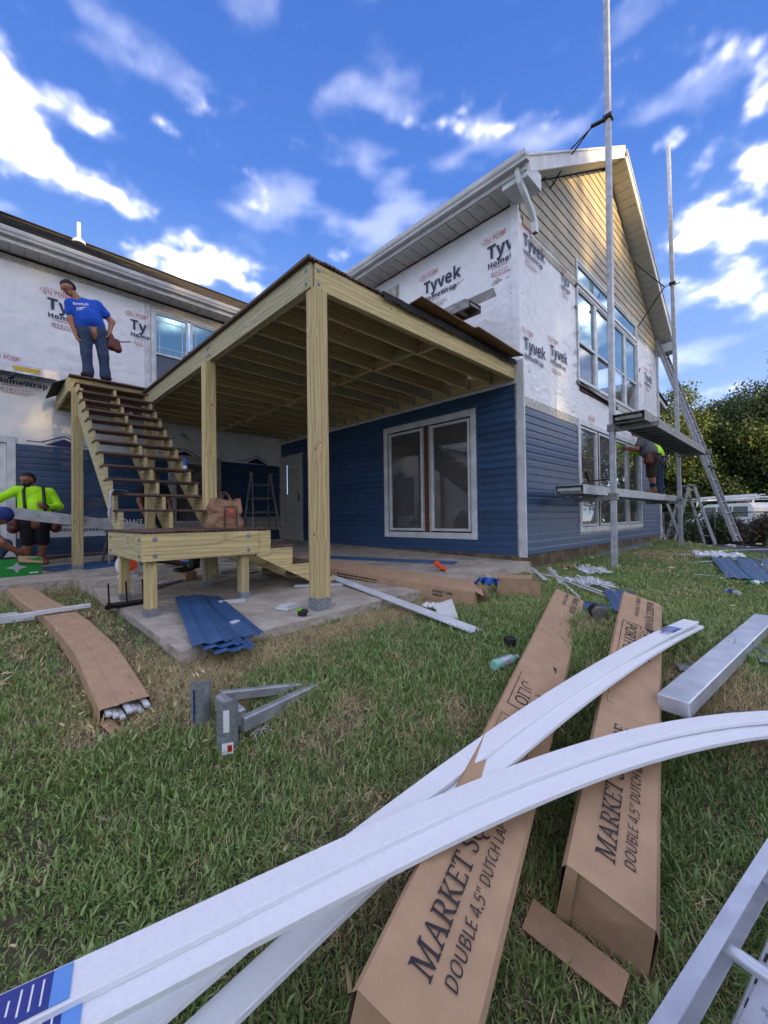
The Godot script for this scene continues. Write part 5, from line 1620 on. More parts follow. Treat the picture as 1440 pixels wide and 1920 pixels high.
func vehicle() -> void:
	var y := -1.35
	var o := thing("parked_car", "white work vehicle with a pipe ladder rack parked beyond the hedge", "vehicle", Vector3(27.2, y, -2.7), 0.78)
	# side profile swept across the width; local x forward
	var g := Mb.new()
	g.extrude(PackedVector2Array([Vector2(-2.4, 0.35), Vector2(2.3, 0.35), Vector2(2.35, 0.7), Vector2(2.2, 0.98), Vector2(1.15, 1.12), Vector2(0.55, 1.72), Vector2(0.3, 1.8), Vector2(-2.2, 1.82), Vector2(-2.4, 1.6)]), -0.9, 0.9)
	put(o, "body", g.mesh(), M.vanwhite)
	for s in [-1.0, 1.0]:
		for q in [[-2.1, -1.3], [-1.2, -0.35], [-0.25, 0.55]]:
			var p := Mb.new()
			p.extrude(PackedVector2Array([Vector2(q[0], 1.18), Vector2(q[1] + (0.3 if q[1] > 0 else 0.0), 1.18), Vector2(q[1] - (0.1 if q[1] > 0 else 0.0), 1.66), Vector2(q[0], 1.66)]), -0.005, 0.005, Transform3D(Basis.IDENTITY, Vector3(0, 0, s * 0.904)))
			put(o, "side_window", p.mesh(), M.dark_glass)
		for x in [-1.5, 1.5]:
			var w := Mb.new()
			w.lathe([Vector2(0.0, -0.11), Vector2(0.34, -0.11), Vector2(0.36, -0.08), Vector2(0.36, 0.08), Vector2(0.34, 0.11), Vector2(0.0, 0.11)], 20, Transform3D(Basis(Vector3.RIGHT, PI / 2), Vector3.ZERO))
			var t := put(o, "wheel", w.mesh(), M.rubber, Vector3(x, 0.36, s * 0.82))
			var r := Mb.new()
			r.lathe([Vector2(0.0, -0.115), Vector2(0.2, -0.115), Vector2(0.22, 0.0), Vector2(0.2, 0.115), Vector2(0.0, 0.115)], 16, Transform3D(Basis(Vector3.RIGHT, PI / 2), Vector3.ZERO))
			put(t, "rim", r.mesh(), M.alu)
		brd(o, "rack_rail", M.vanwhite, Vector3(-2.5, 2.12, s * 0.72), Vector3(1.6, 2.12, s * 0.72), 0.06, 0.06, 0.02)
		brd(o, "rack_rail", M.vanwhite, Vector3(-2.5, 2.0, s * 0.72), Vector3(1.6, 2.0, s * 0.72), 0.04, 0.04, 0.012)
		for x in [-2.2, -0.5, 1.2]: brd(o, "rack_leg", M.vanwhite, Vector3(x, 1.7, s * 0.78), Vector3(x, 2.1, s * 0.72), 0.05, 0.05, 0.012)
	for x in [-2.2, -0.5, 1.2]: brd(o, "rack_bar", M.vanwhite, Vector3(x, 2.06, -0.72), Vector3(x, 2.06, 0.72), 0.05, 0.05, 0.012)
	bx(o, "windscreen", M.dark_glass, Vector3(0.87, 1.43, 0), Vector3(0.012, 0.72, 1.5), 0.0, Basis(Vector3.BACK, 0.79))
	for s in [-1.0, 1.0]: bx(o, "headlight", M.alu_bright, Vector3(2.32, 0.8, s * 0.65), Vector3(0.06, 0.16, 0.32), 0.03)
	bx(o, "bumper", M.alu_old, Vector3(2.38, 0.5, 0), Vector3(0.12, 0.2, 1.8), 0.04)
	ladder("ladder", "white ladder lying on the vehicle's roof rack", Vector3(26.0, 0.86, -1.4), Vector3(28.6, 0.86, -4.1), Vector3(0.7, 0, 0.7), 0.4, 0.07, 0.03, M.vanwhite, 8)

# ---------- things lying about ----------
func curved_board(called: String, label: String, pts: Array, wide: float, thick: float, m: Material, sides: Array, group := "", part := "") -> Node3D:
	# a flexible board through points; sides[i] points across its face
	var o := MeshInstance3D.new()
	var g := Mb.new()
	var fine := []
	var c := Curve3D.new()
	for i in pts.size():
		var t: Vector3 = (pts[mini(i + 1, pts.size() - 1)] - pts[maxi(i - 1, 0)]) / 6.0
		c.add_point(pts[i], -t, t)
	var l := c.get_baked_length()
	var n := int(l / 0.05) + 2
	var prev := []
	var run := 0.0
	for i in n + 1:
		var p := c.sample_baked(l * i / n, true)
		var q := c.sample_baked(minf(l, l * i / n + 0.02), true)
		var q0 := c.sample_baked(maxf(0, l * i / n - 0.02), true)
		var d := (q - q0).normalized()
		var s: Vector3 = (sides[0] as Vector3).lerp(sides[1], float(i) / n)
		s = (s - d * s.dot(d)).normalized()
		var up := s.cross(d).normalized()
		if up.y < 0: up = -up
		var b := 0.0025
		var ring := []
		for k in [[-1, -1, 0], [-1, 1, 1], [-1, 1, 2], [1, 1, 2], [1, 1, 1], [1, -1, 0]]:
			var off := Vector2(k[0] * wide / 2, k[1] * thick / 2)
			if k[2] == 1: off.y -= b
			if k[2] == 2: off.x -= k[0] * b
			ring.append(p + s * off.x + up * off.y)
		if i > 0:
			for k in 6:
				var a: Vector3 = prev[k]
				var e: Vector3 = prev[(k + 1) % 6]
				var f: Vector3 = ring[(k + 1) % 6]
				var h: Vector3 = ring[k]
				var m0 := (e - a).cross(h - a).normalized()
				var ctr := (a + e + f + h) / 4 - p
				var u := [Vector2(run, k * 0.03), Vector2(run, k * 0.03 + 0.03), Vector2(run + l / n, k * 0.03 + 0.03), Vector2(run + l / n, k * 0.03)]
				if m0.dot(ctr) >= 0: g.quadn([a, e, f, h], [m0, m0, m0, m0], u)
				else: g.quadn([a, h, f, e], [-m0, -m0, -m0, -m0], u)
			run += l / n
		if i == 0 or i == n:
			g.quad(ring[0], ring[1], ring[4], ring[5]); g.quad(ring[1], ring[2], ring[3], ring[4])
		prev = ring
	var ob := put(self, called, g.mesh(), m)
	tag(ob, label, "board", group)
	return ob

func label_on(parent: Node, at: Vector3, along: Vector3, across: Vector3, l: float, w: float) -> void:
	# printed end label: blue panel with fine lines and a pale picture field
	var n := along.cross(across).normalized()
	if n.y < 0: n = -n
	var b := Basis(along.normalized(), n, along.normalized().cross(n))
	bx(parent, "label", M.labelblue, at + n * 0.0012, Vector3(l * 0.42, 0.0015, w), 0.0, b)
	bx(parent, "label", M.labelsky, at + along.normalized() * l * 0.27 + n * 0.0012, Vector3(l * 0.12, 0.0015, w), 0.0, b)
	bx(parent, "label", M.labelsky, at - along.normalized() * l * 0.25 + n * 0.0012, Vector3(l * 0.06, 0.0015, w), 0.0, b)
	for k in 6: bx(parent, "print_line", M.white, at + along.normalized() * l * (-0.17 + 0.065 * k) + n * 0.0022, Vector3(l * 0.012, 0.001, w * (0.7 if k != 2 else 0.4)), 0.0, b)
	rng.seed = 3
	for k in 9: bx(parent, "print_patch", [M.teal, M.brandred, M.labelsky, M.white][k % 4], at - along.normalized() * l * rng.randf_range(0.30, 0.5) + across.normalized() * w * rng.randf_range(-0.35, 0.35) + n * (0.0012 + 0.0003 * k), Vector3(l * 0.07, 0.001, w * 0.22), 0.0, b)

func print_on(parent: Node, s: String, size: float, at: Vector3, dir: Vector3, up: Vector3, n: Vector3, serif := false, m: Material = null, stretch := 1.0, bold := 0.0, slant := 0.0) -> void:
	text(parent, s, size, m if m else M.ink, at + n * 0.0022, Basis(dir, up, n), bold, serif, slant, stretch)

func carton(label: String, P: Array, tall: float, vb: float, open_end: bool, lower: float) -> void:
	# P: top corners near-left, near-right, far-right, far-left; the box stands below them
	var nl: Vector3 = P[0]
	var nr: Vector3 = P[1]
	var fr: Vector3 = P[2]
	var fl: Vector3 = P[3]
	var o := thing("siding_carton", label, "carton", (nl + nr + fr + fl) / 4 - Vector3.UP * tall)
	var c := o.position
	var ex := (nr - nl).normalized()
	var ez := (fl - nl).normalized()
	var n := ez.cross(ex).normalized() * -1.0
	if n.y < 0: n = -n
	var w := (nr - nl).length()
	var l := (fl - nl).length()
	var dn := (-n * 0.55 - Vector3.UP * 0.45).normalized() * tall
	var seg := 14
	var g := Mb.new()
	var rows := []
	rng.seed = int(l * 1000)
	for i in seg + 1:
		var t := float(i) / seg
		var a := nl.lerp(fl, t) - c
		var b := nr.lerp(fr, t) - c
		var sag := n * (-0.006 * sin(t * PI * 3.0) + rng.randf_range(-0.003, 0.003))
		var low := dn * (1.0 + lower * (t - 0.5))
		# softened long edges
		rows.append([a + low, a + dn * 0.10 - ex * 0.004, a + ex * 0.008 + sag * 0.4, a.lerp(b, 0.5) + sag, b - ex * 0.008 + sag * 0.4, b + dn * 0.10 + ex * 0.004, b + low])
	for i in seg:
		for k in 6:
			var q := [rows[i][k], rows[i + 1][k], rows[i + 1][k + 1], rows[i][k + 1]]
			var m: Vector3 = ((q[1] - q[0]) as Vector3).cross(q[3] - q[0])
			var out: Vector3 = (q[0] + q[2]) * 0.5 - (rows[i][3] + rows[i][0] + rows[i][6]) / 3.0
			if m.dot(out) > 0: g.quad(q[0], q[1], q[2], q[3])
			else: g.quad(q[3], q[2], q[1], q[0])
	g.quad(rows[0][0], rows[seg][0], rows[seg][6], rows[0][6])
	put(o, "box", g.mesh(), M.card)
	var e := Mb.new()
	# near end folded shut with one flap hanging open
	var A: Vector3 = rows[0][2]
	var B: Vector3 = rows[0][4]
	var A1: Vector3 = rows[0][0]
	var B1: Vector3 = rows[0][6]
	if open_end:
		e.quad(A1 + ez * 0.02, B1 + ez * 0.012, B + ez * 0.004, A + ez * 0.03)
		put(o, "end_flap", e.mesh(), M.card_dark)
		var f2 := Mb.new()
		f2.quad(A1, A1.lerp(B1, 0.16) + ez * 0.012 - ex * 0.0, A.lerp(B, 0.14) - ez * 0.002, A)
		put(o, "side_flap", f2.mesh(), M.card_dark)
		var f := Mb.new()
		var q4 := [Vector3(1.263, -1.232, -0.635), Vector3(1.276, -1.270, -0.365), Vector3(1.184, -1.283, -0.363), Vector3(1.166, -1.250, -0.625)]
		for t in [0.0, 0.004]: f.quad(q4[0] - c + n * t, q4[1] - c + n * t, q4[2] - c + n * t, q4[3] - c + n * t)
		put(o, "bottom_flap", f.mesh(), M.card)
	else:
		e.quad(A1, B1, B, A)
		put(o, "end_flap", e.mesh(), M.card_dark)
	var e2 := Mb.new()
	var s: Array = rows[seg]
	e2.quad(s[0], s[2], s[4], s[6])
	put(o, "end_flap", e2.mesh(), M.card_dark)
	var at := func(u: float, v: float) -> Vector3: return nl + ex * w * u + ez * l * v - c
	# the print reads from the near end, and again upside down from the far end
	print_on(o, "MARKET SQUARE", 0.056, at.call(0.42, 0.10 / l), ez, -ex, n, true, null, 0.98)
	print_on(o, "DOUBLE 4.5\" DUTCH LAP", 0.031, at.call(0.70, 0.12 / l), ez, -ex, n, false, null, 1.0, 0.0, 0.2)
	var v1 := vb - 0.56 / l
	var f4 := [at.call(0.14, vb), at.call(0.14, v1), at.call(0.55, v1), at.call(0.55, vb)]
	for k in 4: brd(o, "print_frame", M.ink, f4[k] + n * 0.002, f4[(k + 1) % 4] + n * 0.002, 0.004, 0.001, 0.0, n)
	print_on(o, "PORTFOLIO", 0.062, at.call(0.34, vb - 0.015 / l), -ez, ex, n, false, null, 1.12)
	bx(o, "print_panel", M.ink, at.call(0.69, (vb + v1) / 2) + n * 0.002, Vector3(w * 0.25, 0.001, 0.56), 0.0, Basis(ex, n, ex.cross(n)))
	print_on(o, "exterior", 0.066, at.call(0.665, vb - 0.03 / l) + n * 0.0012, -ez, ex, n, false, M.card, 1.3, 1.0)
	print_on(o, "MARKET SQUARE", 0.042, at.call(0.72, 1.0 - 0.03 / l), -ez, ex, n, true, null, 0.9)
	print_on(o, "DOUBLE 4.5\" DUTCH LAP", 0.024, at.call(0.42, 1.0 - 0.03 / l), -ez, ex, n, false, null, 0.85)
	# installation sketch in a ruled frame
	var u0 := v1 - 0.34 / l
	var du := 0.25 / l
	for q in [[0.12, 0, 0.72, 0], [0.12, 1, 0.72, 1], [0.12, 0, 0.12, 1], [0.72, 0, 0.72, 1], [0.2, 0.15, 0.2, 0.4], [0.2, 0.4, 0.42, 0.4], [0.42, 0.15, 0.42, 0.4], [0.2, 0.15, 0.42, 0.15], [0.3, 0.5, 0.46, 0.5], [0.46, 0.5, 0.46, 0.75], [0.3, 0.5, 0.3, 0.75], [0.3, 0.75, 0.46, 0.75], [0.52, 0.35, 0.66, 0.35], [0.52, 0.35, 0.52, 0.6], [0.66, 0.35, 0.66, 0.6], [0.52, 0.6, 0.66, 0.6]]: brd(o, "print_line", M.ink, at.call(q[0], u0 + du * q[1]) + n * 0.002, at.call(q[2], u0 + du * q[3]) + n * 0.002, 0.002, 0.0008, 0.0, n)
	for k in 5: brd(o, "print_line", M.ink, at.call(0.2 + 0.1 * k, u0 + du * 0.86) + n * 0.002, at.call(0.27 + 0.1 * k, u0 + du * 0.86) + n * 0.002, 0.005, 0.0008, 0.0, n)
	# taped seam down the side
	brd(o, "seam", M.card_dark, at.call(0.0, 0.02) + dn * 0.45 - ex * 0.004, at.call(0.0, 0.98) + dn * 0.45 - ex * 0.004, 0.002, 0.003, 0.0)

func panel_profile(wide := 0.25, t := 0.0018) -> PackedVector2Array:
	# double dutch-lap panel, face up
	var top := PackedVector2Array([Vector2(-wide / 2, -0.012), Vector2(-wide / 2 + 0.004, 0.0), Vector2(-wide / 2 + 0.075, 0.012), Vector2(-wide / 2 + 0.092, 0.0), Vector2(-wide / 2 + 0.108, -0.003), Vector2(-wide / 2 + 0.182, 0.010), Vector2(-wide / 2 + 0.2, -0.002), Vector2(wide / 2 - 0.03, -0.002), Vector2(wide / 2 - 0.026, 0.008), Vector2(wide / 2, 0.006)])
	var p := PackedVector2Array()
	for i in top.size(): p.append(top[i] - Vector2(0, t))
	for i in top.size(): p.append(top[top.size() - 1 - i])
	return p

func siding_panel(label: String, a: Vector3, e: Vector3, group := "", up := Vector3.UP, called := "vinyl_siding") -> void:
	var g := Mb.new()
	var l := (e - a).length()
	g.extrude(panel_profile(), -l / 2, l / 2)
	var o := put(self, called, g.mesh(), M.panelblue, (a + e) / 2, Mb.aim(e - a, up))
	tag(o, label, "siding", group)
	for k in int(l / 0.04): bx(o, "nail_slot", M.black, Vector3(0.111, 0.0085, -l / 2 + 0.03 + 0.04 * k), Vector3(0.003, 0.002, 0.02), 0.0)

func scrap(called: String, label: String, cat: String, m: Material, a: Vector3, e: Vector3, w: float, t := 0.004, group := "", up := Vector3.UP) -> void:
	tag(brd(self, called, m, a, e, w, t, minf(0.001, t * 0.3), up), label, cat, group)

func on(x: float, z: float, h := 0.0) -> Vector3:
	return Vector3(x, G(x, z) + h, z)

func pon(x: float, z: float, h := 0.0) -> Vector3:
	return Vector3(x, patio_y(x, z) + h, z)

func crumple(called: String, label: String, cat: String, m: Material, at: Vector3, size: Vector2, amp: float, sd: int, turn := 0.0, group := "") -> void:
	# a creased sheet of film or paper
	var g := Mb.new()
	var n := 14
	var f := FastNoiseLite.new()
	f.seed = sd; f.frequency = 2.2; f.fractal_type = FastNoiseLite.FRACTAL_RIDGED; f.fractal_octaves = 2
	var p := []
	for j in n + 1:
		for i in n + 1:
			var u := float(i) / n - 0.5
			var v := float(j) / n - 0.5
			var edge := 1.0 + 0.25 * f.get_noise_2d(u * 3.0 + 20.0, v * 3.0)
			p.append(Vector3(u * size.x * edge, amp * (0.55 + 0.6 * f.get_noise_2d(u * 1.6 * size.x / 0.3, v * 1.6 * size.y / 0.3)), v * size.y * edge))
	for j in n:
		for i in n: g.quad(p[j * (n + 1) + i], p[(j + 1) * (n + 1) + i], p[(j + 1) * (n + 1) + i + 1], p[j * (n + 1) + i + 1])
	tag(put(self, called, g.mesh(), m, at, Basis(Vector3.UP, turn)), label, cat, group)

func foreground() -> void:
	# two long cartons
	var w := 0.25
	carton("open-ended brown siding carton with bottom flap hanging out, beside the aluminium ladder", [Vector3(5.01, -4.19, -2.12) * w, Vector3(5.17, -4.49, -1.18) * w, Vector3(13.75, -2.57, -2.9) * w, Vector3(13.6, -2.27, -3.84) * w], 0.20, 0.79, true, -0.1)
	carton("long closed brown siding carton lying next to the open-ended one", [Vector3(2.2, -3.89, -2.69) * w, Vector3(2.53, -4.28, -1.83) * w, Vector3(14.99, -3.0, -5.45) * w, Vector3(14.66, -2.61, -6.3) * w], 0.19, 0.55, false, -0.3)
	# white trim boards, draped across the cartons
	var X := Vector3(0.35, 0, 0.94)
	var made := []
	for d in boards_data: made.append(curved_board("trim_board", d[0], d[1], 0.089, 0.016, M.pvc, [d[2], d[3]], "white trim boards across the cartons"))
	for k in 3: label_on(made[k], label_data[k][1], label_data[k][2], label_data[k][3], label_data[k][4], 0.075)
	# silver board half under the open carton
	var al := brd(self, "metal_plank", M.alu_bright, Vector3(2.27, -0.885, -0.445), Vector3(4.227, -0.81, -0.227), 0.13, 0.075, 0.004)
	tag(al, "long silver metal-faced board lying on the lawn half under the open carton", "board")

func clutter() -> void:
	var q := Vector3.ZERO
	# ladder lying in the grass
	ladder("extension_ladder", "aluminium extension ladder lying flat in the grass beside the cartons", Vector3(0.41, -1.03, -0.118), Vector3(3.2, -0.97, 0.376), Vector3(-0.17, 0.0, 1), 0.40, 0.075, 0.032, M.alu_bright)
	var l2 := ladder("extension_ladder", "second narrower ladder section nested under the one lying beside cartons", Vector3(0.45, -1.18, -0.09), Vector3(3.3, -1.10, 0.415), Vector3(-0.17, 0.0, 1), 0.33, 0.07, 0.03, M.alu_bright)
	var tr := thing("perforated_plank", "perforated aluminium tread plank lying under the ladder rungs", "plank", Vector3(1.60, -1.13, 0.01))
	tr.basis = Mb.aim(Vector3(2.2, 0.04, 0.33))
	bx(tr, "plate", M.alu_bright, Vector3.ZERO, Vector3(0.17, 0.02, 2.2), 0.004)
	for i in 34:
		for j in 4: bx(tr, "dimple", M.alu, Vector3(-0.06 + 0.03 * j + (0.015 if i % 2 else 0.0), 0.011, -0.6 + 0.036 * i), Vector3(0.014, 0.006, 0.014), 0.003)
	for i in 16: bx(tr, "slot", M.black, Vector3(0.066, 0.0105, -0.6 + 0.08 * i), Vector3(0.02, 0.002, 0.03), 0.0)
	# galvanised roof bracket on the lawn
	var jb := thing("scaffold_bracket", "galvanised triangular scaffold bracket lying on the lawn in front of the patio corner", "bracket", Vector3(0.82, G(0.82, -2.03), -2.03))
	var fa := Vector3(-0.02, 0, -0.17)
	var fb := Vector3(0.0, -0.02, 0.11)
	# half-round sleeves
	var c2 := PackedVector2Array()
	for i in 13:
		var t := PI * i / 12.0
		c2.append(Vector2(cos(t) * -0.048, -sin(t) * 0.044))
	c2.append(Vector2(0.048, 0.018)); c2.append(Vector2(0.044, 0.018))
	for i in 13:
		var t := PI * (12 - i) / 12.0
		c2.append(Vector2(cos(t) * -0.044, -sin(t) * 0.040))
	c2.append(Vector2(-0.044, 0.018)); c2.append(Vector2(-0.048, 0.018))
	for f in [fa, fb]:
		var g := Mb.new()
		g.extrude(c2, 0, 0.25, Transform3D(Basis(Vector3.RIGHT, -PI / 2) * Basis(Vector3.BACK, 0.0), Vector3.ZERO), true)
		put(jb, "sleeve", g.mesh(), M.zinc, f, Basis(Vector3.UP, -0.45))
	brd(jb, "cross_bar", M.alu, fa + Vector3(0.07, 0.13, 0.06), fb + Vector3(0.07, 0.13, 0.0), 0.05, 0.09, 0.01)
	var tip := Vector3(0.60, 0.07, 0.0)
	brd(jb, "arm", M.alu, fb + Vector3(0.07, 0.10, 0.0), tip, 0.045, 0.07, 0.005)
	brd(jb, "arm", M.alu, fa + Vector3(0.08, 0.15, 0.05), tip + Vector3(-0.10, 0.02, -0.04), 0.04, 0.05, 0.005)
	bx(jb, "hook", M.zinc, tip + Vector3(0.0, -0.01, 0.0), Vector3(0.07, 0.05, 0.08), 0.008, Basis(Vector3.UP, 0.2))
	bx(jb, "hook", M.zinc, tip + Vector3(0.05, -0.04, 0.02), Vector3(0.06, 0.012, 0.03), 0.003, Basis(Vector3.BACK, -0.3))
	bx(jb, "sticker", M.labelblue, fa + Vector3(-0.041, 0.125, 0.014), Vector3(0.003, 0.17, 0.032), 0.0, Basis(Vector3.UP, -0.35))
	bx(jb, "sticker", M.white, fb + Vector3(-0.022, 0.16, 0.0375), Vector3(0.026, 0.1, 0.003), 0.0, Basis(Vector3.UP, -0.45))
	bx(jb, "sticker", M.white, fb + Vector3(-0.018, 0.035, 0.041), Vector3(0.05, 0.05, 0.003), 0.0, Basis(Vector3.UP, -0.45))
	bx(jb, "sticker", M.red, fb + Vector3(-0.010, 0.035, 0.046), Vector3(0.02, 0.03, 0.003), 0.0, Basis(Vector3.UP, -0.45))
	var rp := Mb.new()
	rng.seed = 8
	for k in 26:
		var a := fb + Vector3(0.16, 0.05, 0.02)
		var d := Vector3(rng.randfn(), rng.randfn() * 0.6 - 0.1, rng.randfn()).normalized()
		rp.tube([a, a + d * 0.03, a + d * rng.randf_range(0.04, 0.07) + Vector3.DOWN * 0.02], [0.0022], 4)
	put(jb, "frayed_rope", rp.mesh(), M.cloth)
	# trim carton, slumped along the grass
	var tc := thing("trim_carton", "long sagging brown carton of white trim pieces open at its end, left of the patio", "carton", on(0.45, -5.0))
	var pts := [on(0.53, -2.50, 0.09), on(0.53, -3.3, 0.105), on(0.50, -4.1, 0.11), on(0.47, -4.75, 0.10), on(0.38, -5.5, 0.11), on(0.30, -6.5, 0.14)]
	var g := Mb.new()
	var prev := []
	for i in pts.size():
		var d: Vector3 = (pts[mini(i + 1, pts.size() - 1)] - pts[maxi(i - 1, 0)]).normalized()
		var s := Vector3.UP.cross(d).normalized()
		var ring := []
		for k in [[-0.115, -0.10], [-0.115, -0.008], [-0.107, 0.0], [0.03, 0.002], [0.031, -0.002], [0.107, 0.0], [0.115, -0.008], [0.115, -0.10]]: ring.append(pts[i] - tc.position + s * k[0] + Vector3.UP * k[1])
		if i > 0:
			for k in 7: g.quad(prev[k], ring[k], ring[k + 1], prev[k + 1])
		prev = ring
	put(tc, "box", g.mesh(), M.card)
	for i in 7:
		var o := Vector3(-0.08 + 0.028 * i, -0.03 - 0.012 * (i % 3), 0)
		brd(tc, "trim_piece", M.trim, pts[0] - tc.position + o + Vector3(0, 0, 0.03 + 0.012 * (i % 4)), pts[2] - tc.position + o - Vector3(0, 0.01, 0), 0.026, 0.018, 0.003)
	bx(tc, "end_flap", M.card_dark, pts[0] - tc.position + Vector3(-0.07, -0.09, 0.05), Vector3(0.05, 0.004, 0.13), 0.001, Basis(Vector3.RIGHT, 0.5) * Basis(Vector3.UP, 0.4))
	bx(tc, "end_flap", M.card_dark, pts[0] - tc.position + Vector3(0.07, -0.08, 0.03), Vector3(0.09, 0.004, 0.08), 0.001, Basis(Vector3.RIGHT, 0.3))
	# white trim pieces lying at the left
	for k in 4:
		var a: Vector3 = [Vector3(-0.9, -0.83, -4.75), Vector3(-0.7, -0.86, -4.95), Vector3(-0.8, -0.86, -5.10), Vector3(-0.9, -0.86, -5.25)][k]
		var e: Vector3 = [Vector3(0.70, -0.77, -4.62), Vector3(0.32, -0.86, -4.88), Vector3(0.34, -0.86, -5.03), Vector3(0.22, -0.86, -5.2)][k]
		scrap("trim_strip", ["white vinyl corner strip lying across the sagging trim carton", "short white trim strip lying beside the sagging carton", "short white trim strip lying beside the sagging carton", "short white trim strip lying beside the sagging carton"][k], "trim", M.trim, a, e, 0.06, 0.03, "white trim strips at the left of the lawn")
	# carton of siding half on the patio
	var nl := Vector3(3.36, -0.72, -2.22)
	var nr := Vector3(3.62, -0.66, -2.42)
	var dv := Vector3(-0.17, 0.115, -2.9)
	carton2("brown siding carton with torn end lying from the patio onto the grass", nl, nr, dv)
	var oc := thing("open_carton", "small open cardboard carton with white trim inside, at the patio edge", "carton", on(4.18, -2.25), 0.45)
	bx(oc, "side_wall", M.card_dark, Vector3(-0.15, 0.09, 0), Vector3(0.006, 0.18, 0.34), 0.001)
	bx(oc, "side_wall", M.card_dark, Vector3(0.15, 0.09, 0), Vector3(0.006, 0.18, 0.34), 0.001)
	bx(oc, "top_panel", M.card, Vector3(0, 0.183, 0.0), Vector3(0.31, 0.006, 0.36), 0.001)
	bx(oc, "base_panel", M.card_dark, Vector3(0, 0.008, 0.04), Vector3(0.31, 0.006, 0.44), 0.001)
	bx(oc, "back_panel", M.card_dark, Vector3(0, 0.09, -0.17), Vector3(0.31, 0.18, 0.006), 0.001)
	bx(oc, "end_flap", M.card, Vector3(-0.17, 0.085, 0.21), Vector3(0.005, 0.16, 0.12), 0.001, Basis(Vector3.UP, -0.4))
	for k in 6: bx(oc, "trim_piece", M.trim, Vector3(-0.09 + 0.032 * k, 0.05 + 0.012 * (k % 2), 0.06 + 0.01 * k), Vector3(0.02, 0.06, 0.26), 0.003, Basis(Vector3.BACK, 0.4))
	# white corner trim with nail flanges, from patio to grass
	var ic := thing("corner_trim", "long white vinyl corner trim with slotted flange running off the patio onto grass", "trim", pon(3.0, -3.8))
	var a0 := pon(3.25, -5.0, 0.05)
	var a1 := on(2.58, -1.70, 0.035)
	var gp := Mb.new()
	gp.extrude(PackedVector2Array([Vector2(-0.06, 0.0), Vector2(-0.018, -0.002), Vector2(0.0, 0.026), Vector2(0.018, -0.002), Vector2(0.06, 0.0), Vector2(0.06, 0.004), Vector2(0.021, 0.003), Vector2(0.0, 0.036), Vector2(-0.021, 0.003), Vector2(-0.06, 0.004)]), 0, (a1 - a0).length(), Transform3D(Mb.aim(a1 - a0), a0 - ic.position))
	put(ic, "channel", gp.mesh(), M.trim)
	var bs := Mb.aim(a1 - a0)
	for k in int((a1 - a0).length() / 0.045): bx(ic, "nail_slot", M.rubber, a0 - ic.position + bs * Vector3(-0.052, 0.0045, 0.03 + 0.045 * k), Vector3(0.004, 0.001, 0.024), 0.0, bs)
	scrap("trim_strip", "white flat trim offcut on the patio beside the post behind the long corner trim", "trim", M.trim, pon(2.55, -4.1, 0.012), pon(2.95, -3.72, 0.012), 0.09, 0.02)
	# blue siding: stack on the patio corner, loose panels on the grass
	for k in 3: siding_panel("short navy siding panel stacked at the patio corner", pon(1.46 + 0.05 * k, -4.32, 0.055 - 0.018 * k), Vector3(1.08 + 0.045 * k, patio_y(1.08, -2.72) + 0.05 - 0.02 * k, -2.74 + 0.07 * k), "navy siding panels stacked at the patio corner")
	siding_panel("short navy siding panel stacked at the patio corner", pon(1.60, -4.25, 0.025), Vector3(1.33, patio_y(1.3, -2.75) + 0.025, -2.78), "navy siding panels stacked at the patio corner")
	for k in 3: siding_panel("navy siding panel stacked on the lawn beside the green bottle", on(8.75 + 0.22 * k, -1.0 + 0.28 * k, 0.06 - 0.012 * k), on(6.45 - 0.06 * k, -0.56 + 0.22 * k, 0.05 - 0.012 * k), "navy siding panels stacked on the lawn")
	siding_panel("long navy siding panel poking out from under the open carton", on(4.75, -1.40, 0.05), on(3.5, -0.92, 0.05), "")
	siding_panel("navy siding offcut in the grass between the two cartons", on(3.78, -1.46, 0.02), on(3.62, -1.12, 0.02), "")
	siding_panel("navy siding strip lying along the foot of the gable wall", on(8.6, -2.78, 0.025), on(12.0, -2.85, 0.025), "")
	siding_panel("long navy siding strip lying on the patio under the window", pon(4.15, -6.0, 0.015), pon(4.99, -3.62, 0.015), "")
	for k in 4: siding_panel("navy siding strip lying on the path by the main wall", Vector3(0.3 + 0.4 * k, patio_y(1, -8) + 0.015, -8.4 + 0.25 * k), Vector3(2.6 + 0.3 * k, patio_y(2.4, -8) + 0.015, -8.9 + 0.32 * k), "navy siding strips on the path")
	# scraps by the corner
	rng.seed = 12
	for k in 9:
		var t := rng.randf()
		var c := Vector3(lerpf(6.1, 4.7, t), 0, lerpf(-2.8, -1.65, t)) + Vector3(rng.randf_range(-0.3, 0.3), 0, rng.randf_range(-0.15, 0.15))
		var d := Vector3(-0.78, 0, 0.62).rotated(Vector3.UP, rng.randf_range(-0.25, 0.25)) * rng.randf_range(0.25, 0.75)
		scrap("trim_offcut", "white vinyl offcut in the scrap heap near the house corner", "trim", M.trim, Vector3(c.x, G(c.x, c.z) + 0.03 + 0.01 * (k % 3), c.z) - d, Vector3(c.x, G(c.x, c.z) + 0.02 + 0.01 * (k % 4), c.z) + d, rng.randf_range(0.025, 0.06), 0.008, "white vinyl offcuts near the house corner")
	scrap("trim_strip", "longest white vinyl strip across the scrap heap near the house corner", "trim", M.trim, on(5.65, -3.2 + 0.35, 0.03), on(4.95, -1.45, 0.05), 0.05, 0.012)
	crumple("plastic_film", "crumpled clear plastic film lying on grass by the scaffold pole foot", "plastic", M.film, on(6.25, -2.15, 0.0), Vector2(0.75, 0.35), 0.07, 3, 0.5)
	crumple("plastic_film", "crumpled plastic sheet lying among the white vinyl offcuts", "plastic", M.film, on(5.2, -1.85, 0.0), Vector2(0.6, 0.35), 0.07, 4, 0.7)
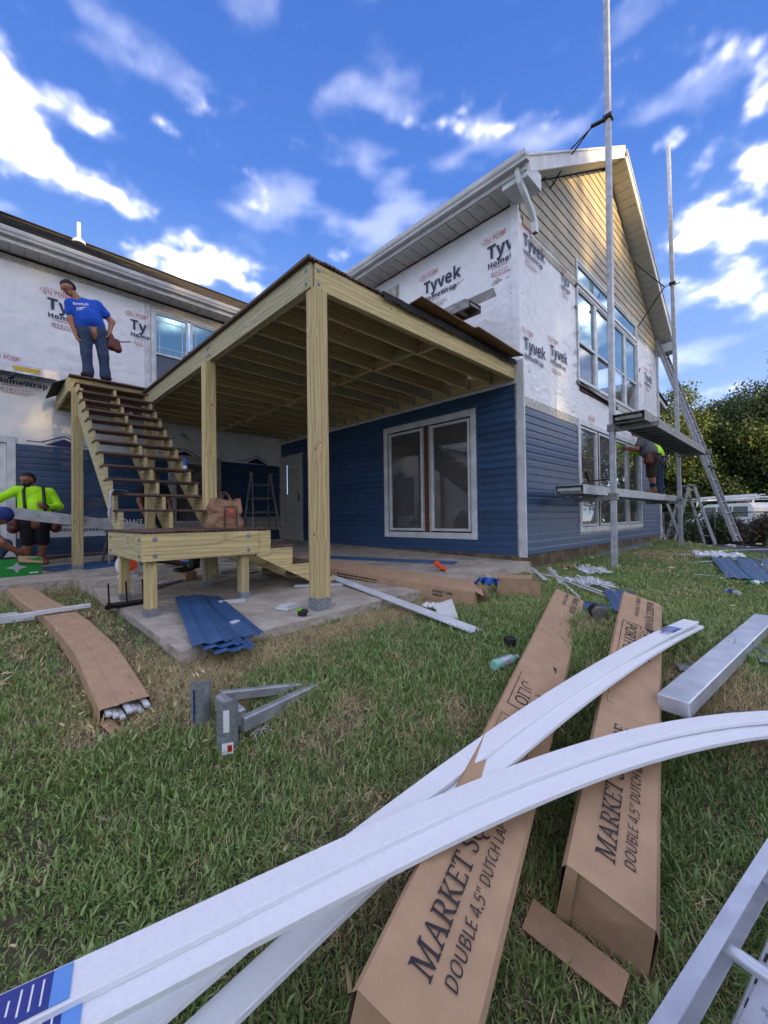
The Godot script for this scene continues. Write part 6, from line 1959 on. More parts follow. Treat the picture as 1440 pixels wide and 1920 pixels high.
	crumple("plastic_film", "pale plastic wrapping heaped beside the navy panels on the lawn", "plastic", M.film, on(9.3, -1.1, 0.0), Vector2(0.9, 0.6), 0.10, 5, 0.2)
	for k in 7:
		var c := Vector3(9.3 + rng.randf_range(-1.0, 1.6), 0, -1.05 + rng.randf_range(-0.45, 0.35))
		var d := Vector3(0.9, 0, 0.35).rotated(Vector3.UP, rng.randf_range(-0.5, 0.5)) * rng.randf_range(0.2, 0.7)
		scrap("trim_offcut", "white vinyl offcut in the heap beside the navy panels on the lawn", "trim", M.trim, Vector3(c.x, G(c.x, c.z) + 0.02, c.z) - d, Vector3(c.x, G(c.x, c.z) + 0.05, c.z) + d, rng.randf_range(0.03, 0.07), 0.008, "white vinyl offcuts beside the navy panels")
	scrap("trim_strip", "thin white stick lying on grass pointing at the navy panels", "trim", M.trim, on(6.75, -1.05, 0.02), on(6.75, -0.62, 0.02), 0.03, 0.01)
	var bp := Mb.new()
	bp.tube([on(9.0, -2.1, 0.02), on(8.9, -1.6, 0.025), on(8.7, -1.1, 0.02), on(8.6, -0.9, 0.02)], [0.014], 6)
	tag(put(self, "pipe", bp.mesh(), M.blackpaint), "thin black pipe lying across the lawn in front of scaffold", "pipe")
	# yellow insulation crumbs and pale chips
	for k in 46:
		var near := k < 26
		var c := Vector3(rng.randf_range(6.2, 11.5), 0, -2.8 + absf(rng.randfn()) * 0.22) if near else Vector3(rng.randf_range(6.0, 13.0), 0, rng.randf_range(-2.4, -0.4))
		var s := rng.randf_range(0.02, 0.07)
		tag(bx(self, "foam_chip", M.foam if rng.randf() < 0.7 else M.white, Vector3(c.x, G(c.x, c.z) + 0.02, c.z), Vector3(s * 1.6, s * 0.5, s), s * 0.2, Basis(Vector3.UP, rng.randf() * TAU) * Basis(Vector3.RIGHT, rng.randf_range(-0.3, 0.3))), "small pale foam chip littering the grass along the gable wall", "debris", "foam chips on the lawn")
	crumple("paper_scrap", "torn brown paper scrap on the grass near the foundation", "paper", M.kraft, on(6.55, -2.62, 0.0), Vector2(0.34, 0.18), 0.05, 9, 0.4)
	crumple("paper_scrap", "small tan leaf-like paper scrap on the open lawn", "paper", M.kraft, on(6.0, -1.15, 0.0), Vector2(0.14, 0.08), 0.03, 10, 0.4)
	# bottles and cans
	bottle("thermos", "pale green steel vacuum flask lying in the grass", on(2.30, -1.31, 0.032), Vector3(0.72, 0.02, 0.12).normalized(), 0.032, 0.22, M.teal, M.alu_bright)
	bottle("water_bottle", "clear water bottle with blue label lying on lawn", on(5.5, -0.55, 0.03), Vector3(0.6, 0, -0.55).normalized(), 0.03, 0.2, M.film, M.canblue)
	bottle("soda_bottle", "green soda bottle lying on grass against the navy panels", on(6.3, -0.42, 0.03), Vector3(0.6, 0, 0.35).normalized(), 0.032, 0.2, M.bottlegreen, M.white)
	bottle("water_bottle", "clear plastic bottle lying by the driveway edge near the ladder foot", on(12.0, -1.2, 0.03), Vector3(0.6, 0, -0.55).normalized(), 0.035, 0.25, M.film, M.white)
	var cp := Mb.new()
	cp.lathe([Vector2(0.0, 0.0), Vector2(0.036, 0.0), Vector2(0.04, 0.006), Vector2(0.041, 0.062), Vector2(0.036, 0.068), Vector2(0.0, 0.068)], 18)
	tag(put(self, "flask_cap", cp.mesh(), M.black, on(2.54, -1.41, 0.0)), "black screw cap standing in the grass near the green flask", "cap")
	var jr := Mb.new()
	var jx := Transform3D(Mb.aim(Vector3(0.75, 0.1, -0.65)) * Basis(Vector3.RIGHT, PI / 2), Vector3.ZERO)
	jr.lathe([Vector2(0.0, 0.0), Vector2(0.05, 0.0), Vector2(0.052, 0.01), Vector2(0.052, 0.095), Vector2(0.048, 0.1), Vector2(0.0455, 0.098), Vector2(0.045, 0.012), Vector2(0.0, 0.01)], 20, jx)
	var jo := put(self, "jar", jr.mesh(), M.alu_old, on(3.28, -1.08, 0.055))
	tag(jo, "open tin can lying on its side between the two cartons", "can")
	var jb2 := Mb.new()
	jb2.lathe([Vector2(0.0535, 0.03), Vector2(0.0535, 0.095)], 20, jx)
	put(jo, "band", jb2.mesh(), M.black)
	# offcuts of printed flashing
	for k in 2:
		var gx := Mb.new()
		gx.extrude(PackedVector2Array([Vector2(-0.05, 0.03), Vector2(-0.045, 0.004), Vector2(0.045, 0.004), Vector2(0.05, 0.035), Vector2(0.048, 0.035), Vector2(0.043, 0.007), Vector2(-0.043, 0.007), Vector2(-0.048, 0.03)]), -0.12, 0.12)
		var at: Vector3 = [on(2.95, -0.55, 0.0), on(3.42, -0.22, 0.0)][k]
		tag(put(self, "flashing_offcut", gx.mesh(), M.alu_bright, at, Basis(Vector3.UP, [-0.95, -1.1][k])), ["curled shiny metal offcut with dark print lying beside the silver board", "curled shiny metal offcut lying alone at the edge of the dry patch"][k], "offcut")
	var bk := thing("bucket", "white square plastic tub tipped over on the grass below the corner trim", "tub", on(2.78, -2.12), 0.7)
	for k in 4:
		var b := Basis(Vector3.UP, k * PI / 2)
		bx(bk, "wall", M.white, Vector3(0, 0.075, 0) + Basis(Vector3.RIGHT, 1.25) * (b * Vector3(0.072, 0, 0)), Vector3(0.005, 0.15, 0.146), 0.001, Basis(Vector3.RIGHT, 1.25) * b)
	bx(bk, "base", M.white, Vector3(0, 0.075, 0) + Basis(Vector3.RIGHT, 1.25) * Vector3(0, -0.073, 0), Vector3(0.146, 0.005, 0.146), 0.001, Basis(Vector3.RIGHT, 1.25))
	crumple("wrapper", "white and pink paper wrapper crumpled beside the tipped tub", "paper", M.white, on(2.95, -2.4, 0.0), Vector2(0.13, 0.16), 0.08, 14, 0.3)
	crumple("wrapper", "torn shiny blue plastic wrapper at the torn carton end", "plastic", M.canblue, Vector3(3.62, -0.72, -2.26), Vector2(0.08, 0.2), 0.10, 15, 0.3)

func bottle(called: String, label: String, at: Vector3, d: Vector3, r: float, l: float, m: Material, m2: Material) -> void:
	var x := Transform3D(Mb.aim(d) * Basis(Vector3.RIGHT, PI / 2), Vector3.ZERO)
	var g := Mb.new()
	g.lathe([Vector2(0.0, -l / 2), Vector2(r * 0.9, -l / 2), Vector2(r, -l / 2 + 0.008), Vector2(r, l * 0.2), Vector2(r * 0.85, l * 0.3), Vector2(r * 0.45, l * 0.42), Vector2(r * 0.45, l * 0.5), Vector2(0.0, l * 0.5)], 18, x)
	var o := put(self, called, g.mesh(), m, at)
	tag(o, label, "bottle")
	var b := Mb.new()
	b.lathe([Vector2(r * 1.015, -l * 0.2), Vector2(r * 1.015, l * 0.12)], 18, x)
	put(o, "label", b.mesh(), m2)
	var c := Mb.new()
	c.lathe([Vector2(r * 0.5, l * 0.46), Vector2(r * 0.5, l * 0.53), Vector2(0.0, l * 0.53)], 12, x)
	put(o, "cap", c.mesh(), m2)

func carton2(label: String, nl: Vector3, nr: Vector3, dv: Vector3) -> void:
	var o := thing("siding_carton", label, "carton", nl)
	var ex := nr - nl
	var dn := Vector3(-0.02, -0.17, 0.0)
	var g := Mb.new()
	var seg := 10
	var rows := []
	for i in seg + 1:
		var t := float(i) / seg
		rows.append([dn + dv * t, Vector3(0, -0.01, 0) + dv * t - ex * 0.01, dv * t + ex * 0.02, ex * 0.98 + dv * t, ex * 1.01 + Vector3(0, -0.01, 0) + dv * t, ex + dn + dv * t])
	for i in seg:
		for k in 5: g.quad(rows[i][k], rows[i + 1][k], rows[i + 1][k + 1], rows[i][k + 1])
	put(o, "box", g.mesh(), M.card_side)
	var n := (dv.cross(ex)).normalized()
	if n.y < 0: n = -n
	var sd := dn.normalized()
	var dd := -dv.normalized()
	var sn := dd.cross(-sd).normalized()
	if sn.dot(ex) > 0: sn = -sn
	print_on(o, "PRODUCT CODE", 0.024, dv * 0.17 + dn * 0.35 + sn * 0.004, dd, -sd, sn, false, null, 1.0, 1.0)
	print_on(o, "D45DL08", 0.022, dv * 0.17 + dn * 0.56 + sn * 0.004, dd, -sd, sn, false, null, 1.0, 1.0)
	for r in 2:
		for k in 11: brd(o, "print_line", M.ink, dv * (0.68 - 0.022 * k) + dn * (0.35 + 0.2 * r) + sn * 0.005, dv * (0.684 - 0.022 * (k + 1)) + dn * (0.35 + 0.2 * r) + sn * 0.005, 0.016, 0.001, 0.0, sn)
	var ring := Mb.new()
	for k in 16:
		var a := TAU * k / 16.0
		var b := TAU * (k + 1) / 16.0
		var c := dv * 0.36 + dn * 0.4 + sn * 0.006
		ring.quad(c + (dd * cos(a) - sd * sin(a)) * 0.035, c + (dd * cos(a) - sd * sin(a)) * 0.04, c + (dd * cos(b) - sd * sin(b)) * 0.04, c + (dd * cos(b) - sd * sin(b)) * 0.035)
	put(o, "print_mark", ring.mesh(), M.ink)
	for k in 4:
		var f := Mb.new()
		var p: Vector3 = [Vector3.ZERO, ex, ex + dn, dn][k]
		var q: Vector3 = [ex, ex + dn, dn, Vector3.ZERO][k]
		var away: Vector3 = -dv.normalized() * [0.10, 0.16, 0.05, 0.04][k]
		var into: Vector3 = ((ex + dn) / 2 - (p + q) / 2) * [0.5, 0.7, -0.1, 0.8][k]
		f.quad(p, q, q.lerp(p, 0.15) + away + into, p.lerp(q, 0.15) + away + into)
		put(o, "torn_flap", f.mesh(), M.card_in)

func patio_things() -> void:
	rng.seed = 90
	# leaf blower
	var lb := thing("leaf_blower", "white and red leaf blower with black nozzle standing on the patio under landing", "leaf blower", pon(1.40, -6.5), 0.2)
	var hb := Mb.new()
	hb.lathe([Vector2(0.0, -0.09), Vector2(0.10, -0.09), Vector2(0.135, -0.05), Vector2(0.14, 0.0), Vector2(0.135, 0.05), Vector2(0.10, 0.09), Vector2(0.0, 0.09)], 20, Transform3D(Basis(Vector3.RIGHT, PI / 2), Vector3(0, 0.17, 0)))
	put(lb, "housing", hb.mesh(), M.white)
	var fg := Mb.new()
	fg.lathe([Vector2(0.0, 0.0), Vector2(0.085, 0.0), Vector2(0.08, 0.025), Vector2(0.0, 0.03)], 16, Transform3D(Basis(Vector3.RIGHT, PI / 2), Vector3(0, 0.17, 0.085)))
	put(lb, "fan_guard", fg.mesh(), M.orange)
	var hd := Mb.new()
	hd.tube([Vector3(-0.10, 0.27, 0), Vector3(-0.07, 0.36, 0), Vector3(0.03, 0.37, 0), Vector3(0.09, 0.30, 0), Vector3(0.11, 0.24, 0)], [0.018], 8)
	put(lb, "handle", hd.mesh(), M.white)
	var nzl := Mb.new()
	nzl.tube([Vector3(0.08, 0.22, 0), Vector3(0.28, 0.23, 0.02), Vector3(0.55, 0.16, 0.06), Vector3(0.78, 0.09, 0.12)], [0.05, 0.045, 0.038, 0.034], 12)
	put(lb, "nozzle", nzl.mesh(), M.black)
	bx(lb, "foot", M.white, Vector3(0, 0.015, 0), Vector3(0.2, 0.03, 0.16), 0.008)
	# black base with three spikes
	var sp := thing("spiked_base", "black metal base plate with three upright rods at patio edge", "stand", pon(1.0, -4.62))
	var pl := Mb.new()
	pl.extrude(PackedVector2Array([Vector2(-0.20, -0.06), Vector2(0.2, -0.06), Vector2(0.26, 0.0), Vector2(0.2, 0.07), Vector2(-0.16, 0.08)]), 0.0, 0.035, Transform3D(Basis(Vector3.RIGHT, -PI / 2), Vector3.ZERO))
	put(sp, "plate", pl.mesh(), M.blackpaint)
	for k in 3: brd(sp, "rod", M.blackpaint, Vector3(-0.16 + 0.15 * k, 0.03, 0.03 - 0.03 * k), Vector3(-0.17 + 0.15 * k, 0.24, 0.03 - 0.03 * k), 0.014, 0.014, 0.003)
	# battery charger ring on a box
	var bc := thing("work_light", "round black work lamp stand on a grey box under the low landing", "lamp", pon(1.88, -5.6), 0.4)
	bx(bc, "box", M.card_dark, Vector3(0, 0.05, 0), Vector3(0.18, 0.10, 0.14), 0.005)
	var tr := Mb.new()
	var cc := []
	for k in 17: cc.append(Vector3(-0.05 + cos(TAU * k / 16.0) * 0.12, 0.14, sin(TAU * k / 16.0) * 0.09))
	tr.tube(cc, [0.022], 8)
	put(bc, "ring", tr.mesh(), M.black)
	bx(bc, "battery", M.black, Vector3(0.11, 0.22, 0), Vector3(0.12, 0.17, 0.1), 0.012)
	var cd := Mb.new()
	cd.tube([Vector3(0.16, 0.25, 0), Vector3(0.24, 0.24, 0.03), Vector3(0.26, 0.1, 0.05), Vector3(0.3, 0.02, 0.05)], [0.004], 5)
	put(bc, "cable", cd.mesh(), M.black)
	# small things on the slab
	scrap("trim_block", "white vinyl corner piece lying on the patio by the landing leg", "trim", M.trim, pon(1.6, -3.98, 0.015), pon(1.84, -3.88, 0.015), 0.05, 0.03)
	tag(bx(self, "trim_block", M.trim, pon(1.42, -3.17, 0.02), Vector3(0.07, 0.035, 0.05), 0.004, Basis(Vector3.UP, 0.4)), "tiny white vinyl block alone on the patio edge", "trim")
	var mb := thing("mount_block", "white square vinyl mounting block lying on patio beside tall post", "trim", pon(1.98, -3.30), 0.3)
	bx(mb, "plate", M.trim, Vector3(0, 0.012, 0), Vector3(0.19, 0.022, 0.15), 0.004)
	bx(mb, "raised_face", M.trim, Vector3(0, 0.032, 0), Vector3(0.15, 0.02, 0.11), 0.005)
	var tm := thing("tape_measure", "black and lime tape measure lying at the foot of the tall post", "tape measure", pon(1.93, -2.985), 0.5)
	bx(tm, "case", M.black, Vector3(0, 0.03, 0), Vector3(0.06, 0.06, 0.085), 0.014)
	bx(tm, "grip", M.lime, Vector3(-0.005, 0.052, -0.03), Vector3(0.045, 0.02, 0.05), 0.008)
	bx(tm, "hook", M.alu_bright, Vector3(0, 0.02, 0.048), Vector3(0.03, 0.02, 0.012), 0.003)
	var cg := thing("cordless_tool", "orange and black cordless tool lying on the patio below the window", "power tool", pon(4.38, -3.38), 0.7)
	bx(cg, "body", M.black, Vector3(0.05, 0.035, 0), Vector3(0.16, 0.055, 0.06), 0.014)
	bx(cg, "handle", M.orange, Vector3(-0.06, 0.06, -0.03), Vector3(0.05, 0.05, 0.14), 0.014, Basis(Vector3.RIGHT, 0.4))
	bx(cg, "battery", M.orange, Vector3(-0.06, 0.11, -0.09), Vector3(0.07, 0.06, 0.07), 0.01)
	bx(cg, "nose", M.alu_bright, Vector3(0.15, 0.035, 0), Vector3(0.05, 0.02, 0.02), 0.005)
	# metal prop and grey offcut below the landing
	tag(brd(self, "prop", M.zinc, pon(2.28, -5.62, 0.0), pon(2.28, -5.62, 0.55), 0.02, 0.02, 0.004), "thin grey metal prop standing under the low landing", "prop")
	scrap("metal_offcut", "bent grey metal offcut lying on the patio beside prop", "offcut", M.zinc, pon(2.35, -5.65, 0.03), pon(2.85, -5.6, 0.05), 0.12, 0.02)
	scrap("trim_strip", "white trim strip lying on patio behind the short steps", "trim", M.trim, pon(2.4, -6.9, 0.01), pon(3.35, -6.1, 0.01), 0.07, 0.01)
	scrap("trim_strip", "folded white vinyl strips under the low landing", "trim", M.trim, pon(1.35, -5.3, 0.04), pon(2.0, -5.75, 0.015), 0.12, 0.02)
	tag(bx(self, "pry_bar", M.black, pon(2.75, -5.35, 0.012), Vector3(0.34, 0.018, 0.03), 0.004, Basis(Vector3.UP, 0.3)), "black pry bar lying on the patio beside the steps", "tool")
	crumple("litter", "red and white wrappers heaped on patio behind the landing", "litter", M.brandred, pon(2.1, -6.95, 0.0), Vector2(0.2, 0.15), 0.12, 30)
	crumple("litter", "blue and white packaging on patio behind the landing", "litter", M.labelsky, pon(2.35, -6.95, 0.0), Vector2(0.3, 0.15), 0.08, 31)
	# green carton at the left
	var gb := thing("green_carton", "torn open green carton with a silver star print at the lawn's edge", "carton", Vector3(0.36, patio_y(0.36, -7.9), -7.95), 0.1)
	bx(gb, "front_panel", M.green, Vector3(0, 0.13, 0.13), Vector3(0.44, 0.26, 0.006), 0.001)
	bx(gb, "side_panel", M.green, Vector3(-0.22, 0.13, 0), Vector3(0.006, 0.26, 0.26), 0.001)
	bx(gb, "side_panel", M.green, Vector3(0.22, 0.11, 0), Vector3(0.006, 0.22, 0.26), 0.001)
	bx(gb, "back_panel", M.card_in, Vector3(0, 0.12, -0.13), Vector3(0.44, 0.24, 0.006), 0.001)
	bx(gb, "torn_flap", M.card_in, Vector3(0.1, 0.24, 0.13), Vector3(0.28, 0.004, 0.13), 0.001, Basis(Vector3.RIGHT, 0.7) * Basis(Vector3.BACK, -0.2))
	var star := Mb.new()
	var sp8 := PackedVector2Array()
	for k in 8:
		var r := 0.10 if k % 2 == 0 else 0.042
		sp8.append(Vector2(cos(TAU * k / 8.0) * r * 1.2, sin(TAU * k / 8.0) * r * 0.8))
	star.extrude(sp8, 0, 0.002)
	put(gb, "print_star", star.mesh(), M.alu_bright, Vector3(-0.05, 0.14, 0.134))
	for k in 3: bx(gb, "print_line", M.white, Vector3(0.10 + 0.035 * k, 0.05, 0.135), Vector3(0.028, 0.02, 0.002), 0.0)
	# paper bag on the landing
	var bg := thing("paper_bag", "crumpled brown paper food bag with twine handles standing on low landing", "bag", Vector3(1.79, -0.083, -4.22), 0.12)
	var g := Mb.new()
	var f := FastNoiseLite.new()
	f.seed = 6; f.frequency = 7.0; f.fractal_octaves = 2
	var nn := 28
	var lv := 12
	var grid := []
	for j in lv + 1:
		var h := 0.30 * j / lv
		for i in nn:
			var a := TAU * i / nn
			var sx := 0.165 + 0.012 * sin(j * 0.9)
			var sz := lerpf(0.10, 0.045, smoothstep(0.5, 1.0, float(j) / lv))
			var cx := signf(cos(a)) * pow(absf(cos(a)), 0.45) * sx
			var cz := signf(sin(a)) * pow(absf(sin(a)), 0.45) * sz
			var e := f.get_noise_3d(cx * 1.2, h * 1.4, cz * 1.2) * 0.03 * smoothstep(0.0, 0.2, float(j) / lv)
			grid.append(Vector3(cx * (1.0 + e * 2.0), h + (0.03 * f.get_noise_2d(a * 0.4, 3.0) if j == lv else 0.0), cz + e))
	for j in lv:
		for i in nn: g.quad(grid[j * nn + i], grid[(j + 1) * nn + i], grid[(j + 1) * nn + (i + 1) % nn], grid[j * nn + (i + 1) % nn])
	put(bg, "bag", g.mesh(), M.kraft)
	for k in 2:
		var h := Mb.new()
		h.tube([Vector3(-0.06 + 0.04 * k, 0.29, 0.02 - 0.04 * k), Vector3(-0.045 + 0.04 * k, 0.36 - 0.02 * k, 0.02 - 0.04 * k), Vector3(0.0 + 0.04 * k, 0.375 - 0.02 * k, 0.02 - 0.04 * k), Vector3(0.03 + 0.04 * k, 0.34, 0.02 - 0.04 * k), Vector3(0.04 + 0.04 * k, 0.29, 0.02 - 0.04 * k)], [0.0035], 5)
		put(bg, "handle", h.mesh(), M.kraft)
	for k in 2: bx(bg, "print_band", M.ink, Vector3(-0.06 + 0.13 * k, 0.11, 0.112), Vector3(0.010, 0.20, 0.003), 0.0)
	bx(bg, "print_band", M.ink, Vector3(0.005, 0.215, 0.108), Vector3(0.14, 0.010, 0.003), 0.0)
	bx(bg, "print_mark", M.orange, Vector3(0.0, 0.175, 0.114), Vector3(0.035, 0.035, 0.003), 0.0)
	for k in 3: bx(bg, "print_line", M.brandred, Vector3(0.0, 0.145 - 0.014 * k, 0.114), Vector3(0.10 - 0.02 * (k % 2), 0.006, 0.003), 0.0)
	# drink can on a tread
	var cn := Mb.new()
	cn.lathe([Vector2(0.0, 0.0), Vector2(0.024, 0.0), Vector2(0.028, 0.01), Vector2(0.028, 0.14), Vector2(0.023, 0.155), Vector2(0.0, 0.153)], 18)
	var co := put(self, "drink_can", cn.mesh(), M.canblue, Vector3(2.02, -0.085 + 0.192 * 4 + 0.026, -6.08))
	tag(co, "tall blue and silver drink can standing on a stair tread", "can")
	var cb := Mb.new()
	cb.lathe([Vector2(0.0284, 0.012), Vector2(0.0284, 0.06)], 18)
	put(co, "band", cb.mesh(), M.alu_bright)
	# towel over the stringer
	var tw := Mb.new()
	var tf := FastNoiseLite.new()
	tf.seed = 2; tf.frequency = 5.0
	var tg := []
	for j in 15:
		var t := j / 14.0
		for i in 9:
			var u := i / 8.0 - 0.5
			var x := lerpf(1.16, 1.0, smoothstep(0.0, 0.3, t)) - 0.02 * sin(u * 14.0) * t
			var y := 0.335 + 0.02 * sin(t * 9.0) - maxf(0.0, t - 0.25) * 0.42
			tg.append(Vector3(x - 0.03 * tf.get_noise_2d(u * 2.0, t * 2.0), y, -5.40 + u * 0.20 * (1.0 - 0.45 * t)))
	for j in 14:
		for i in 8: tw.quad(tg[j * 9 + i], tg[(j + 1) * 9 + i], tg[(j + 1) * 9 + i + 1], tg[j * 9 + i + 1])
	tag(put(self, "towel", tw.mesh(), M.cloth), "grubby white towel draped over the stair stringer", "towel")

var boards_data := [
	["white trim board on top of the curved pair, blue label at its near end", [Vector3(-0.100, -0.919, -1.087), Vector3(0.255, -0.921, -1.009), Vector3(0.611, -0.919, -0.926), Vector3(0.966, -0.914, -0.834), Vector3(1.321, -0.909, -0.727), Vector3(1.677, -0.908, -0.599), Vector3(2.032, -0.912, -0.445), Vector3(2.387, -0.926, -0.259), Vector3(2.743, -0.951, -0.036)], Vector3(-0.31, 0, 0.95), Vector3(-0.40, 0, 0.92)],
	["white trim board beside the topmost curved one, lying on both cartons", [Vector3(-0.058, -0.937, -1.031), Vector3(0.278, -0.938, -0.948), Vector3(0.615, -0.935, -0.861), Vector3(0.951, -0.930, -0.767), Vector3(1.287, -0.926, -0.660), Vector3(1.624, -0.926, -0.538), Vector3(1.960, -0.931, -0.394), Vector3(2.297, -0.944, -0.227), Vector3(2.633, -0.967, -0.031)], Vector3(-0.31, 0, 0.95), Vector3(-0.40, 0, 0.92)],
	["white trim board crossing under the curved pair with printed label at the far end", [Vector3(0.073, -1.155, -1.077), Vector3(0.472, -1.068, -1.029), Vector3(0.872, -0.990, -0.975), Vector3(1.271, -0.920, -0.915), Vector3(1.671, -0.858, -0.850), Vector3(2.070, -0.805, -0.779), Vector3(2.470, -0.760, -0.702), Vector3(2.869, -0.724, -0.620), Vector3(3.269, -0.696, -0.532)], Vector3(-0.3, 0, 0.95), Vector3(-0.22, 0, 0.97)],
	["lowest white trim board resting on both cartons beneath the others", [Vector3(0.196, -1.161, -0.964), Vector3(0.585, -1.070, -0.919), Vector3(0.975, -0.989, -0.871), Vector3(1.364, -0.919, -0.819), Vector3(1.753, -0.859, -0.765), Vector3(2.143, -0.810, -0.707), Vector3(2.532, -0.772, -0.646), Vector3(2.922, -0.745, -0.583), Vector3(3.311, -0.729, -0.516)], Vector3(-0.3, 0, 0.95), Vector3(-0.22, 0, 0.97)],
]
var label_data := [
	["", Vector3(0.040, -0.911, -1.056), Vector3(0.976, -0.006, 0.216), Vector3(-0.31, 0, 0.95), 0.26],
	["", Vector3(0.050, -0.928, -1.004), Vector3(0.971, -0.003, 0.239), Vector3(-0.31, 0, 0.95), 0.26],
	["", Vector3(3.000, -0.706, -0.591), Vector3(0.974, 0.069, 0.214), Vector3(-0.31, 0, 0.95), 0.20],
]

# ---------- people ----------
# bones are [a, b, ra, rb]; their smooth union is meshed with surface nets
func sdf(bones: Array, cell: float, sharp := 70.0, g: Mb = null) -> Mb:
	if g == null: g = Mb.new()
	var lo := Vector3.ONE * 1e9
	var hi := -lo
	for b in bones:
		var r: float = maxf(b[2], b[3]) + 0.05
		lo = lo.min((b[0] as Vector3).min(b[1]) - Vector3.ONE * r)
		hi = hi.max((b[0] as Vector3).max(b[1]) + Vector3.ONE * r)
	var nx := int((hi.x - lo.x) / cell) + 2
	var ny := int((hi.y - lo.y) / cell) + 2
	var nzz := int((hi.z - lo.z) / cell) + 2
	var f := PackedFloat32Array()
	f.resize(nx * ny * nzz)
	var reach := 3.2 / sharp
	for b in bones:
		var a: Vector3 = b[0]
		var d: Vector3 = b[1] - b[0]
		var ra: float = b[2]
		var rb: float = b[3]
		var l2 := maxf(d.length_squared(), 1e-9)
		var r := maxf(ra, rb) + reach
		var p0 := ((a.min(b[1]) - Vector3.ONE * r - lo) / cell).floor()
		var p1 := ((a.max(b[1]) + Vector3.ONE * r - lo) / cell).ceil()
		for k in range(maxi(0, int(p0.z)), mini(nzz, int(p1.z) + 1)):
			for j in range(maxi(0, int(p0.y)), mini(ny, int(p1.y) + 1)):
				var at := (k * ny + j) * nx
				for i in range(maxi(0, int(p0.x)), mini(nx, int(p1.x) + 1)):
					var p := lo + Vector3(i, j, k) * cell - a
					var t := clampf(p.dot(d) / l2, 0.0, 1.0)
					var e := (p - d * t).length() - (ra + (rb - ra) * t)
					if e < reach: f[at + i] += exp(-maxf(e, -0.08) * sharp)
	# inside where the sum exceeds one
	var ids := {}
	var verts := PackedVector3Array()
	var norms := PackedVector3Array()
	var sy := nx
	var sz := nx * ny
	var offs := [0, 1, sy, sy + 1, sz, sz + 1, sz + sy, sz + sy + 1]
	for k in nzz - 1:
		for j in ny - 1:
			var row := (k * ny + j) * nx
			for i in nx - 1:
				var q := row + i
				var n := 0
				for o in 8:
					if f[q + offs[o]] > 1.0: n += 1
				if n == 0 or n == 8: continue
				var v := PackedFloat32Array()
				for o in 8: v.append(-log(maxf(f[q + offs[o]], 1e-4)) / sharp)
				var acc := Vector3.ZERO
				var cnt := 0
				for e in [[0, 1], [2, 3], [4, 5], [6, 7], [0, 2], [1, 3], [4, 6], [5, 7], [0, 4], [1, 5], [2, 6], [3, 7]]:
					var va := v[e[0]]
					var vb := v[e[1]]
					if (va < 0.0) != (vb < 0.0):
						var t := va / (va - vb)
						var pa := Vector3(e[0] & 1, (e[0] >> 1) & 1, e[0] >> 2)
						var pb := Vector3(e[1] & 1, (e[1] >> 1) & 1, e[1] >> 2)
						acc += pa.lerp(pb, t)
						cnt += 1
				if cnt == 0: continue
				ids[q] = verts.size()
				verts.append(lo + (Vector3(i, j, k) + acc / cnt) * cell)
				norms.append(Vector3(v[1] + v[3] + v[5] + v[7] - v[0] - v[2] - v[4] - v[6], v[2] + v[3] + v[6] + v[7] - v[0] - v[1] - v[4] - v[5], v[4] + v[5] + v[6] + v[7] - v[0] - v[1] - v[2] - v[3]).normalized())
	for q in ids:
		for ax in 3:
			var s: int = [1, sy, sz][ax]
			var u: int = [sy, sz, 1][ax]
			var w: int = [sz, 1, sy][ax]
			var q2: int = q + s
			if (f[q] > 1.0) == (f[q2] > 1.0): continue
			if not (ids.has(q - u) and ids.has(q - w) and ids.has(q - u - w)): continue
			var c := [ids[q], ids[q - u], ids[q - u - w], ids[q - w]]
			if not (f[q] > 1.0): c.reverse()
			var p := []
			var m := []
			for x in c:
				p.append(verts[x]); m.append(norms[x])
			if ((p[1] - p[0]) as Vector3).cross(p[3] - p[0]).dot(m[0]) < 0:
				p.reverse(); m.reverse()
			g.quadn(p, m, [Vector2.ZERO, Vector2.ZERO, Vector2.ZERO, Vector2.ZERO])
	return g

func hand_bones(wrist: Vector3, dir: Vector3, palm: Vector3, thumb_side: float, curl: float) -> Array:
	var d := dir.normalized()
	var s := d.cross(palm).normalized() * thumb_side
	var b := []
	var kn := wrist + d * 0.085
	b.append([wrist, wrist + d * 0.03, 0.026, 0.028])
	for k in 4:
		var o := s * (0.030 - 0.020 * k)
		b.append([wrist + d * 0.02 + o * 0.6, kn + o - d * 0.006 * absf(k - 1.0), 0.017, 0.013])
		var l: float = [0.040, 0.045, 0.042, 0.032][k]
		var p := kn + o
		var e := d
		for q in 3:
			e = e.rotated(s * thumb_side, -curl * (0.8 + 0.2 * q)) if false else (e * cos(curl) + palm.normalized() * sin(curl)).normalized()
			var nx: Vector3 = p + e * l * [1.0, 0.7, 0.55][q]
			b.append([p, nx, 0.0105 - 0.001 * q, 0.0095 - 0.001 * q])
			p = nx
	var t0 := wrist + d * 0.025 + s * 0.022
	var t1 := t0 + (d * 0.6 + s * 0.7 + palm * 0.25).normalized() * 0.04
	b.append([t0, t1, 0.015, 0.012])
	b.append([t1, t1 + (d * 0.85 + s * 0.2 + palm * 0.4).normalized() * 0.035, 0.0115, 0.009])
	return b

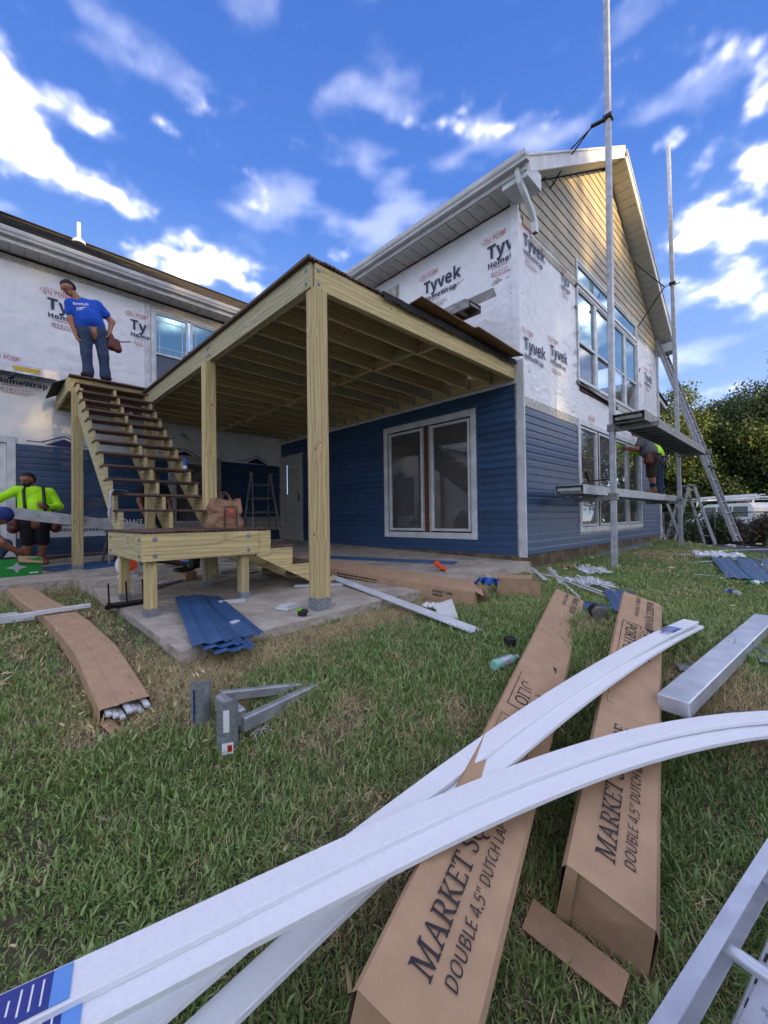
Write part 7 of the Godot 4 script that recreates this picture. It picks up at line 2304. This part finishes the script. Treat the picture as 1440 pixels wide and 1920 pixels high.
# J: joints in metres; L: look
func person(label: String, at: Vector3, b: Basis, J: Dictionary, L: Dictionary) -> Node3D:
	var skin: Material = M[L.get("skin", "skin")]
	var fat: float = L.get("fat", 0.0)
	var up: Vector3 = (J.head - J.neck).normalized()
	var fwd: Vector3 = (J.face - up * (J.face as Vector3).dot(up)).normalized()
	var side := up.cross(fwd).normalized()
	var C: Vector3 = J.head
	var sl: Vector3 = J.sl
	var sr: Vector3 = J.sr
	var mid := (sl + sr) / 2
	var pel: Vector3 = J.pelvis
	var waist := pel.lerp(mid, 0.38)
	var chest := pel.lerp(mid, 0.78)
	var across := (sl - sr).normalized()
	var front: Vector3 = across.cross((mid - pel).normalized())
	if front.dot(J.get("front", Vector3.BACK)) < 0: front = -front
	var torso := [[pel - across * 0.07, pel + across * 0.07, 0.125 + fat * 0.5, 0.125 + fat * 0.5], [pel, waist, 0.135 + fat, 0.135 + fat], [waist - across * 0.05, chest - across * 0.09, 0.125 + fat, 0.115], [waist + across * 0.05, chest + across * 0.09, 0.125 + fat, 0.115], [chest, mid, 0.12, 0.09], [sl.lerp(mid, 0.15), sr.lerp(mid, 0.15), 0.072, 0.072]]
	if fat > 0.0: torso.append([waist + front * (0.05 + fat), waist + front * (0.05 + fat) + (mid - pel) * 0.15, 0.11 + fat, 0.10 + fat])
	var neck := [[mid, J.neck, 0.068, 0.06], [J.neck, C - up * 0.04, 0.06, 0.055]]
	var arms := [[sl, J.el, 0.062, 0.046], [J.el, J.wl, 0.045, 0.031], [sr, J.er, 0.062, 0.046], [J.er, J.wr, 0.045, 0.031]]
	var hl: Vector3 = pel + (J.hl - pel) * 0.85
	var hr: Vector3 = pel + (J.hr - pel) * 0.85
	var legs := [[hl, J.kl, 0.098, 0.064], [J.kl, J.kl.lerp(J.al, 0.35), 0.062, 0.06], [J.kl.lerp(J.al, 0.35), J.al, 0.06, 0.042], [hr, J.kr, 0.098, 0.064], [J.kr, J.kr.lerp(J.ar, 0.35), 0.062, 0.06], [J.kr.lerp(J.ar, 0.35), J.ar, 0.06, 0.042]]
	var feet := [[J.al, J.tl - (J.tl - J.al) * 0.75 - Vector3(0, 0.015, 0), 0.042, 0.04], [J.al - Vector3(0, 0.02, 0), J.tl, 0.042, 0.034], [J.ar, J.tr - (J.tr - J.ar) * 0.75 - Vector3(0, 0.015, 0), 0.042, 0.04], [J.ar - Vector3(0, 0.02, 0), J.tr, 0.042, 0.034]]
	# the body is one continuous surface
	var body := sdf(torso + neck + arms + legs + feet, 0.016)
	var head := [[C + up * 0.042 - fwd * 0.020, C + up * 0.036 + fwd * 0.018, 0.086, 0.083], [C - up * 0.005 + fwd * 0.02, C - up * 0.05 + fwd * 0.040, 0.070, 0.052], [C - up * 0.062 + fwd * 0.048, C - up * 0.074 + fwd * 0.058, 0.036, 0.026], [C + fwd * 0.090 + up * 0.012, C + fwd * 0.112 - up * 0.018, 0.011, 0.015], [C + up * 0.032 + side * 0.03 + fwd * 0.082, C + up * 0.032 - side * 0.03 + fwd * 0.082, 0.016, 0.016], [C + side * 0.082 + up * 0.012 - fwd * 0.004, C + side * 0.086 - up * 0.022, 0.016, 0.012], [C - side * 0.082 + up * 0.012 - fwd * 0.004, C - side * 0.086 - up * 0.022, 0.016, 0.012], [C - up * 0.05 - fwd * 0.01, J.neck, 0.058, 0.058]]
	sdf(head, 0.0085, 150.0, body)
	for h in [["wl", "el", 1.0], ["wr", "er", -1.0]]:
		var d: Vector3 = J.get("d" + h[0], J[h[0]] - J[h[1]])
		sdf(hand_bones(J[h[0]], d, J.get("p" + h[0], -across * h[2]), h[2], J.get("curl", 0.35)), 0.0062, 260.0, body)
	var o := put(self, "person", body.mesh(), skin, at, b)
	tag(o, label, "person")
	var grow := func(src: Array, by: float) -> Array:
		var r := []
		for x in src: r.append([x[0], x[1], x[2] + by, x[3] + by])
		return r
	# shirt
	var sleeve: float = L.get("sleeve", 0.55)
	var sh: Array = grow.call(torso, 0.016)
	sh[0] = [pel - across * 0.075 + (mid - pel) * 0.24, pel + across * 0.075 + (mid - pel) * 0.24, 0.125 + fat * 0.7, 0.125 + fat * 0.7]
	sh[1] = [pel.lerp(mid, 0.26), waist, 0.145 + fat, 0.151 + fat]
	for k in [[sl, J.el, J.wl], [sr, J.er, J.wr]]:
		var a: Vector3 = k[0]
		var e: Vector3 = k[1]
		if sleeve <= 1.0: sh.append([a, a.lerp(e, sleeve), 0.080, 0.076])
		else:
			sh.append([a, e, 0.076, 0.062]); sh.append([e, e.lerp(k[2], 0.92), 0.062, 0.044])
	sh.append([mid, mid.lerp(J.neck, 0.35), 0.085, 0.074])
	put(o, "shirt", sdf(sh, 0.016, 80.0).mesh(), M[L.shirt])
	# trousers or shorts
	var tr: Array = grow.call([torso[0], legs[0], legs[3]], 0.016)
	for s in [-0.07, 0.07]: tr.append([pel + across * s, pel.lerp(mid, 0.30) + across * s, 0.128 + fat * 0.6, 0.122 + fat * 0.7])
	if L.get("shorts", false):
		tr[1] = [hl, J.kl.lerp(hl, -0.02), 0.116, 0.098]; tr[2] = [hr, J.kr.lerp(hr, -0.02), 0.116, 0.098]
	else:
		for k in [["kl", "al"], ["kr", "ar"]]:
			var kn: Vector3 = J[k[0]]
			var an: Vector3 = J[k[1]]
			tr.append([kn, an.lerp(kn, 0.06), 0.080, 0.072])
			for q in 3: tr.append([an.lerp(kn, 0.08 + 0.09 * q) + Vector3(0.01 * (q - 1), 0, 0.014), an.lerp(kn, 0.10 + 0.09 * q), 0.067, 0.065])
	put(o, "trousers", sdf(tr, 0.016, 80.0).mesh(), M[L.trousers])
	# boots
	var bt: Array = grow.call(feet, 0.014)
	for k in [["kl", "al"], ["kr", "ar"]]: bt.append([J[k[1]], (J[k[1]] as Vector3).lerp(J[k[0]], 0.22), 0.06, 0.058])
	put(o, "boots", sdf(bt, 0.013, 90.0).mesh(), M[L.get("boots", "boot")])
	if L.has("socks"):
		var sk := []
		for k in [["kl", "al"], ["kr", "ar"]]: sk.append([(J[k[1]] as Vector3).lerp(J[k[0]], 0.1), (J[k[1]] as Vector3).lerp(J[k[0]], 0.38), 0.055, 0.062])
		put(o, "socks", sdf(sk, 0.014, 90.0).mesh(), M[L.socks])
	# hair, beard, features
	if L.has("cap"):
		var cp := sdf([[C + up * 0.062 - fwd * 0.018, C + up * 0.058 + fwd * 0.012, 0.092, 0.090], [C + up * 0.03 - fwd * 0.03, C + up * 0.035, 0.094, 0.090]], 0.009, 150.0)
		sdf([[C + up * 0.035 + fwd * 0.09 - side * 0.05, C + up * 0.035 + fwd * 0.09 + side * 0.05, 0.014, 0.014], [C + up * 0.022 + fwd * 0.15 - side * 0.03, C + up * 0.022 + fwd * 0.15 + side * 0.03, 0.012, 0.012]], 0.008, 60.0, cp)
		put(o, "cap", cp.mesh(), M[L.cap])
	else: put(o, "hair", sdf([[C + up * 0.058 - fwd * 0.028, C + up * 0.062 + fwd * 0.008, 0.084, 0.076], [C + up * 0.015 - fwd * 0.036, C + up * 0.035 - fwd * 0.028, 0.086, 0.087]], 0.009, 150.0).mesh(), M.hair)
	if L.get("beard", false):
		put(o, "beard", sdf([[C - up * 0.052 + fwd * 0.050, C - up * 0.088 + fwd * 0.058, 0.050, 0.038], [C - up * 0.03 + side * 0.058 + fwd * 0.012, C - up * 0.06 + side * 0.03 + fwd * 0.045, 0.026, 0.034], [C - up * 0.03 - side * 0.058 + fwd * 0.012, C - up * 0.06 - side * 0.03 + fwd * 0.045, 0.026, 0.034]], 0.008, 150.0).mesh(), M.hair)
	var face := Mb.new()
	for s in [-1.0, 1.0]:
		face.lathe([Vector2(0, -0.008), Vector2(0.008, -0.004), Vector2(0.009, 0.0), Vector2(0.008, 0.004), Vector2(0, 0.008)], 8, Transform3D(Basis.IDENTITY, C + fwd * 0.094 + side * s * 0.032 + up * 0.014))
		face.box(C + fwd * 0.1 + side * s * 0.034 + up * 0.034, Vector3(0.034, 0.007, 0.008), 0.0, Basis(side, up, fwd))
	face.box(C + fwd * 0.097 - up * 0.046, Vector3(0.042, 0.006, 0.012), 0.0, Basis(side, up, fwd))
	put(o, "eyes_and_mouth", face.mesh(), M.hair)
	return o

func tool_belt(o: Node3D, J: Dictionary, m: Material, fat := 0.0) -> void:
	var pel: Vector3 = J.pelvis
	var ac: Vector3 = (J.hl - J.hr).normalized()
	var y := pel + Vector3(0, 0.06, 0)
	var pts := []
	var fr := ac.cross(Vector3.UP).normalized()
	for k in 17:
		var a := TAU * k / 16.0
		pts.append(y + ac * cos(a) * (0.21 + fat * 0.8) + fr * sin(a) * (0.155 + fat))
	var g := Mb.new()
	g.tube(pts, [0.024], 6, 0.5)
	var belt := put(o, "tool_belt", g.mesh(), m)
	for s in [-1.0, 1.0]:
		var c: Vector3 = y + ac * s * (0.25 + fat * 0.8) + Vector3(0, -0.12, 0)
		var p := sdf([[c + Vector3(0, 0.05, 0), c - Vector3(0, 0.07, 0), 0.07, 0.085], [c + fr * 0.05, c + fr * 0.05 - Vector3(0, 0.06, 0), 0.05, 0.065]], 0.015, 80.0)
		put(belt, "pouch", p.mesh(), m)

func people() -> void:
	sm("skin", Color(0.62, 0.42, 0.32), 0.55)
	sm("skin2", Color(0.55, 0.36, 0.27), 0.55)
	sm("hair", Color(0.07, 0.055, 0.05), 0.8)
	var fold := noise_nrm(0.035, 10.0, 3, 101)
	sm("tee_blue", Color(0.05, 0.30, 0.72), 0.85, 0.0, null, 2.0, true, fold, 0.5)
	sm("jeans", Color(0.24, 0.32, 0.43), 0.9, 0.0, noise_tex(0.05, Color(0.6, 0.62, 0.66), Color(1, 1, 1), 4, 102), 2.0, true, fold, 0.6)
	sm("hiviz", Color(0.68, 0.95, 0.10), 0.8, 0.0, null, 2.0, true, fold, 0.5)
	sm("dark_cloth", Color(0.09, 0.09, 0.10), 0.9, 0.0, null, 2.0, true, fold, 0.4)
	sm("grey_tee", Color(0.36, 0.36, 0.38), 0.9, 0.0, null, 2.0, true, fold, 0.5)
	sm("brown_shorts", Color(0.24, 0.19, 0.16), 0.9, 0.0, null, 2.0, true, fold, 0.5)
	sm("boot", Color(0.42, 0.29, 0.19), 0.8)
	sm("leather", Color(0.36, 0.16, 0.12), 0.6)
	sm("navy_sock", Color(0.09, 0.10, 0.17), 0.9)
	sm("cap_blue", Color(0.08, 0.16, 0.42), 0.8)
	# man on the landing, bending sideways to look down
	var LY := -0.085 + 0.192 * 13
	var J := {"head": Vector3(-0.355, 1.475, 0.06), "neck": Vector3(-0.25, 1.355, 0.02), "face": Vector3(-0.80, -0.50, 0.42), "sl": Vector3(0.04, 1.34, -0.02), "sr": Vector3(-0.34, 1.24, 0.02), "el": Vector3(0.245, 1.12, -0.06), "wl": Vector3(0.21, 0.89, 0.02), "er": Vector3(-0.33, 0.98, 0.02), "wr": Vector3(-0.27, 0.75, 0.06), "pelvis": Vector3(-0.03, 0.83, 0), "hl": Vector3(0.10, 0.80, 0), "hr": Vector3(-0.15, 0.80, 0.02), "kl": Vector3(0.12, 0.45, 0.04), "kr": Vector3(-0.12, 0.45, 0.05), "al": Vector3(0.15, 0.085, 0), "ar": Vector3(-0.09, 0.085, 0.02), "tl": Vector3(0.19, 0.045, 0.16), "tr": Vector3(-0.15, 0.045, 0.17), "dwl": Vector3(-0.25, -1, 0.35), "curl": 0.45}
	var b := Basis(Vector3.UP, -0.16)
	var p := person("man in a blue t-shirt and jeans standing on the stair landing looking down", Vector3(1.36, LY, -8.50), b, J, {"shirt": "tee_blue", "trousers": "jeans", "fat": 0.02, "boots": "dark_cloth"})
	var n: Vector3 = (J.sl - J.sr).normalized()
	var wb := Basis(n, Vector3.BACK.cross(n).normalized(), Vector3.BACK)
	text(p, "Reebok", 0.045, M.white, Vector3(-0.30, 1.20, 0.165), wb * Basis(Vector3.UP, 0.0), 1.0)
	var sw := Mb.new()
	for k in 2:
		sw.quad(Vector3(-0.02 * k, -0.03 * k, 0), Vector3(0.10 - 0.03 * k, 0.012 - 0.03 * k, 0), Vector3(0.16 - 0.04 * k, 0.04 - 0.03 * k, 0), Vector3(0.0, 0.012 - 0.03 * k, 0))
	put(p, "print_mark", sw.mesh(), M.white, Vector3(-0.25, 1.13, 0.168), wb)
	var tp := Vector3(0.27, 0.70, 0.02)
	put(p, "tool_pouch", sdf([[tp + Vector3(-0.05, 0.14, 0), tp + Vector3(-0.03, -0.04, 0), 0.05, 0.075], [tp + Vector3(0.04, 0.05, 0.02), tp + Vector3(0.06, -0.08, 0.02), 0.05, 0.065], [tp + Vector3(-0.12, 0.2, 0), tp + Vector3(-0.05, 0.12, 0), 0.025, 0.03]], 0.014, 80.0).mesh(), M.leather)
	var hm := brd(p, "hammer", M.alu_old, tp + Vector3(0.06, 0.05, 0.03), tp + Vector3(0.26, 0.09, 0.05), 0.022, 0.022, 0.006)
	# bearded man behind the sloping plank
	var K := {"head": Vector3(-0.13, 1.45, 0.02), "neck": Vector3(-0.09, 1.33, 0.0), "face": Vector3(-0.75, -0.12, 0.62), "sl": Vector3(0.17, 1.25, 0), "sr": Vector3(-0.29, 1.27, 0.02), "el": Vector3(0.29, 1.00, 0.03), "wl": Vector3(0.13, 0.99, 0.26), "er": Vector3(-0.50, 1.12, 0.12), "wr": Vector3(-0.68, 0.97, 0.22), "pelvis": Vector3(-0.04, 0.76, 0), "hl": Vector3(0.06, 0.73, 0), "hr": Vector3(-0.15, 0.73, 0), "kl": Vector3(0.06, 0.42, 0.03), "kr": Vector3(-0.14, 0.42, 0.03), "al": Vector3(0.04, 0.085, 0), "ar": Vector3(-0.15, 0.085, 0), "tl": Vector3(0.10, 0.045, 0.15), "tr": Vector3(-0.19, 0.045, 0.15), "dwl": Vector3(-0.85, 0.15, 0.3), "pwl": Vector3(0, 0.6, -0.7), "curl": 0.6}
	var at := Vector3(0.66, patio_y(0.66, -9.3), -9.3)
	var q := person("bearded man in a lime work shirt with black braces holding a phone behind the plank", at, Basis(Vector3.UP, -0.05), K, {"shirt": "hiviz", "trousers": "dark_cloth", "shorts": true, "sleeve": 2.0, "beard": true, "fat": 0.035, "skin": "skin2"})
	for s in [-1.0, 1.0]:
		var g := Mb.new()
		var x: float = -0.06 + s * 0.13
		g.tube([Vector3(x * 0.9, 1.32, -0.06), Vector3(x * 0.9, 1.355, 0.03), Vector3(x, 1.26, 0.165), Vector3(x + 0.01, 1.08, 0.205), Vector3(x + 0.02, 0.92, 0.235), Vector3(x + 0.02, 0.80, 0.20)], [0.022], 6, 0.4)
		put(q, "brace", g.mesh(), M.black)
	bx(q, "phone", M.black, Vector3(0.09, 1.02, 0.32), Vector3(0.07, 0.012, 0.14), 0.004, Basis(Vector3.RIGHT, 0.6) * Basis(Vector3.UP, 0.5))
	tool_belt(q, K, M.leather, 0.035)
	# two workers on the scaffold, backs turned, stooping to the wall
	var S1 := {"head": Vector3(-0.12, 1.49, -0.26), "neck": Vector3(-0.10, 1.37, -0.17), "face": Vector3(0, -0.5, -1), "sl": Vector3(-0.30, 1.28, -0.11), "sr": Vector3(0.10, 1.28, -0.11), "el": Vector3(-0.36, 1.04, -0.20), "wl": Vector3(-0.26, 1.10, -0.42), "er": Vector3(0.18, 1.04, -0.20), "wr": Vector3(0.08, 1.10, -0.42), "pelvis": Vector3(-0.07, 0.86, 0.04), "hl": Vector3(-0.16, 0.83, 0.04), "hr": Vector3(0.03, 0.83, 0.04), "kl": Vector3(-0.13, 0.46, 0.02), "kr": Vector3(0.06, 0.46, 0.0), "al": Vector3(-0.10, 0.085, 0.06), "ar": Vector3(0.09, 0.085, 0.02), "tl": Vector3(-0.22, 0.045, -0.04), "tr": Vector3(0.03, 0.045, -0.10), "front": Vector3.FORWARD, "curl": 0.5}
	var w1 := person("worker in a grey shirt and brown shorts on the scaffold facing the window", Vector3(11.15, 0.462, -2.50), Basis.IDENTITY, S1, {"shirt": "grey_tee", "trousers": "brown_shorts", "shorts": true, "skin": "skin2", "socks": "navy_sock", "fat": 0.015})
	tool_belt(w1, S1, M.leather, 0.015)
	var S2 := S1.duplicate()
	var w2 := person("worker in jeans and lime shirt on the scaffold beside the grey-shirted one", Vector3(11.85, 0.462, -2.52), Basis(Vector3.UP, -0.25), S2, {"shirt": "hiviz", "trousers": "jeans", "skin": "skin2", "sleeve": 2.0, "fat": 0.02})
	tool_belt(w2, S2, M.black, 0.02)
	# someone crouching under the plank with a blue cap
	var Cc := {"head": Vector3(0.22, 0.86, 0.10), "neck": Vector3(0.12, 0.78, 0.04), "face": Vector3(0.75, -0.6, 0.4), "sl": Vector3(0.02, 0.72, 0.16), "sr": Vector3(0.08, 0.72, -0.20), "el": Vector3(0.20, 0.50, 0.24), "wl": Vector3(0.36, 0.36, 0.16), "er": Vector3(0.24, 0.52, -0.22), "wr": Vector3(0.38, 0.38, -0.10), "pelvis": Vector3(-0.12, 0.28, 0), "hl": Vector3(-0.10, 0.28, 0.10), "hr": Vector3(-0.10, 0.28, -0.10), "kl": Vector3(0.25, 0.46, 0.14), "kr": Vector3(0.25, 0.46, -0.14), "al": Vector3(0.05, 0.085, 0.13), "ar": Vector3(0.05, 0.085, -0.13), "tl": Vector3(0.22, 0.045, 0.15), "tr": Vector3(0.22, 0.045, -0.15), "front": Vector3.RIGHT, "curl": 0.5}
	person("worker in a blue cap crouching beside the sloping plank by the white door", Vector3(-0.06, patio_y(0.3, -8.1), -8.1), Basis(Vector3.UP, 0.1), Cc, {"shirt": "dark_cloth", "trousers": "jeans", "cap": "cap_blue", "skin": "skin2"})
	# and one half hidden behind the stair
	var D := {"head": Vector3(0.0, 1.53, 0.02), "neck": Vector3(0.0, 1.40, 0.0), "face": Vector3(0.6, -0.2, 0.6), "sl": Vector3(0.2, 1.31, 0), "sr": Vector3(-0.2, 1.31, 0), "el": Vector3(0.27, 1.06, 0.05), "wl": Vector3(0.30, 0.84, 0.16), "er": Vector3(-0.26, 1.06, 0.03), "wr": Vector3(-0.22, 0.85, 0.14), "pelvis": Vector3(0, 0.86, 0), "hl": Vector3(0.1, 0.83, 0), "hr": Vector3(-0.1, 0.83, 0), "kl": Vector3(0.11, 0.46, 0.02), "kr": Vector3(-0.11, 0.46, 0.02), "al": Vector3(0.12, 0.085, 0), "ar": Vector3(-0.12, 0.085, 0), "tl": Vector3(0.15, 0.045, 0.14), "tr": Vector3(-0.15, 0.045, 0.14)}
	person("worker in dark clothes standing behind the stair treads in the shade", Vector3(2.42, patio_y(2.4, -9.1), -9.1), Basis.IDENTITY, D, {"shirt": "dark_cloth", "trousers": "dark_cloth", "skin": "skin2", "boots": "leather"})

func _ready() -> void:
	rng.seed = 1
	nz.seed = 3; nz.frequency = 0.01; nz.noise_type = FastNoiseLite.TYPE_SIMPLEX_SMOOTH; nz.fractal_octaves = 2
	world()
	make_materials()
	lawn()
	grounds()
	grass()
	house()
	deck()
	stairs()
	scaffold()
	ladders()
	vegetation()
	fence()
	vehicle()
	foreground()
	clutter()
	patio_things()
	people()
	shade_all(self)
